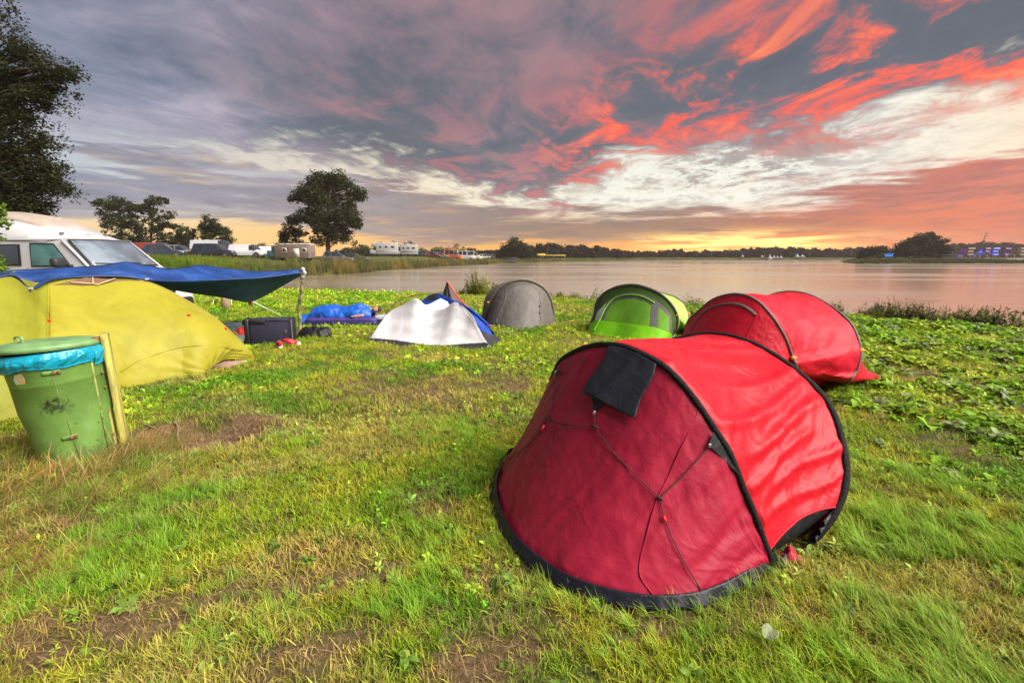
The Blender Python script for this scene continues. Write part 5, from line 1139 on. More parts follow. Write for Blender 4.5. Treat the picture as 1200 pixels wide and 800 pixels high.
def cars():
    vmats()
    f60 = lambda u, y: at_ground(u, y)
    G1 = 'vehicles parked along the far field road'
    sp = [(.22, .40), (.42, .62), (.64, .74)]
    vehicle('delivery_van', 'long rust red panel van, leftmost of the parked row, beyond the white camper', 'van', f60(181, 56), pi * .03, 5.6, 1.9, 1.75, paint('rust_red_paint', (.20, .035, .022)), (.01, .03, .72, .86), (.60, .48), [(.66, .73)], .56, .25, G1)
    vehicle('parked_car', 'small dark blue hatchback with red tail light beside the rust red van', 'car', f60(193, 52), .5, 3.9, 1.7, 1.45, paint('dark_blue_paint', (.012, .028, .060)), (.03, .12, .55, .72), (.62, .50), [(.14, .33), (.35, .56)], .58, .2, G1)
    vehicle('parked_car', 'grey-beige estate car right behind the dark blue hatchback', 'car', f60(213, 55), .08, 4.5, 1.75, 1.42, paint('beige_grey_paint', (.22, .20, .18)), (.03, .10, .54, .70), (.60, .48), [(.12, .30), (.32, .44), (.46, .56)], .58, .2, G1)
    vehicle('delivery_van', 'white high-roof van standing behind the dark people carrier', 'van', f60(253, 62), .0, 5.6, 2.0, 2.25, paint('white_van_paint', (.55, .57, .60)), (.01, .03, .74, .88), (.50, .40), [(.68, .75)], .52, .28, G1)
    vehicle('parked_car', 'dark navy people carrier in front of the white high-roof van', 'car', f60(253.5, 55), .06, 4.7, 1.8, 1.62, paint('navy_paint', (.020, .020, .040)), (.02, .07, .60, .76), (.58, .46), [(.09, .28), (.30, .44), (.46, .62)], .56, .2, G1)
    vehicle('delivery_van', 'small white van with dark rear window, second white van of the row', 'van', f60(292, 56), .05, 4.1, 1.7, 1.55, paint('white_paint', (.60, .61, .63)), (.01, .05, .66, .80), (.60, .47), [(.60, .70)], .56, .2, G1)
    vehicle('parked_car', 'small black car with red tail light next to the old wooden camper', 'car', f60(316, 62), .9, 3.9, 1.7, 1.5, paint('black_paint', (.012, .012, .014)), (.03, .1, .56, .72), (.6, .48), [(.14, .33), (.35, .56)], .58, .2, G1)
    vehicle('parked_car', 'taupe wedge-nosed car parked behind the big tree trunk', 'car', f60(397, 64), .1, 4.2, 1.75, 1.6, paint('taupe_paint', (.11, .09, .09)), (.03, .10, .45, .66), (.55, .42), [(.12, .30), (.32, .48)], .58, .2, G1)
    vehicle('parked_car', 'dark green saloon car right of the big tree', 'car', f60(415, 68), .05, 4.4, 1.75, 1.38, paint('dark_green_paint', (.022, .040, .040)), (.12, .24, .56, .72), (.62, .52), [(.25, .40), (.42, .60)], .60, .2, G1)
    # old camper with wooden box body
    p = f60(341, 56); R = root('camper_truck', 'old brown camper truck with teal cab and roof rack, left of the big tree', 'camper', p, pi)
    bm_ = mat('brown_box_body', (.15, .11, .09), .7, var=.3, vscale=3, bump=.3); tm = paint('teal_paint', (.035, .10, .12)); wm = mat('cream_panel', (.55, .48, .40), .7)
    V, F = box((-.55, 0, 1.15), (4.1, 1.95, 1.55), 0, .08); mk('camper_box', V, F, bm_, R); V, F = box((1.95, 0, .85), (1.0, 1.8, .9), 0, .12); mk('hood', V, F, tm, R)
    V, F = box((1.35, 0, 1.35), (1.1, 1.85, 1.0), 0, .15); cb = mk('cab', V, F, tm, R)
    V, F = box((1.40, 0, 1.52), (.60, 1.875, .42), 0, .03); mk('side_window', V, F, VM['glass'], R); V, F = box((1.60, 0, 1.50), (.625, 1.5, .46), 0, .03); mk('windscreen', V, F, VM['glass'], R)
    for s in (-1, 1):
        V, F = box((-1.1, s * .985, 1.0), (.75, .02, 1.0), 0); mk('side_door', V, F, wm, R)
        for xx in (.25, -2.1): V, F = box((xx, s * .985, 1.35), (.55, .03, .5), 0, .01); f_ = mk('window_frame', V, F, wm, R); V, F = box((xx, s * 1.002, 1.35), (.40, .02, .34)); mk('window_pane', V, F, VM['glass'], f_)
        for xx in (-1.8, 1.5): V, F = lathe([(0, .09), (.2, .09), (.34, .08), (.36, 0), (.34, -.08), (0, -.09)], 18); V = V[:, [0, 2, 1]]; mk('wheel', V + np.array([xx, s * .85, .36]), F, VM['tyre'], R)
        V, F = tube([(-2.5, s * .8, 2.1), (1.2, s * .8, 2.1)], .03, 6); mk('roof_rack', V, F, mat('pale_rack', (.45, .42, .38), .6), R)
        V, F = box((2.46, s * .6, .95), (.05, .22, .18), 0, .02); mk('headlight', V, F, VM['head'], R)
    for xx in (-2.2, -1.4, -.6, .2, 1.0): V, F = box((xx, 0, 2.06), (.06, 1.6, .08)); mk('rack_bar', V, F, mat('rack_bar', (.5, .46, .4), .6), R)
    # motorhomes
    def motorhome(lab, u, y, rz, L, stripe=(.25, .28, .35), luton=True):
        R = root('motorhome', lab, 'motorhome', f60(u, y), rz, 'motorhomes on the far bank'); wp = paint('motorhome_white', (.36, .35, .34)); w = 1.1
        V, F = box((-.6, 0, 1.72), (L - 1.6, 2.2, 2.35), 0, .10); mk('living_box', V, F, wp, R)
        if luton: V, F = box((L / 2 - 1.25, 0, 2.45), (1.5, 2.15, .85), 0, .2); mk('overcab', V, F, wp, R)
        V, F = box((L / 2 - .95, 0, 1.0), (1.7, 1.95, 1.0), 0, .22); mk('hood', V, F, wp, R); V, F = box((L / 2 - 1.25, 0, 1.65), (.9, 1.98, .62), 0, .12); mk('windscreen', V, F, VM['glass'], R)
        st = mat('side_stripe', stripe, .5)
        for s in (-1, 1):
            V, F = box((-.7, s * 1.104, 1.15), (L - 2.0, .012, .16)); mk('side_stripe', V, F, st, R)
            for xx, ww in ((-L * .30, .9), (-L * .08, .7), (L * .12, .6)): V, F = box((xx, s * 1.106, 2.0), (ww * .8, .02, .36), 0, .006); mk('side_window', V, F, VM['glass'], R)
            V, F = box((L * .02, s * 1.106, 1.45), (.02, .02, 1.7)); mk('door_gap', V, F, VM['trim'], R)
            for xx in (-L * .28, L * .33): V, F = lathe([(0, .1), (.2, .1), (.33, .09), (.35, 0), (.33, -.09), (0, -.1)], 16); V = V[:, [0, 2, 1]]; mk('wheel', V + np.array([xx, s * .95, .35]), F, VM['tyre'], R)
            V, F = box((L / 2 - .12, s * .75, .95), (.08, .28, .2), 0, .02); mk('headlight', V, F, VM['head'], R)
    motorhome('white overcab motorhome, left one of the two on the far bank', 451, 98, pi + .15, 6.0)
    motorhome('white motorhome with greenish cab window, right one of the two on the far bank', 477, 112, pi + .1, 5.6, (.05, .12, .16), False)
    # smaller vehicles farther off
    far = [(492, 118, 'small teal car just right of the motorhomes', 'car', (.02, .12, .12)), (501, 116, 'dark car between the teal and the crimson one far across the inlet', 'car', (.03, .03, .035)), (508, 114, 'dark crimson car far across the inlet', 'car', (.18, .02, .03)),
           (516, 118, 'grey car left of the orange van far across the inlet', 'car', (.16, .16, .17)), (523, 122, 'pale blue car close left of the orange van', 'car', (.16, .26, .38)), (531, 120, 'orange and brown camper van far across the inlet', 'van', (.50, .13, .04)),
           (539.5, 128, 'small white car right of the orange van', 'car', (.5, .5, .52)), (546, 124, 'white high van left of the white box camper', 'van', (.55, .55, .56)), (554, 126, 'cream box camper, rightmost tall vehicle of the distant row', 'van', (.60, .55, .46)),
           (567, 150, 'white car in the sparse far row before the dark trees', 'car', (.5, .5, .5)), (573, 152, 'silver car in the sparse far row before the dark trees', 'car', (.3, .3, .32)), (579.5, 155, 'dark red car at the end of the far row before the dark trees', 'car', (.16, .03, .03)),
           (586, 158, 'black car at the foot of the dark tree clump', 'car', (.02, .02, .02))]
    for i, (u, y, lab, k, c) in enumerate(far):
        van = k == 'van'; H = 2.5 if van else 1.5; L = 5.0 if van else 4.2
        R = vehicle('distant_van' if van else 'distant_car', lab, k, f60(u, y), .3 * sin(i * 2.3), L, 1.9 if van else 1.75, H, paint('paint_%s' % ('dark' if c[0] < .1 else 'light'), c), (.02, .06, .62, .78) if van else (.04, .13, .55, .72), (.52, .42) if van else (.6, .48), [(.12, .33), (.36, .58)], .55, .2, 'distant vehicles across the inlet')

def camper_van():
    vg = mat('van_window', (.025, .032, .034), .05, var=.4, vscale=1.5, coat=.7); wp = mat('van_white', (.47, .47, .47), .28, var=.05, vscale=2, coat=.4, dirt=(.42, .41, .38), dscale=2.5, dth=(.55, .85))
    # local frame: x forward, y = 0 at the near side, z up
    h = radians(-6); base = D(99, 308, 9.55); A = np.array([base[0], base[1], 0]) - 3.52 * np.array([cos(h), sin(h), 0])
    R = root('camper_van', 'white high-roof camper van parked behind the yellow tent and tarp', 'camper van', (A[0], A[1], 0), h)
    W = 1.86
    def ring(x, zl, zb, wt, zt, wr_, zr, dome):
        """half section from the sill up: belt zb, window top zt, roof edge zr"""
        c = W / 2; hs = [(c * .9, zl), (c, zl + .12), (c * 1.0, zb), (wt, zt), (wt - .01, zt + .06), (wr_, zr - .10), (wr_ * .88, zr - .02), (wr_ * .5, zr + dome), (0, zr + dome * 1.3)]
        return [(x, c + (-y), z) for y, z in hs] + [(x, c + y, z) for y, z in hs[-2::-1]]
    st = [ring(-.9, .35, 1.36, .88, 1.90, .80, 2.28, .04), ring(-.6, .30, 1.36, .89, 1.91, .84, 2.36, .05), ring(.0, .30, 1.36, .89, 1.91, .84, 2.40, .05), ring(1.0, .30, 1.36, .89, 1.91, .83, 2.38, .05), ring(1.6, .30, 1.36, .88, 1.91, .80, 2.33, .05),
          ring(2.2, .30, 1.36, .87, 1.90, .76, 2.20, .05), ring(2.66, .30, 1.37, .84, 1.89, .70, 2.04, .04), ring(2.90, .30, 1.37, .80, 1.88, .74, 1.96, .03)]
    cowl = ring(3.58, .30, 1.26, .88, 1.285, .84, 1.33, .015); hd = [ring(3.92, .30, 1.14, .87, 1.16, .82, 1.20, .015), ring(4.14, .30, .92, .86, .98, .80, 1.04, .012), ring(4.24, .40, .78, .82, .82, .76, .88, .01)]
    n = len(cowl); allr = st + [cowl] + hd; V = np.array([p for r in allr for p in r]); F = []; wind = []
    for i in range(len(allr) - 1):
        for j in range(n - 1):
            f = (i * n + j, i * n + j + 1, (i + 1) * n + j + 1, (i + 1) * n + j)
            (F if not (i == len(st) - 1 and 4 <= j <= n - 6) else wind).append(f)
    F += [tuple(range(n))[::-1], tuple((len(allr) - 1) * n + k for k in range(n))]
    b = mk('body', V, F, wp, R); e = b.modifiers.new('edges', 'EDGE_SPLIT'); e.split_angle = radians(32)
    # windscreen with black rim
    used = sorted({i for f in wind for i in f}); mp = {a: k for k, a in enumerate(used)}; fr = mk('windscreen_surround', V[used], [tuple(mp[i] for i in f) for f in wind], mat('white_pillar', (.58, .58, .58), .35, coat=.3), R, smooth=False)
    def quad(name, P, m, par, d=.02):
        P = np.array(P, float); nrm = np.cross(P[1] - P[0], P[-1] - P[0]); nrm /= np.linalg.norm(nrm); q = P + nrm * d; k = len(P)
        return mk(name, np.vstack([P, q]), [tuple(range(k))[::-1], tuple(range(k, 2 * k))] + [(i, (i + 1) % k, (i + 1) % k + k, i + k) for i in range(k)], m, par, smooth=False)
    c = W / 2; blk = mat('window_seal', (.012, .012, .012), .5)
    def ws(t, s, o): # t across 0..1 (near to far), s up 0..1
        bx, bz = 3.56, 1.335; tx, tz = 2.92, 1.945; hw = (.84 * (1 - s) + .74 * s) - .03
        return (bx * (1 - s) + tx * s + o * .65 + .035 * sin(pi * t), c - hw + 2 * hw * t, bz * (1 - s) + tz * s + o * .75 + .012 * sin(pi * t))
    def wpatch(name, t0, t1, s0, s1, o, m):
        n_, m_ = 14, 6; P = [ws(t0 + (t1 - t0) * i / (n_ - 1), s0 + (s1 - s0) * j / (m_ - 1), o) for i in range(n_) for j in range(m_)]; return mk(name, P, grid_faces(n_, m_), m, R, solid=.008)
    wpatch('windscreen_seal', 0.0, 1.0, .02, .97, .02, blk); wpatch('windscreen', .025, .975, .06, .925, .034, mat('windscreen_glass', (.10, .13, .16), .06, var=.35, vscale=1.3, coat=.8, dirt=(.20, .24, .28), dscale=1.4, dth=(.45, .6)))
    for t in (.3, .68): P = [ws(t, .07, .06), ws(t - .12, .10, .06), ws(t - .26, .12, .06)]; V_, F_ = tube(P, .010, 6); mk('wiper', V_, F_, blk, R)
    # near side windows: seal, pane, door lines. y on the side between belt and window top
    def sd(x, z, o=0.0): k = (z - 1.36) / .54; tk = max(0, (x - 2.2) / 1.0); yy = (c - (c * (1 - k) + (.885 - .06 * tk) * k)) ; return (x, yy - o, z)
    def side_win(name, pts, m=None):
        cx = np.mean([p[0] for p in pts]); cz = np.mean([p[1] for p in pts]); s = quad(name + '_seal', [sd(x, z, .004) for x, z in pts], blk, R, -.014 if False else .014)
        sc = .93; quad(name, [sd(cx + (x - cx) * sc, cz + (z - cz) * .88, .022) for x, z in pts], m or vg, s, .006)
    side_win('door_window', [(2.28, 1.38), (3.20, 1.38), (3.15, 1.46), (2.80, 1.86), (2.28, 1.87)], mat('greenish_glass', (.05, .13, .115), .08, var=.5, vscale=2.2, coat=.7))
    side_win('side_window', [(.95, 1.40), (2.04, 1.40), (2.04, 1.84), (.95, 1.84)]); side_win('side_window', [(-.6, 1.40), (.72, 1.40), (.72, 1.84), (-.6, 1.84)])
    for s_ in (0, 1):
        y = -.002 if s_ == 0 else W + .002
        for x in (.82, 2.16, 3.34): V_, F_ = box((x, y, .85), (.012, .012, 1.0)); mk('door_gap', V_, F_, blk, R)
        for x in (.35, 3.65): V_, F_ = lathe([(0, .11), (.2, .11), (.33, .10), (.35, 0), (.33, -.1), (0, -.11)], 24); V_ = V_[:, [0, 2, 1]]; mk('wheel', V_ + np.array([x, .14 if s_ == 0 else W - .14, .35]), F_, mat('tyre', (.015, .015, .016), .8), R)
    V_, F_ = tube([sd(-.8, 1.93, .005), sd(1.2, 1.93, .008), sd(2.6, 1.925, .02), (2.94, .16, 1.95), (2.96, c, 1.975), (2.94, W - .16, 1.95)], .012, 6); mk('roof_seam', V_, F_, mat('grey_seal', (.22, .20, .19), .6), R)
    V_, F_ = tube([(2.95, .115, 1.93), (3.30, .075, 1.62), (3.60, .04, 1.32)], .028, 8); mk('pillar', V_, F_, wp, R)
    V_, F_ = box((3.12, -.17, 1.47), (.15, .26, .19), .1, .05); mk('mirror', V_, F_, VM.get('trim') or blk, R); V_, F_ = tube([(3.18, -.05, 1.42), (3.22, .02, 1.40)], .025, 8); mk('mirror_arm', V_, F_, blk, R)
    V_, F_ = box((2.20, -.012, 1.27), (.12, .03, .035), 0, .008); mk('door_handle', V_, F_, blk, R)
    V_, F_ = box((1.55, -.006, 1.30), (.38, .012, .05)); mk('side_badge', V_, F_, mat('grey_badge', (.30, .27, .26), .5), R)
    # roof pod, hatch
    bm = bmesh.new(); bmesh.ops.create_cube(bm, size=2.0)
    bm.free()
    n_, m_ = 24, 14; S = np.zeros((n_, m_, 3))
    for i, t in enumerate(np.linspace(0, 1, n_)):
        for j, a in enumerate(np.linspace(0, pi, m_)):
            hw = .60 * (1 - .10 * t) * min(1, ((1 - abs(2 * t - 1)) * 6) ** .4 + .15); top = 2.38 + .22 * min(1, ((1 - t) * 2.2) ** .6) * min(1, (t * 9) ** .5) - .20 * t; base_ = 2.32 - .24 * t * t
            S[i, j] = (.95 + 1.35 * t, c - hw * cos(a), base_ + max(0, top - base_) * sin(a) ** .45)
    mk('roof_pod', S.reshape(-1, 3), grid_faces(n_, m_), mat('beige_pod', (.34, .28, .235), .5, var=.12, vscale=4), R, solid=.01)
    V_, F_ = box((.15, c, 2.47), (.62, .62, .08), 0, .035); mk('roof_hatch', V_, F_, mat('pale_hatch', (.55, .58, .62), .3), R)
    rd = mat('red_badge', (.55, .05, .05), .4)
    V_, F_ = tube(np.array([(2.72 + .04 * sin(a), c - .05 + .11 * cos(a), 2.055 - .025 * sin(a)) for a in np.linspace(0, 2 * pi, 20)]), .007, 5); mk('oval_badge', V_, F_, mat('pale_ring', (.35, .30, .34), .5), R)
    V_, F_ = box((2.725, c - .05, 2.06), (.02, .09, .03), 0, .004); mk('badge_mark', V_, F_, rd, R)
    for yy in (c - .55, c + .40): V_, F_ = box((2.66, yy, 2.08), (.05, .08, .03), 0, .01); mk('roof_bracket', V_, F_, blk, R)
    for yy in (.22, W - .22): V_, F_ = box((4.13, yy, .98), (.14, .30, .20), 0, .05); mk('headlight', V_, F_, mat('lamp_glass', (.5, .54, .58), .1, coat=.5), R)
    V_, F_ = box((4.24, c, .50), (.16, W * .94, .26), 0, .05); mk('bumper', V_, F_, blk, R); V_, F_ = box((4.22, c, .80), (.05, .9, .12), 0, .02); mk('grille', V_, F_, blk, R)
    V_, F_ = box((3.46, W - .35, 1.44), (.03, .06, .05), 0, .008); mk('sticker', V_, F_, rd, R); V_, F_ = box((2.99, c - .12, 1.91), (.02, .05, .03), 0, .008); mk('sticker', V_, F_, rd, R)

# ------------------------------------------------------------------ far shore things
def far_things():
    wt = mat('white_canvas', (.25, .25, .27), .7)
    def marquee(u, y, w, h, lab, n=1):
        p = at_ground(u, y); R = root('marquee', lab, 'tent', p, .0, 'white marquees across the lake'); h = h * .82; 
        for k in range(n):
            ww = w / n; cx = -w / 2 + ww * (k + .5); hh = h * (1 if k != 1 else .8); S = [(cx + ww * .5 * cos(a), ww * .5 * sin(a), .9) for a in np.linspace(0, 2 * pi, 13)[:-1]]; S2 = [(cx + ww * .2 * cos(a), ww * .2 * sin(a), .9 + (hh - .9) * .38) for a in np.linspace(0, 2 * pi, 13)[:-1]]; S3 = [(cx + .1 * cos(a), .1 * sin(a), hh) for a in np.linspace(0, 2 * pi, 13)[:-1]]
            V = S + S2 + S3; mk('canopy', V, grid_faces(3, 12, False, True), wt, R)
            for a in (.8, 2.4, 3.9, 5.5): V_, F_ = tube([(cx + ww * .48 * cos(a), ww * .48 * sin(a), 0), (cx + ww * .48 * cos(a), ww * .48 * sin(a), .95)], .08, 6); mk('tent_pole', V_, F_, wt, R)
    marquee(902, 238, 3.0, 3.9, 'tall pointed white marquee, left end of the pair of white peaks'); marquee(911, 240, 5.6, 2.6, 'low wide white marquee with several peaks next to the tall pointed one', 3)
    marquee(937, 242, 5.5, 3.2, 'white marquee with one main peak standing alone farther right', 2); marquee(870, 244, 1.6, 2.6, 'small grey-white bell tent left of the other white tents')
    marquee(893, 244, 1.8, 2.2, 'small pale bell tent just left of the tall pointed marquee')
    yl = mat('yellow_canvas', (.60, .40, .03), .7)
    p = at_ground(649, 165); R = root('marquee', 'long low bright yellow tent roof on the far bank before the wood', 'tent', p)
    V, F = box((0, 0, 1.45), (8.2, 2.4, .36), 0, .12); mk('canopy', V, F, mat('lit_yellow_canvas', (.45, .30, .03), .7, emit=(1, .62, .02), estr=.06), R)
    for x in (-3.8, 0, 3.8): V, F = tube([(x, -1, 0), (x, -1, 1.3)], .08, 6); mk('tent_pole', V, F, wt, R)
    p = at_ground(634, 165); R = root('marquee', 'small yellow tent roof left of the long yellow one', 'tent', p); V, F = box((0, 0, 1.5), (3.0, 2.2, .9), 0, .3); mk('canopy', V, F, yl, R); V, F = tube([(0, -1, 0), (0, -1, 1.2)], .08, 6); mk('tent_pole', V, F, wt, R)
    # crown of blue light
    bl = mat('blue_light', (.02, .1, .6), .4, emit=(.05, .35, 1.0), estr=.28); p = at_ground(1041.5, 133); R = root('crown_sign', 'glowing blue crown sign beside the big lakeside bush', 'sign', (p[0], p[1], 1.15)); R.rotation_euler = (0, 0, -.5); R.scale = (.85, .85, .85)
    k = 1.0; cr = [(-1.05, 0), (-1.15, 1.25), (-.55, .65), (-.28, 1.35), (0, .6), (.3, 1.4), (.55, .65), (1.15, 1.25), (1.05, 0)]; zz = 1.6 - 133 * .3 / 533
    V = [(x, -.1, z + .15) for x, z in cr] + [(x, .1, z + .15) for x, z in cr]; n = len(cr)
    mk('crown', [(x, y, z + .15) for x, y, z in V], [(0, 1, 2, n - 1), (2, 3, 4), (4, 5, 6), (6, 7, 8), (2, 4, 6, 8), (0, n, n + 1, 1)] + [(i + n, (i + 1) % n + n, (i + 1) % n, i) for i in range(n)], bl, R, smooth=False)
    V, F = box((0, 0, -.6), (.15, .15, 1.6)); mk('post', V, F, mat('dark_post', (.03, .03, .03), .6), R)
    # big letters
    # letters stand on dark frames on the spit
    strokes = {'W': [[(0, 1), (.25, 0), (.5, .7), (.75, 0), (1, 1)]], 'E': [[(1, 1), (0, 1), (0, 0), (1, 0)], [(0, .5), (.8, .5)]], 'A': [[(0, 0), (.5, 1), (1, 0)], [(.22, .4), (.78, .4)]], 'R': [[(0, 0), (0, 1), (.8, 1), (.9, .75), (.8, .5), (0, .5)], [(.5, .5), (1, 0)]],
               'O': [[(0, 0), (0, 1), (1, 1), (1, 0), (0, 0)]], 'N': [[(0, 0), (0, 1), (1, 0), (1, 1)]]}
    tan = mat('tan_letter', (.27, .18, .14), .7, var=.3, vscale=2); vio = mat('violet_letter_light', (.13, .03, .17), .5, emit=(.42, .05, .75), estr=.07); blu = mat('blue_letter_light', (.03, .05, .45), .5, emit=(.06, .10, 1.0), estr=.22)
    y0 = 128; spec = [('W', 1124, 1131.5, vio), ('E', 1133, 1142, tan), ('A', 1145, 1152.5, blu), ('R', 1153.5, 1161, vio), ('E', 1162.5, 1171, blu), ('O', 1177, 1184, vio), ('N', 1185.5, 1193, tan), ('E', 1194.5, 1203, tan)]
    q = at_ground(1160, y0); R = root('letter_sign', 'row of giant letters WE ARE ONE on the far bank, some lit violet and blue', 'sign', (q[0], q[1], q[2]))
    for ch, ua, ub, m_ in spec:
        a = D(ua, 298.4, y0); b = D(ub, 291.4, y0); P = []
        for s in strokes[ch]:
            pts = [np.array([a[0] + (b[0] - a[0]) * (x + z * .12), y0, a[2] + (b[2] - a[2]) * z]) - np.array(R.location) for x, z in s]; P.append(tube(pts, .17, 4, flat=1.4))
        V, F = join(P); mk('letter_' + ch.lower(), V, F, m_, R, smooth=False)
        V, F = tube([np.array([(a[0] + b[0]) / 2, y0, a[2]]) - np.array(R.location), np.array([(a[0] + b[0]) / 2, y0, q[2] - .2]) - np.array(R.location)], .1, 6); mk('post', V, F, tan, R)
    # spot lamps under the letters
    for i, (u, m_) in enumerate(((1124, blu), (1142, blu))): p = D(u, 300, 127.5); V, F = box((0, 0, 0), (.5, .3, .4), 0, .05); o = mk('spot_lamp', V, F, m_); o.location = (p[0], p[1], p[2]); tag(o, ('small blue lamp below the W of the giant letters', 'small blue lamp below the gap before the A of the giant letters')[i], 'lamp')
    # leaning light mast
    a = D(1151, 285, 150); b = D(1156, 272, 150); R = root('light_mast', 'slim mast with stacked lamps rising behind the giant letters', 'mast', at_ground(1151, 150)); loc = np.array(R.location); mm = mat('mast_steel', (.12, .08, .08), .6)
    V, F = tube([(0, 0, 0), a - loc, b - loc], [.12, .10, .07], 6); mk('pole', V, F, mm, R)
    for k in range(5): pt = (a * (1 - k / 4.5) + b * k / 4.5) - loc; V, F = box(pt + np.array([.35, 0, 0]), (.65, .3, .3), 0, .05); mk('lamp_head', V, F, mm, R)
    p = at_ground(1108, 127); R = root('shed', 'dark low hut right of the big bush on the lakeside', 'hut', p); V, F = box((0, 0, .7), (4.2, 2.5, 1.3), 0, .05); mk('wall', V, F, mat('dark_boards', (.03, .028, .03), .8), R); V, F = box((0, 0, 1.45), (4.6, 2.9, .16), 0, .04); mk('roof', V, F, mat('dark_roof', (.05, .045, .045), .8), R)
    wl = mat('quay_stone', (.20, .19, .17), .9, var=.3, vscale=1, bump=.3); p = at_ground(1165, 127); V, F = box((0, 0, 0), (24, .3, .7)); o = mk('low_wall', V, F, wl); o.location = (p[0] + 2, 126.6, p[2] + .3); tag(o, 'low grey retaining wall beneath the giant letters', 'wall')
    # small landing at the foot of the dark clump
    p = at_ground(598, 134); R = root('jetty', 'small dark jetty hut at the water below the dark tree clump', 'jetty', (p[0], p[1] - 1, WL)); V, F = box((0, 0, .75), (3.6, 2.0, 1.3), 0, .05); mk('wall', V, F, mat('jetty_boards', (.05, .05, .06), .8), R); V, F = box((0, 0, 1.5), (4.0, 2.4, .12)); mk('roof', V, F, mat('jetty_roof', (.08, .08, .09), .8), R)

# ------------------------------------------------------------------ trees
TM = {}; GAP = .34
def crown_mesh(name, blobs, n_cl, per, size, m, parent, seed, spread=.5, gap=.34, base=(.05, .075, .02), flat=.8, asp=.55):
    """leaves gathered in sprays around twig ends inside the blobs; returns spray centres"""
    r = np.random.default_rng(seed); w = np.array([b[3] ** 1.4 for b in blobs]); w = w / w.sum(); cen = []
    while len(cen) < n_cl:
        b = blobs[r.choice(len(blobs), p=w)]; d = r.normal(size=3); d /= np.linalg.norm(d); q = (r.uniform(.12, 1)) ** .42
        p = np.array(b[:3]) + d * q * b[3] * np.array([1, 1, b[4] if len(b) > 4 else .85]) * r.uniform(.85, 1.12)
        if fbm(np.array([p[0] * .9 / spread * .5]), np.array([p[2] * .9 / spread * .5 + p[1] * .2]), seed, 2)[0] < gap: continue
        cen.append(p)
    cen = np.array(cen); n = n_cl * per; c = np.repeat(cen, per, 0) + np.clip(r.normal(size=(n, 3)), -1.5, 1.5) * spread * np.array([.42, .42, .42 * flat]) * np.repeat(r.uniform(.5, 1.25, n_cl), per)[:, None]
    a = r.normal(size=(n, 3)); a[:, 2] *= .5; a /= np.linalg.norm(a, axis=1)[:, None]; t = r.normal(size=(n, 3)); t -= a * (a * t).sum(1)[:, None]; t /= np.linalg.norm(t, axis=1)[:, None]
    L = size * r.uniform(.6, 1.3, n)[:, None]; W = L * asp
    V = np.stack([c - a * L * .5, c + t * W * .5 + np.array([0, 0, .1]) * L, c + a * L * .5, c - t * W * .5], 1).reshape(-1, 3)
    me = bpy.data.meshes.new(name); me.vertices.add(4 * n); me.vertices.foreach_set('co', V.astype(np.float32).ravel()); me.loops.add(4 * n); me.loops.foreach_set('vertex_index', np.arange(4 * n, dtype=np.int32)); me.polygons.add(n)
    me.polygons.foreach_set('loop_start', np.arange(0, 4 * n, 4, dtype=np.int32)); me.update(calc_edges=True); me.materials.append(m)
    o = bpy.data.objects.new(name, me); COL.objects.link(o); o.parent = parent
    k = np.repeat(r.uniform(.6, 1.5, n_cl), per) * r.uniform(.7, 1.3, n); col = np.array(base)[None] * k[:, None] * np.stack([1 + r.normal(size=n) * .12, np.ones(n), np.ones(n)], 1)
    add_col(o, 'tint', np.repeat(np.clip(col, 0, 1), 4, 0)); return o, cen
def limbs(trunk_pts, r0, targets, m, parent, seed, name='trunk'):
    r = np.random.default_rng(seed); T = cat(trunk_pts, 26); parts = [tube(T, np.linspace(r0, r0 * .28, 26) * (1 + .35 * np.exp(-np.arange(26) * .8)), 9)]
    for p in targets:
        d = np.linalg.norm(T - p, axis=1); ok = [i for i in range(4, 24) if T[i][2] < p[2] - .1 * d[i]] or [12]; i = min(ok, key=lambda i: d[i] + abs(r.normal()) * .5); a = T[i]; mid = a * .5 + p * .5 + np.array([r.normal() * .12, r.normal() * .12, .12]) * d[i] * .5
        P = cat([a, a * .72 + mid * .28, mid, mid * .4 + p * .6 + np.array([0, 0, .04 * d[i]]), p], 9); rr = np.clip(r0 * .34 * (d[i] / 4) ** .6, r0 * .06, r0 * .4); parts.append(tube(P, np.linspace(rr, rr * .18, 9), 5, cap=False))
    V, F = join(parts); return mk(name, V, F, m, parent)
def tree(name, lab, loc, trunk, r0, blobs, n_cl, per, size, seed, spread, base=(.05, .075, .02), n_limb=40, catg='tree', group=None, asp=.55, gap=.34):
    loc = np.array([loc[0], loc[1], loc[2]]); R = root(name, lab, catg, loc, 0, group)
    crown, cen = crown_mesh('crown', [(b[0] - loc[0], b[1] - loc[1], b[2] - loc[2]) + tuple(b[3:]) for b in blobs], n_cl, per, size, TM['leaf'], R, seed, spread, gap, tuple(.78 * q for q in base), asp=asp)
    r = np.random.default_rng(seed + 1); tg = cen[r.choice(len(cen), min(n_limb, len(cen)), replace=False)]
    limbs([np.array(p) - loc for p in trunk], r0, tg, TM['bark'], R, seed + 2); return R
def B(u, v, y, rpx, fz=.85, dy=0.0):
    p = D(u, v, y + dy); return (p[0], p[1], p[2], rpx * y / FPX, fz)
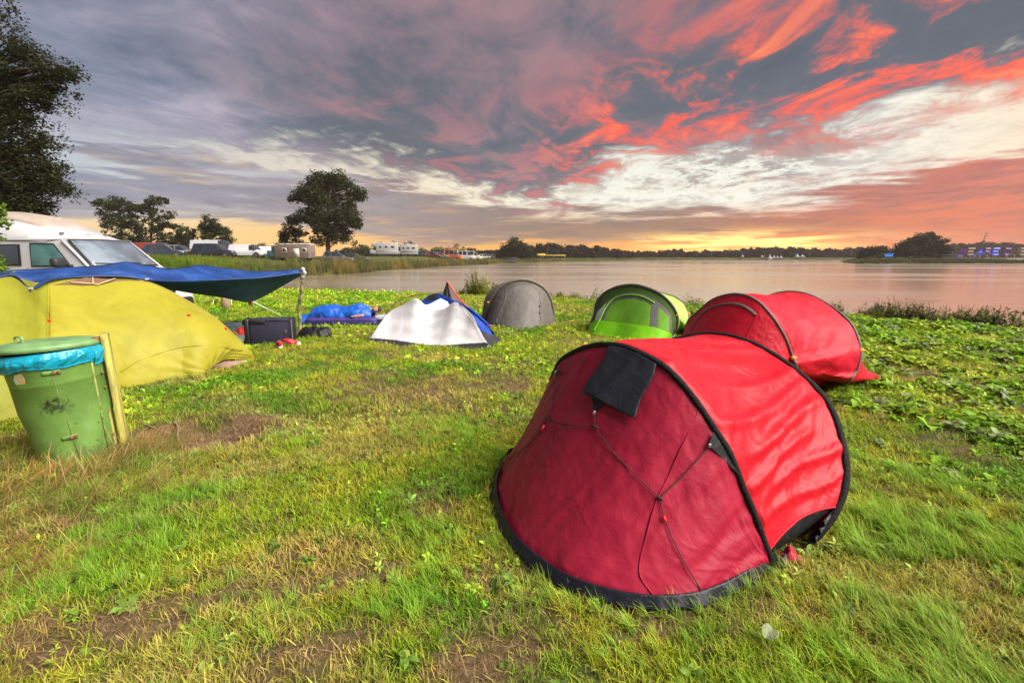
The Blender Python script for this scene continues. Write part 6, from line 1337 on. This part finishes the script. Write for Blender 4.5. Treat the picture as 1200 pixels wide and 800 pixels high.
def trees():
    TM['leaf'] = leafmat('tree_leaves', (1, 1, 1), .30, .55); TM['bark'] = mat('tree_bark', (.055, .042, .030), .9, var=.4, vscale=6, bump=.8, bscale=14)
    Y = 16.0; b = [B(-30, 100, Y, 62), B(10, 95, Y, 34), B(-5, 55, Y, 22), B(35, 60, Y, 22, .6), B(68, 84, Y, 20, .5), B(84, 120, Y, 18, .45), B(100, 124, Y, 11, .5), B(110, 125, Y, 6, .6), B(20, 120, Y, 26), B(52, 118, Y, 24, .55), B(30, 155, Y, 30), B(52, 200, Y, 24, .6), B(20, 205, Y, 34), B(62, 223, Y, 20, .5), B(25, 240, Y, 30, .5), B(-25, 190, Y, 60), B(50, 165, Y, 17, .6), B(5, 25, Y, 10, .8), B(-40, 20, Y, 50), B(70, 96, Y, 14, .5), B(45, 245, Y, 20, .4), B(-60, 240, Y, 50)]
    tr = [D(-40, 330, Y), D(-38, 250, Y), D(-30, 150, Y), D(-28, 40, Y), D(-20, -30, Y)]; tr[0][2] = -.1
    R = tree('alder_tree', 'tall dark tree at the left edge towering over the white camper', (tr[0][0], Y, 0), tr, .28, b + [B(60, 105, Y, 16), B(45, 140, Y, 18), B(40, 185, Y, 22), B(30, 225, Y, 22)], 640, 76, .085, 3, .40, (.032, .040, .012), 300, gap=.39)
    # main tree by the water
    Y = 66.; b = [B(384, 226, Y, 24), B(360, 228, Y, 17, .7), B(408, 226, Y, 18), B(372, 212, Y, 12), B(395, 210, Y, 12, .7), B(385, 252, Y, 26), B(362, 255, Y, 17, .6), B(408, 252, Y, 16, .8), B(418, 236, Y, 10), B(345, 232, Y, 6, .6), B(418, 262, Y, 9, .7), B(375, 275, Y, 16, .7), B(398, 275, Y, 14, .7), B(424, 230, Y, 6)]
    tree('oak_tree', 'large round-crowned tree standing alone at the water beyond the tarp', at_ground(384, Y), [at_ground(384, Y), D(384.5, 285, Y), D(384, 260, Y), D(386, 235, Y), D(384, 212, Y)], .34, b, 520, 60, .30, 11, .85, (.044, .052, .015), 120, gap=.37)
    Y = 70.; b = [B(343, 270, Y, 13), B(330, 278, Y, 9, .6), B(352, 280, Y, 12), B(345, 258, Y, 8, .6), B(334, 288, Y, 9)]
    tree('alder_tree', 'smaller loose tree leaning out to the left of the large round tree', at_ground(348, Y), [at_ground(348, Y), D(347, 285, Y), D(343, 268, Y), D(342, 258, Y)], .16, b, 120, 50, .30, 21, .7, (.045, .055, .016), 30)
    # group on the left beyond the camper
    Y = 74.; G2 = 'alders behind the parked vehicles'
    b = [B(140, 240, Y, 12, .6), B(124, 246, Y, 11, .7), B(150, 258, Y, 14), B(132, 262, Y, 12), B(158, 244, Y, 9, .5), B(118, 238, Y, 7, .5), B(150, 276, Y, 16), B(134, 280, Y, 14)]
    tree('alder_tree', 'broad ragged tree, leftmost behind the camper roof', at_ground(142, Y), [at_ground(142, Y), D(142, 270, Y), D(140, 250, Y), D(138, 234, Y)], .25, b, 230, 50, .30, 31, .75, (.042, .054, .016), 60, group=G2)
    b = [B(182, 234, Y, 13, .42), B(170, 246, Y, 11, .5), B(195, 252, Y, 11, .45), B(180, 262, Y, 14, .6), B(198, 264, Y, 7, .5), B(176, 278, Y, 14), B(196, 282, Y, 12)]
    tree('alder_tree', 'slim open tree with flat tiers right beside the broad ragged one', at_ground(178, Y), [at_ground(177, Y), D(177, 280, Y), D(178.5, 255, Y), D(182, 230, Y)], .24, b, 190, 46, .30, 41, .6, (.042, .054, .016), 60, group=G2)
    b = [B(248, 264, Y, 12, .6), B(238, 272, Y, 12, .6), B(258, 274, Y, 11, .6), B(246, 284, Y, 16), B(264, 282, Y, 8, .5), B(243, 256, Y, 5)]
    tree('alder_tree', 'low spreading tree above the white high-roof van', at_ground(248, Y), [at_ground(248, Y), D(247, 285, Y), D(246, 268, Y), D(245, 256, Y)], .2, b, 170, 48, .30, 51, .7, (.042, .054, .016), 40, group=G2)
    for i, (u, v, r, lab) in enumerate(((215, 274, 11, 'bush with a pointed top between the slim tree and the low spreading one'), (224, 286, 13, 'rounded bush right below the pointed-top one'), (205, 288, 12, 'bush at the right foot of the slim open tree'), (160, 291, 14, 'dark bush at the foot of the broad ragged tree'), (125, 292, 14, 'dark bush peeping over the left part of the camper roof'))):
        tree('bush', lab, at_ground(u, Y), [at_ground(u, Y), D(u, v, Y)], .1, [B(u, v, Y, r), B(u - 6, v + 6, Y, r * .7), B(u + 7, v + 5, Y, r * .7)], 60, 44, .3, 60 + i, .7, (.042, .056, .018), 12, 'bush')
    # pale far trees between
    for i, (u, v, r, y, lab) in enumerate(((294, 293, 7, 150, 'pale distant tree above the small white van'), (305, 291, 8, 150, 'pale distant rounded tree left of the old camper'), (278, 296, 5, 160, 'tiny distant tree above the tail of the white high-roof van'), (328, 294, 9, 120, 'distant dark shrub behind the old camper roof'), (421, 290, 11, 130, 'distant tree right beside the large round tree'), (430, 296, 8, 130, 'distant low tree left of the motorhomes'),
                                         (448, 288, 7, 170, 'distant tree behind the left motorhome'), (463, 289, 6, 175, 'distant tree between the two motorhomes'), (480, 290, 8, 170, 'distant tree behind the right motorhome'), (496, 296, 6, 180, 'low distant tree right of the motorhomes'), (511, 295, 6, 180, 'low distant tree above the crimson car'), (521, 293, 7, 180, 'distant tree left of the orange van'), (538, 293, 8, 180, 'distant tree behind the orange van'), (553, 294, 5, 185, 'small distant tree behind the cream box camper'))):
        tree('distant_tree', lab, at_ground(u, y), [at_ground(u, y), D(u, v, y)], .2, [B(u, v, y, r), B(u - r * .6, v + r * .5, y, r * .7), B(u + r * .7, v + r * .5, y, r * .7)], 60, 34, .42, 80 + i, 1.1, (.050, .062, .026), 8)
    # dark clump at the water
    Y = 150
    for i, (u, v, r, lab) in enumerate(((604, 287, 10, 'taller dark tree in the clump at the water behind the ridge tents'), (593, 292, 8, 'lower dark tree at the left end of the clump at the water'), (615, 293, 7, 'lower dark tree at the right end of the clump at the water'))):
        tree('willow_tree', lab, at_ground(u, Y), [at_ground(u, Y), D(u, v - r, Y)], .3, [B(u, v, Y, r), B(u - r * .5, v + 6, Y, r * .8), B(u + r * .6, v + 6, Y, r * .8), B(u, v + 9, Y, r * .8)], 150, 46, .5, 120 + i, 1.4, (.028, .036, .012), 12)
    # right spit
    Y = 138; b = [B(1083, 284, Y, 12), B(1064, 290, Y, 11), B(1098, 286, Y, 11), B(1056, 297, Y, 9), B(1104, 295, Y, 8), B(1080, 297, Y, 14), B(1090, 277, Y, 5), B(1101, 278, Y, 4)]
    tree('willow_tree', 'big rounded lakeside tree, largest on the right spit', at_ground(1082, Y), [at_ground(1082, Y), D(1082, 290, Y), D(1084, 280, Y)], .35, b, 420, 50, .5, 131, 1.3, (.030, .038, .014), 30)
    for i, (u, v, r, lab) in enumerate(((1024, 294, 8, 'low bush at the left end of the right spit'), (1013, 297, 5, 'lowest outer bush at the tip of the right spit'), (1034, 295, 6, 'low bush just left of the glowing blue crown'))):
        tree('bush', lab, at_ground(u, Y), [at_ground(u, Y), D(u, v, Y)], .15, [B(u, v, Y, r), B(u - r * .7, v + 4, Y, r * .7), B(u + r * .8, v + 3, Y, r * .7)], 70, 40, .5, 140 + i, 1.2, (.034, .042, .016), 8, 'bush')
    # far woods
    r = np.random.default_rng(5)
    def wood(name, segs, seed, base, ysp=14, size=1.5):
        bl = []
        for (u0, v0, u1, v1, y) in segs:
            nb = max(2, int(abs(u1 - u0) / 5))
            for k in range(nb):
                t = (k + r.uniform(0, 1)) / nb; u = u0 + (u1 - u0) * t; v = v0 + (v1 - v0) * t + r.uniform(-1.0, 2.0); yy = y + r.uniform(0, ysp); p = D(u, v, yy); rad = r.uniform(3.2, 5.5) * yy / FPX
                bl.append((p[0], p[1], p[2] - rad * .8, rad, .9)); bl.append((p[0] + r.normal() * 2, p[1] + 3, max(1, p[2] - rad * 2), rad * 1.2, .8)); bl.append((p[0] + r.normal() * 2, p[1] - 2, 2.0, rad, .7))
        o, _ = crown_mesh(name, bl, len(bl) * 34, 36, size, TM['leaf'], None, seed, 1.6, .34, base, asp=.7); tag(o, kind='stuff')
    wood('far_wood', [(615, 292, 640, 288, 176), (640, 287, 700, 290, 205), (700, 290, 735, 295, 225)], 201, (.016, .017, .012), size=.8)
    wood('far_wood', [(565, 299, 590, 298, 178)], 202, (.03, .036, .02), size=1.0)
    wood('far_treeline', [(735, 297, 790, 294, 262), (790, 293, 812, 295, 268), (812, 294, 850, 295, 262), (850, 293, 895, 292, 262), (895, 290, 960, 292, 264), (960, 292, 1010, 293, 262), (1000, 291, 1050, 293, 262), (1100, 290, 1180, 285, 300), (1110, 287, 1150, 286, 300), (1150, 285, 1210, 286, 300), (1210, 286, 1330, 286, 300), (1330, 286, 1500, 288, 290)], 203, (.018, .016, .014), size=1.0)
    wood('far_treeline', [(120, 297, 260, 298, 240), (260, 294, 345, 295, 200), (400, 293, 440, 294, 180), (430, 295, 570, 297, 215), (-200, 292, 120, 295, 200)], 204, (.026, .030, .018), size=1.0)
    # fresh green twigs in front of the camper at the left edge
    b = [B(-4, 262, 5.2, 10), B(-6, 285, 5.2, 12), B(-8, 245, 5.2, 8), B(-10, 310, 5.2, 12), B(-25, 270, 5.2, 22), B(2, 300, 5.2, 5)]
    q = D(-30, 300, 5.3); tree('young_bush', 'bright green leafy twigs reaching in at the left edge before the camper', (q[0], q[1], 0), [(q[0], q[1], -.05), (q[0], q[1], 1.0), (q[0] + .1, q[1], 1.9)], .03, b, 60, 14, .055, 77, .11, (.16, .26, .03), 30, 'bush')

# ------------------------------------------------------------------ low vegetation
def footprints():
    P = []
    C = np.array([.86, 2.84]); a = np.linspace(0, 2 * pi, 40)
    e = [G(u, v)[:2] for u, v in [(596, 534), (581, 555), (575, 587), (588, 629), (611, 659), (652.5, 691), (699, 710), (745, 720), (782, 722), (823.5, 717), (865, 698), (905, 668)]]
    U = np.array([.623, -.782]); V = np.array([.782, .623]); th = np.linspace(0, pi, 14)
    P.append(e + [C + .25 * V + .9 * cos(t) * U + .9 * sin(t) * V for t in th])
    U = np.array([.557, -.83]); V = np.array([.83, .557]); C = np.array([2.945, 5.387]); P.append([C + .72 * cos(t) * U + (1.1 if sin(t) > 0 else 1.15) * sin(t) * V for t in a])
    U = np.array([.704, -.71]); V = np.array([.71, .704]); C = np.array([2.632, 9.621]); P.append([C + .95 * cos(t) * U + .95 * sin(t) * V for t in a])
    C = np.array([.172, 11.086]); P.append([C + np.array([.85 * cos(t), 1.1 * sin(t)]) for t in a])
    P.append([G(u, v)[:2] for u, v in [(430, 402), (470, 406), (577, 410), (585, 400), (560, 380), (470, 385)]])
    P.append([G(u, v)[:2] for u, v in [(296, 421), (262, 429), (236, 440), (190, 446), (145, 456), (55, 484), (0, 494), (-80, 505), (-180, 512)]] + [(-9, 3.5), (-8, 7), (-6, 9)])
    P.append([(-4.9, 10.5), (-2.85, 10.5), (-2.85, 11.4), (-4.9, 11.4)]); P.append([G(u, v)[:2] for u, v in [(262, 379), (322, 379), (350, 396), (348, 403), (283, 408)]])
    b = G(88, 541)[:2] + np.array([-.08, .16]); P.append([b + .22 * np.array([cos(t), sin(t)]) for t in a])
    return P
def vegetation():
    gm = leafmat('grass_blade', (1, 1, 1), .38, .5, inst=True); lm = leafmat('weed_leaf', (1, 1, 1), .34, .6, inst=True)
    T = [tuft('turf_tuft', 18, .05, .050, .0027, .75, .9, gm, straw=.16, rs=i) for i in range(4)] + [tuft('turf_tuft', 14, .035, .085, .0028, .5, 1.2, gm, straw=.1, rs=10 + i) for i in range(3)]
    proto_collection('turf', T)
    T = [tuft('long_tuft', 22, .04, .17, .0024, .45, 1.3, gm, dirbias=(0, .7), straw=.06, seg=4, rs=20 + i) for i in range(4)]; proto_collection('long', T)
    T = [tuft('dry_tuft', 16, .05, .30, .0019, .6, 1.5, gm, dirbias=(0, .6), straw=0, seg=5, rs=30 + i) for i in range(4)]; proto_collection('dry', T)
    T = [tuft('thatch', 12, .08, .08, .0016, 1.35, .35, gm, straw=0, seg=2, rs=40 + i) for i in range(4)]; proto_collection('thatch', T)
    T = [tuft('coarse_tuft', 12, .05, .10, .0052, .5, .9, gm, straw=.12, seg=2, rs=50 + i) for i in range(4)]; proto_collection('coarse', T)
    T = [rosette('small_weed', 9, .06, .030, lm, .5, 1.0, rs=60 + i, rows=3) for i in range(4)] + [rosette('small_weed', 12, .045, .022, lm, .8, 1.0, stem=.05, rs=70 + i, rows=2) for i in range(3)]; proto_collection('weed', T)
    T = [rosette('seedling', 12, .10, .048, lm, .85, 1.5, lobed=True, rs=80 + i, rows=5) for i in range(5)] + [rosette('seedling', 14, .075, .042, lm, .6, 1.2, stem=.05, rs=90 + i, rows=4) for i in range(3)]; proto_collection('seedling', T)
    def herb(name, h, n, rs, lw=.05):
        r = np.random.default_rng(rs); parts = []; cols = []
        for s in range(n):
            a = r.uniform(0, 2 * pi); lean = r.uniform(.02, .3); P = np.array([(t * h * lean * cos(a) + .12 * cos(a * 3), t * h * lean * sin(a) + .12 * sin(a * 3), t * h * r.uniform(.8, 1)) for t in np.linspace(0, 1, 5)]); V, F = tube(P, np.linspace(.006, .002, 5), 4, False); parts.append((V, F)); cols += [np.array([1.1, .9, .7])] * len(V)
            for k in range(16):
                t = r.uniform(.15, 1) ; p = P[int(t * 4 * .999)]; V, F = leaf(p + r.normal(size=3) * .015, r.uniform(0, 2 * pi), lw * 2 * r.uniform(.5, 1.2) * (1.2 - .6 * t), lw * r.uniform(.35, .7), .6, 1.4, 2); parts.append((V, F)); cols += [np.array([1, 1, 1]) * r.uniform(.6, 1.4) * (np.array([1.5, 1, .8]) if t > .85 else 1)] * len(V)
        V, F = join(parts); o = mk(name, V, F, lm); add_col(o, 'blade', cols); return o
    proto_collection('herb', [herb('bank_weed', .55, 6, 100 + i) for i in range(4)])
    def reed(name, h, n, rs):
        o = tuft(name, n, .25, h, .012, .12, .5, gm, straw=.25, seg=3, rs=rs); return o
    proto_collection('reed', [reed('reed_clump', 1.9, 26, 110 + i) for i in range(4)])
    FP = footprints(); r = np.random.default_rng(99)
    def pts(n, r0, r1, az=61, x0=None):
        R = np.sqrt(r.uniform(r0 ** 2, r1 ** 2, n)); A = np.radians(r.uniform(-az, az, n)); x = R * np.sin(A); y = R * np.cos(A); return x, y
    def free(x, y, grow=0.0):
        ok = polydist(x, y, LAKE) * np.where(inpoly(x, y, LAKE), -1, 1) > .15
        for p in FP: ok &= ~inpoly(x, y, p)
        return ok
    def put(name, key, x, y, s, tint, bias=None, tilt=.15, zs=None, sink=0.0):
        n = len(x); z = ground_z(x, y) - sink; rot = np.stack([r.normal(size=n) * tilt, r.normal(size=n) * tilt, r.uniform(0, 2 * pi, n) if bias is None else r.normal(size=n) * bias[1] + bias[0]], 1)
        sc = np.stack([s, s, s * (zs if zs is not None else 1)], 1); scatter(name, key, np.stack([x, y, z], 1), rot, sc, r.integers(0, PROTO[key][1], n), np.clip(tint, 0, 1))
    def green(x, y, lo=.30, n2=1.0):
        """meadow colour map: yellow-green, fresher and drier patches"""
        n = len(x); a = fbm(x * .7, y * .7, 5); b = fbm(x * 2.3, y * 2.3, 15); c = fbm(x * .9 + 7, y * 1.4, 25)
        g1 = np.array([.235, .350, .022]); g2 = np.array([.120, .260, .016]); g3 = np.array([.34, .38, .035]); g4 = np.array([.40, .31, .12])
        t = g1[None] * np.ones((n, 1)); k = sstep(.5, .66, a)[:, None]; t = t * (1 - k) + g2 * k; k = sstep(.48, .62, b)[:, None] * .8; t = t * (1 - k) + g3 * k
        k = (sstep(.55, .68, c)[:, None] * .45 + .35 * (1 - turf_at(x, y))[:, None]); t = t * (1 - k) + g4 * k
        return t * r.uniform(.7, 1.35, n)[:, None] * (1 + r.normal(size=(n, 3)) * .05)
    # near turf
    x, y = pts(35000, .9, 4.2, 77); k = free(x, y) & (r.uniform(0, 1, len(x)) < turf_at(x, y) ** 1.5 * 1.0) ; x, y = x[k], y[k]
    put('meadow_grass', 'turf', x, y, r.uniform(.6, 1.2, len(x)) * (.75 + .5 * fbm(x * 1.5, y * 1.5, 33)), green(x, y))
    x, y = pts(37000, 4.0, 10.5, 68); k = free(x, y) & (r.uniform(0, 1, len(x)) < turf_at(x, y) ** 1.5); x, y = x[k], y[k]
    put('meadow_grass', 'turf', x, y, r.uniform(.8, 1.3, len(x)) * 1.15, green(x, y))
    x, y = pts(66000, 10, 27, 64); k = free(x, y) & (r.uniform(0, 1, len(x)) < turf_at(x, y)); x, y = x[k], y[k]
    put('meadow_grass', 'coarse', x, y, r.uniform(.8, 1.4, len(x)) * .85, green(x, y) * np.array([1.0, 1.05, .9]))
    # broad-leaved weeds everywhere
    x, y = pts(9000, .9, 7, 64); k = free(x, y) & (fbm(x * 1.4, y * 1.4, 83) > .52 - .05 * (x > 0)) & (r.uniform(0, 1, len(x)) < turf_at(x, y)); x, y = x[k], y[k]
    put('meadow_weeds', 'weed', x, y, r.uniform(.45, .9, len(x)), green(x, y) * np.array([.9, 1.1, 1.0]), tilt=.25)
    x, y = pts(22000, 6, 20, 60); k = free(x, y) & (fbm(x * .8, y * .8, 84) > .42); x, y = x[k], y[k]
    put('meadow_weeds', 'weed', x, y, r.uniform(.8, 1.5, len(x)), green(x, y) * np.array([1.05, 1.15, .9]), tilt=.25)
    x, y = pts(700, 1.0, 5, 64); k = free(x, y) & (r.uniform(0, 1, len(x)) < turf_at(x, y)); x, y = x[k], y[k]
    put('dock_leaves', 'seedling', x, y, r.uniform(.35, .75, len(x)), np.array([.12, .20, .03]) * r.uniform(.6, 1.3, len(x))[:, None], tilt=.3)
    # thatch and straw lying flat
    x, y = pts(26000, .9, 6.5, 66); k = free(x, y) & (r.uniform(0, 1, len(x)) < .30 + .6 * (1 - turf_at(x, y)) + .25 * (x < 0)); x, y = x[k], y[k]; n = len(x)
    tt = np.array([.40, .28, .15]) * r.uniform(.45, 1.2, n)[:, None]; put('straw_litter', 'thatch', x, y, r.uniform(.5, 1.3, n), tt, bias=(.35, .8), tilt=.12)
    # long wind-combed grass: right foreground, along the tent skirt, scattered tufts
    x, y = pts(17500, 1.0, 4.4, 75); dz = sstep(.9, 1.7, x - (y - 1.4) * .30) * sstep(3.6, 2.4, y); tent = polydist(x, y, FP[0]); dens = .75 * dz * (fbm(x * 1.3, y * 2.5, 93) > .42) + .40 * np.exp(-(tent / .09) ** 2) * (fbm(x * 3, y * 3, 23) > .42) + .42 * sstep(.60, .68, fbm(x * 2.1, y * 2.1, 94)) + .15 * (fbm(x * .9, y * .9, 95) > .56)
    dens = dens - 2 * np.exp(-(((x - 1.62) / .16) ** 2 + ((y - 2.15) / .22) ** 2)); k = free(x, y) & (r.uniform(0, 1, len(x)) < dens * turf_at(x, y)); x, y = x[k], y[k]; n = len(x); g = green(x, y) * .22 + np.array([.11, .25, .018]) * r.uniform(.7, 1.3, n)[:, None]
    put('long_grass', 'long', x, y, r.uniform(.5, .95, n) * (.8 + .35 * sstep(1, 2, x)), g, bias=(2.55, .5), tilt=.12)
    # dry tall grass round the bin and along the left edge
    x, y = pts(12000, 1.6, 6.0, 66); d1 = np.exp(-(((x + 3.15) / .62) ** 2 + ((y - 3.15) / .42) ** 2)) + .95 * sstep(-2.0, -2.8, x + (y - 2.4) * .30) * sstep(3.9, 3.0, y) + 2.4 * np.exp(-(((x + 3.02) / .17) ** 2 + ((y - 3.78) / .26) ** 2)) - 1.4 * np.exp(-(((x + 2.72) / .36) ** 2 + ((y - 3.92) / .36) ** 2)) + .5 * np.exp(-(polydist(x, y, FP[5]) / .16) ** 2)
    k = free(x, y) & (r.uniform(0, 1, len(x)) < d1 * .50); x, y = x[k], y[k]; n = len(x); mixk = np.clip(sstep(.42, .62, fbm(x * 3, y * 3, 12))[:, None] + .8 * np.exp(-(((x + 3.0) / .35) ** 2 + ((y - 3.75) / .4) ** 2))[:, None], 0, 1)
    tt = (np.array([.44, .33, .13]) * (1 - mixk) + np.array([.36, .20, .09]) * mixk) * r.uniform(.6, 1.2, n)[:, None]; gk = (r.uniform(0, 1, n) < .38)[:, None]; tt = np.where(gk, np.array([.15, .21, .04]) * r.uniform(.7, 1.3, n)[:, None], tt)
    put('dry_grass', 'dry', x, y, r.uniform(.5, 1.0, n), tt, bias=(.45, .7), tilt=.15)
    # seedling plot on the right
    x, y = pts(34000, 3.2, 15.5, 62); m_ = sstep(2.6, 4.2, x - (y - 4) * .12) ; k = free(x, y) & (r.uniform(0, 1, len(x)) < m_ * (.10 + .95 * sstep(.46, .58, fbm(x * 1.9, y * 2.6, 63))) * np.clip(y / 7, .35, 1)) & (y > 2.9); x, y = x[k], y[k]; n = len(x)
    c = fbm(x * 1.2, y * 1.2, 66); tt = np.array([.17, .31, .018]) * (1 - sstep(.45, .62, c))[:, None] + np.array([.27, .36, .030]) * sstep(.45, .62, c)[:, None]; pale = r.uniform(0, 1, n) < .12; tt[pale] = [.22, .28, .12]
    put('seedling_plants', 'seedling', x, y, r.uniform(.8, 1.8, n) * np.clip(y / 9 + .4, .7, 1.2), tt * r.uniform(.75, 1.2, n)[:, None], tilt=.2)
    # bank weeds
    nb = NEAR_BANK; seg = np.array([np.hypot(nb[i + 1][0] - nb[i][0], nb[i + 1][1] - nb[i][1]) for i in range(len(nb) - 1)]); cs = np.concatenate([[0], np.cumsum(seg)])
    def along(n, nb, cs):
        s = r.uniform(0, cs[-1], n); i = np.clip(np.searchsorted(cs, s) - 1, 0, len(nb) - 2); t = (s - cs[i]) / (cs[i + 1] - cs[i]); a = np.array(nb)[i]; b = np.array(nb)[i + 1]; return a * (1 - t[:, None]) + b * t[:, None]
    q = along(5200, nb, cs); x = q[:, 0] + r.normal(size=len(q)) * .3 - .0; y = q[:, 1] - np.abs(r.normal(size=len(q))) * .6 + .15
    h = .30 + .6 * sstep(.5, .72, fbm(x * .45, y * .45 + 3, 7)); lump = np.zeros(len(x))
    for u, v, w, s in ((560, 345, .85, 1.15), (598, 345, .5, .5), (690, 352, .55, .8), (815, 357, .45, .75), (1045, 372, .9, .70), (1095, 375, .9, .62), (1140, 380, .9, .55), (1180, 384, .7, .5), (375, 342, .8, .5)):
        p = G(u, v); lump = np.maximum(lump, s * np.exp(-((np.hypot(x - p[0], y - p[1])) / w) ** 2))
    h = np.where(lump > .1, lump * 1.1, h * .55); dark = np.clip(sstep(7, 10, x)[:, None] * .8 , 0, 1)
    tt = (np.array([.17, .21, .030]) * (1 - dark) + np.array([.085, .105, .030]) * dark) * r.uniform(.6, 1.4, len(x))[:, None]; put('bank_weeds', 'herb', x, y, np.clip(h * r.uniform(.6, 1.25, len(x)), .16, 1.5) * (1.25 + .75 * sstep(7, 9, x)), tt, zs=r.uniform(.8, 1.3, len(x)) * (1 - .20 * sstep(7, 9, x)), tilt=.35)
    q = along(4200, nb, cs); x = q[:, 0] + r.normal(size=len(q)) * .2; y = q[:, 1] - np.abs(r.normal(size=len(q))) * .5 + .2; put('bank_grass', 'dry', x, y, r.uniform(.6, 1.6, len(x)), green(x, y) * .8)
    # reeds on the far side of the inlet
    fb = [(p[0], p[1]) for p in FAR_BANK[-17:]]; seg = np.array([np.hypot(fb[i + 1][0] - fb[i][0], fb[i + 1][1] - fb[i][1]) for i in range(len(fb) - 1)]); cs2 = np.concatenate([[0], np.cumsum(seg)])
    q = along(9000, fb, cs2); d = np.abs(r.normal(size=len(q))); x = q[:, 0] - d * .9 + r.normal(size=len(q)) * .4; y = q[:, 1] + d * 1.6; n = len(x); far_ = np.clip(1.15 - y / 260, .5, 1)
    tt = np.array([.085, .100, .026]) * r.uniform(.5, 1.5, n)[:, None]; yel = fbm(x * .3, y * .2, 5) > .55; tt[yel] = tt[yel] * np.array([1.7, 1.4, 1.2])
    put('reed_bed', 'reed', x, y, far_ * r.uniform(.35, .85, n) * (.6 + .8 * fbm(x * .35, y * .2, 14)), tt, zs=r.uniform(.8, 1.2, n))
    fb3 = [(p[0], p[1]) for p in FAR_BANK[:-16]][1:]; seg = np.array([np.hypot(fb3[i + 1][0] - fb3[i][0], fb3[i + 1][1] - fb3[i][1]) for i in range(len(fb3) - 1)]); cs3 = np.concatenate([[0], np.cumsum(seg)])
    q = along(9000, fb3, cs3); x = q[:, 0] + r.normal(size=len(q)) * .5; y = q[:, 1] + np.abs(r.normal(size=len(q))) * 2.2; n = len(x); tt = np.array([.060, .070, .026]) * r.uniform(.6, 1.4, n)[:, None]; put('far_reed_bed', 'reed', x, y, r.uniform(.4, .8, n), tt, zs=r.uniform(.7, 1.0, n))
    # rough growth on the rising field beyond the inlet
    n = 16000; u = r.uniform(90, 450, n); yy = r.uniform(33, 66, n); x = (u - 600) / FPX * yy; y = yy; k = free(x, y) & (inpoly(x, y, LAKE) == False) & (y > 30); x, y = x[k], y[k]; n = len(x)
    tt = green(x, y) * np.array([.45, .52, .6]); put('field_grass', 'reed', x, y, r.uniform(.16, .38, n) * (1 + .6 * (fbm(x * .25, y * .25, 3) > .5)) * np.where(y > 46, .45, 1), tt, zs=r.uniform(.6, 1.2, n))
    x, y = x[::5], y[::5]; k = y < 45; x, y = x[k], y[k]; n = len(x); put('field_weeds', 'herb', x, y, r.uniform(1.0, 2.6, n), green(x, y) * np.array([.5, .65, .6]))
    # rough green between the camper and the inlet
    n = 16000; x = r.uniform(-32, -4, n); y = r.uniform(14, 27, n); k = free(x, y); x, y = x[k], y[k]; put('meadow_weeds', 'weed', x, y, r.uniform(1.2, 2.6, len(x)), green(x, y) * np.array([1.05, 1.2, .9]), tilt=.2)

def haze():
    V, F = box((0, 0, 11.5), (1340, 1340, 29)); m = bpy.data.materials.new('evening_haze'); m.use_nodes = True; nt = m.node_tree; nt.nodes.clear(); o_ = nt.nodes.new('ShaderNodeOutputMaterial'); v = nt.nodes.new('ShaderNodeVolumePrincipled')
    v.inputs['Color'].default_value = (.95, .80, .70, 1); v.inputs['Density'].default_value = .00028; v.inputs['Anisotropy'].default_value = .0; nt.links.new(v.outputs[0], o_.inputs['Volume'])
    o = mk('haze', V, F, m, smooth=False); tag(o, kind='stuff')
tent_materials()
build_ground()
haze()
for f in (red_tent, rear_red_tent, green_tent, grey_tent, white_tent, yellow_tent, litter_bin, suitcase, shoe_pair, small_things, sleeper, cars, camper_van, far_things, trees, vegetation):
    f()
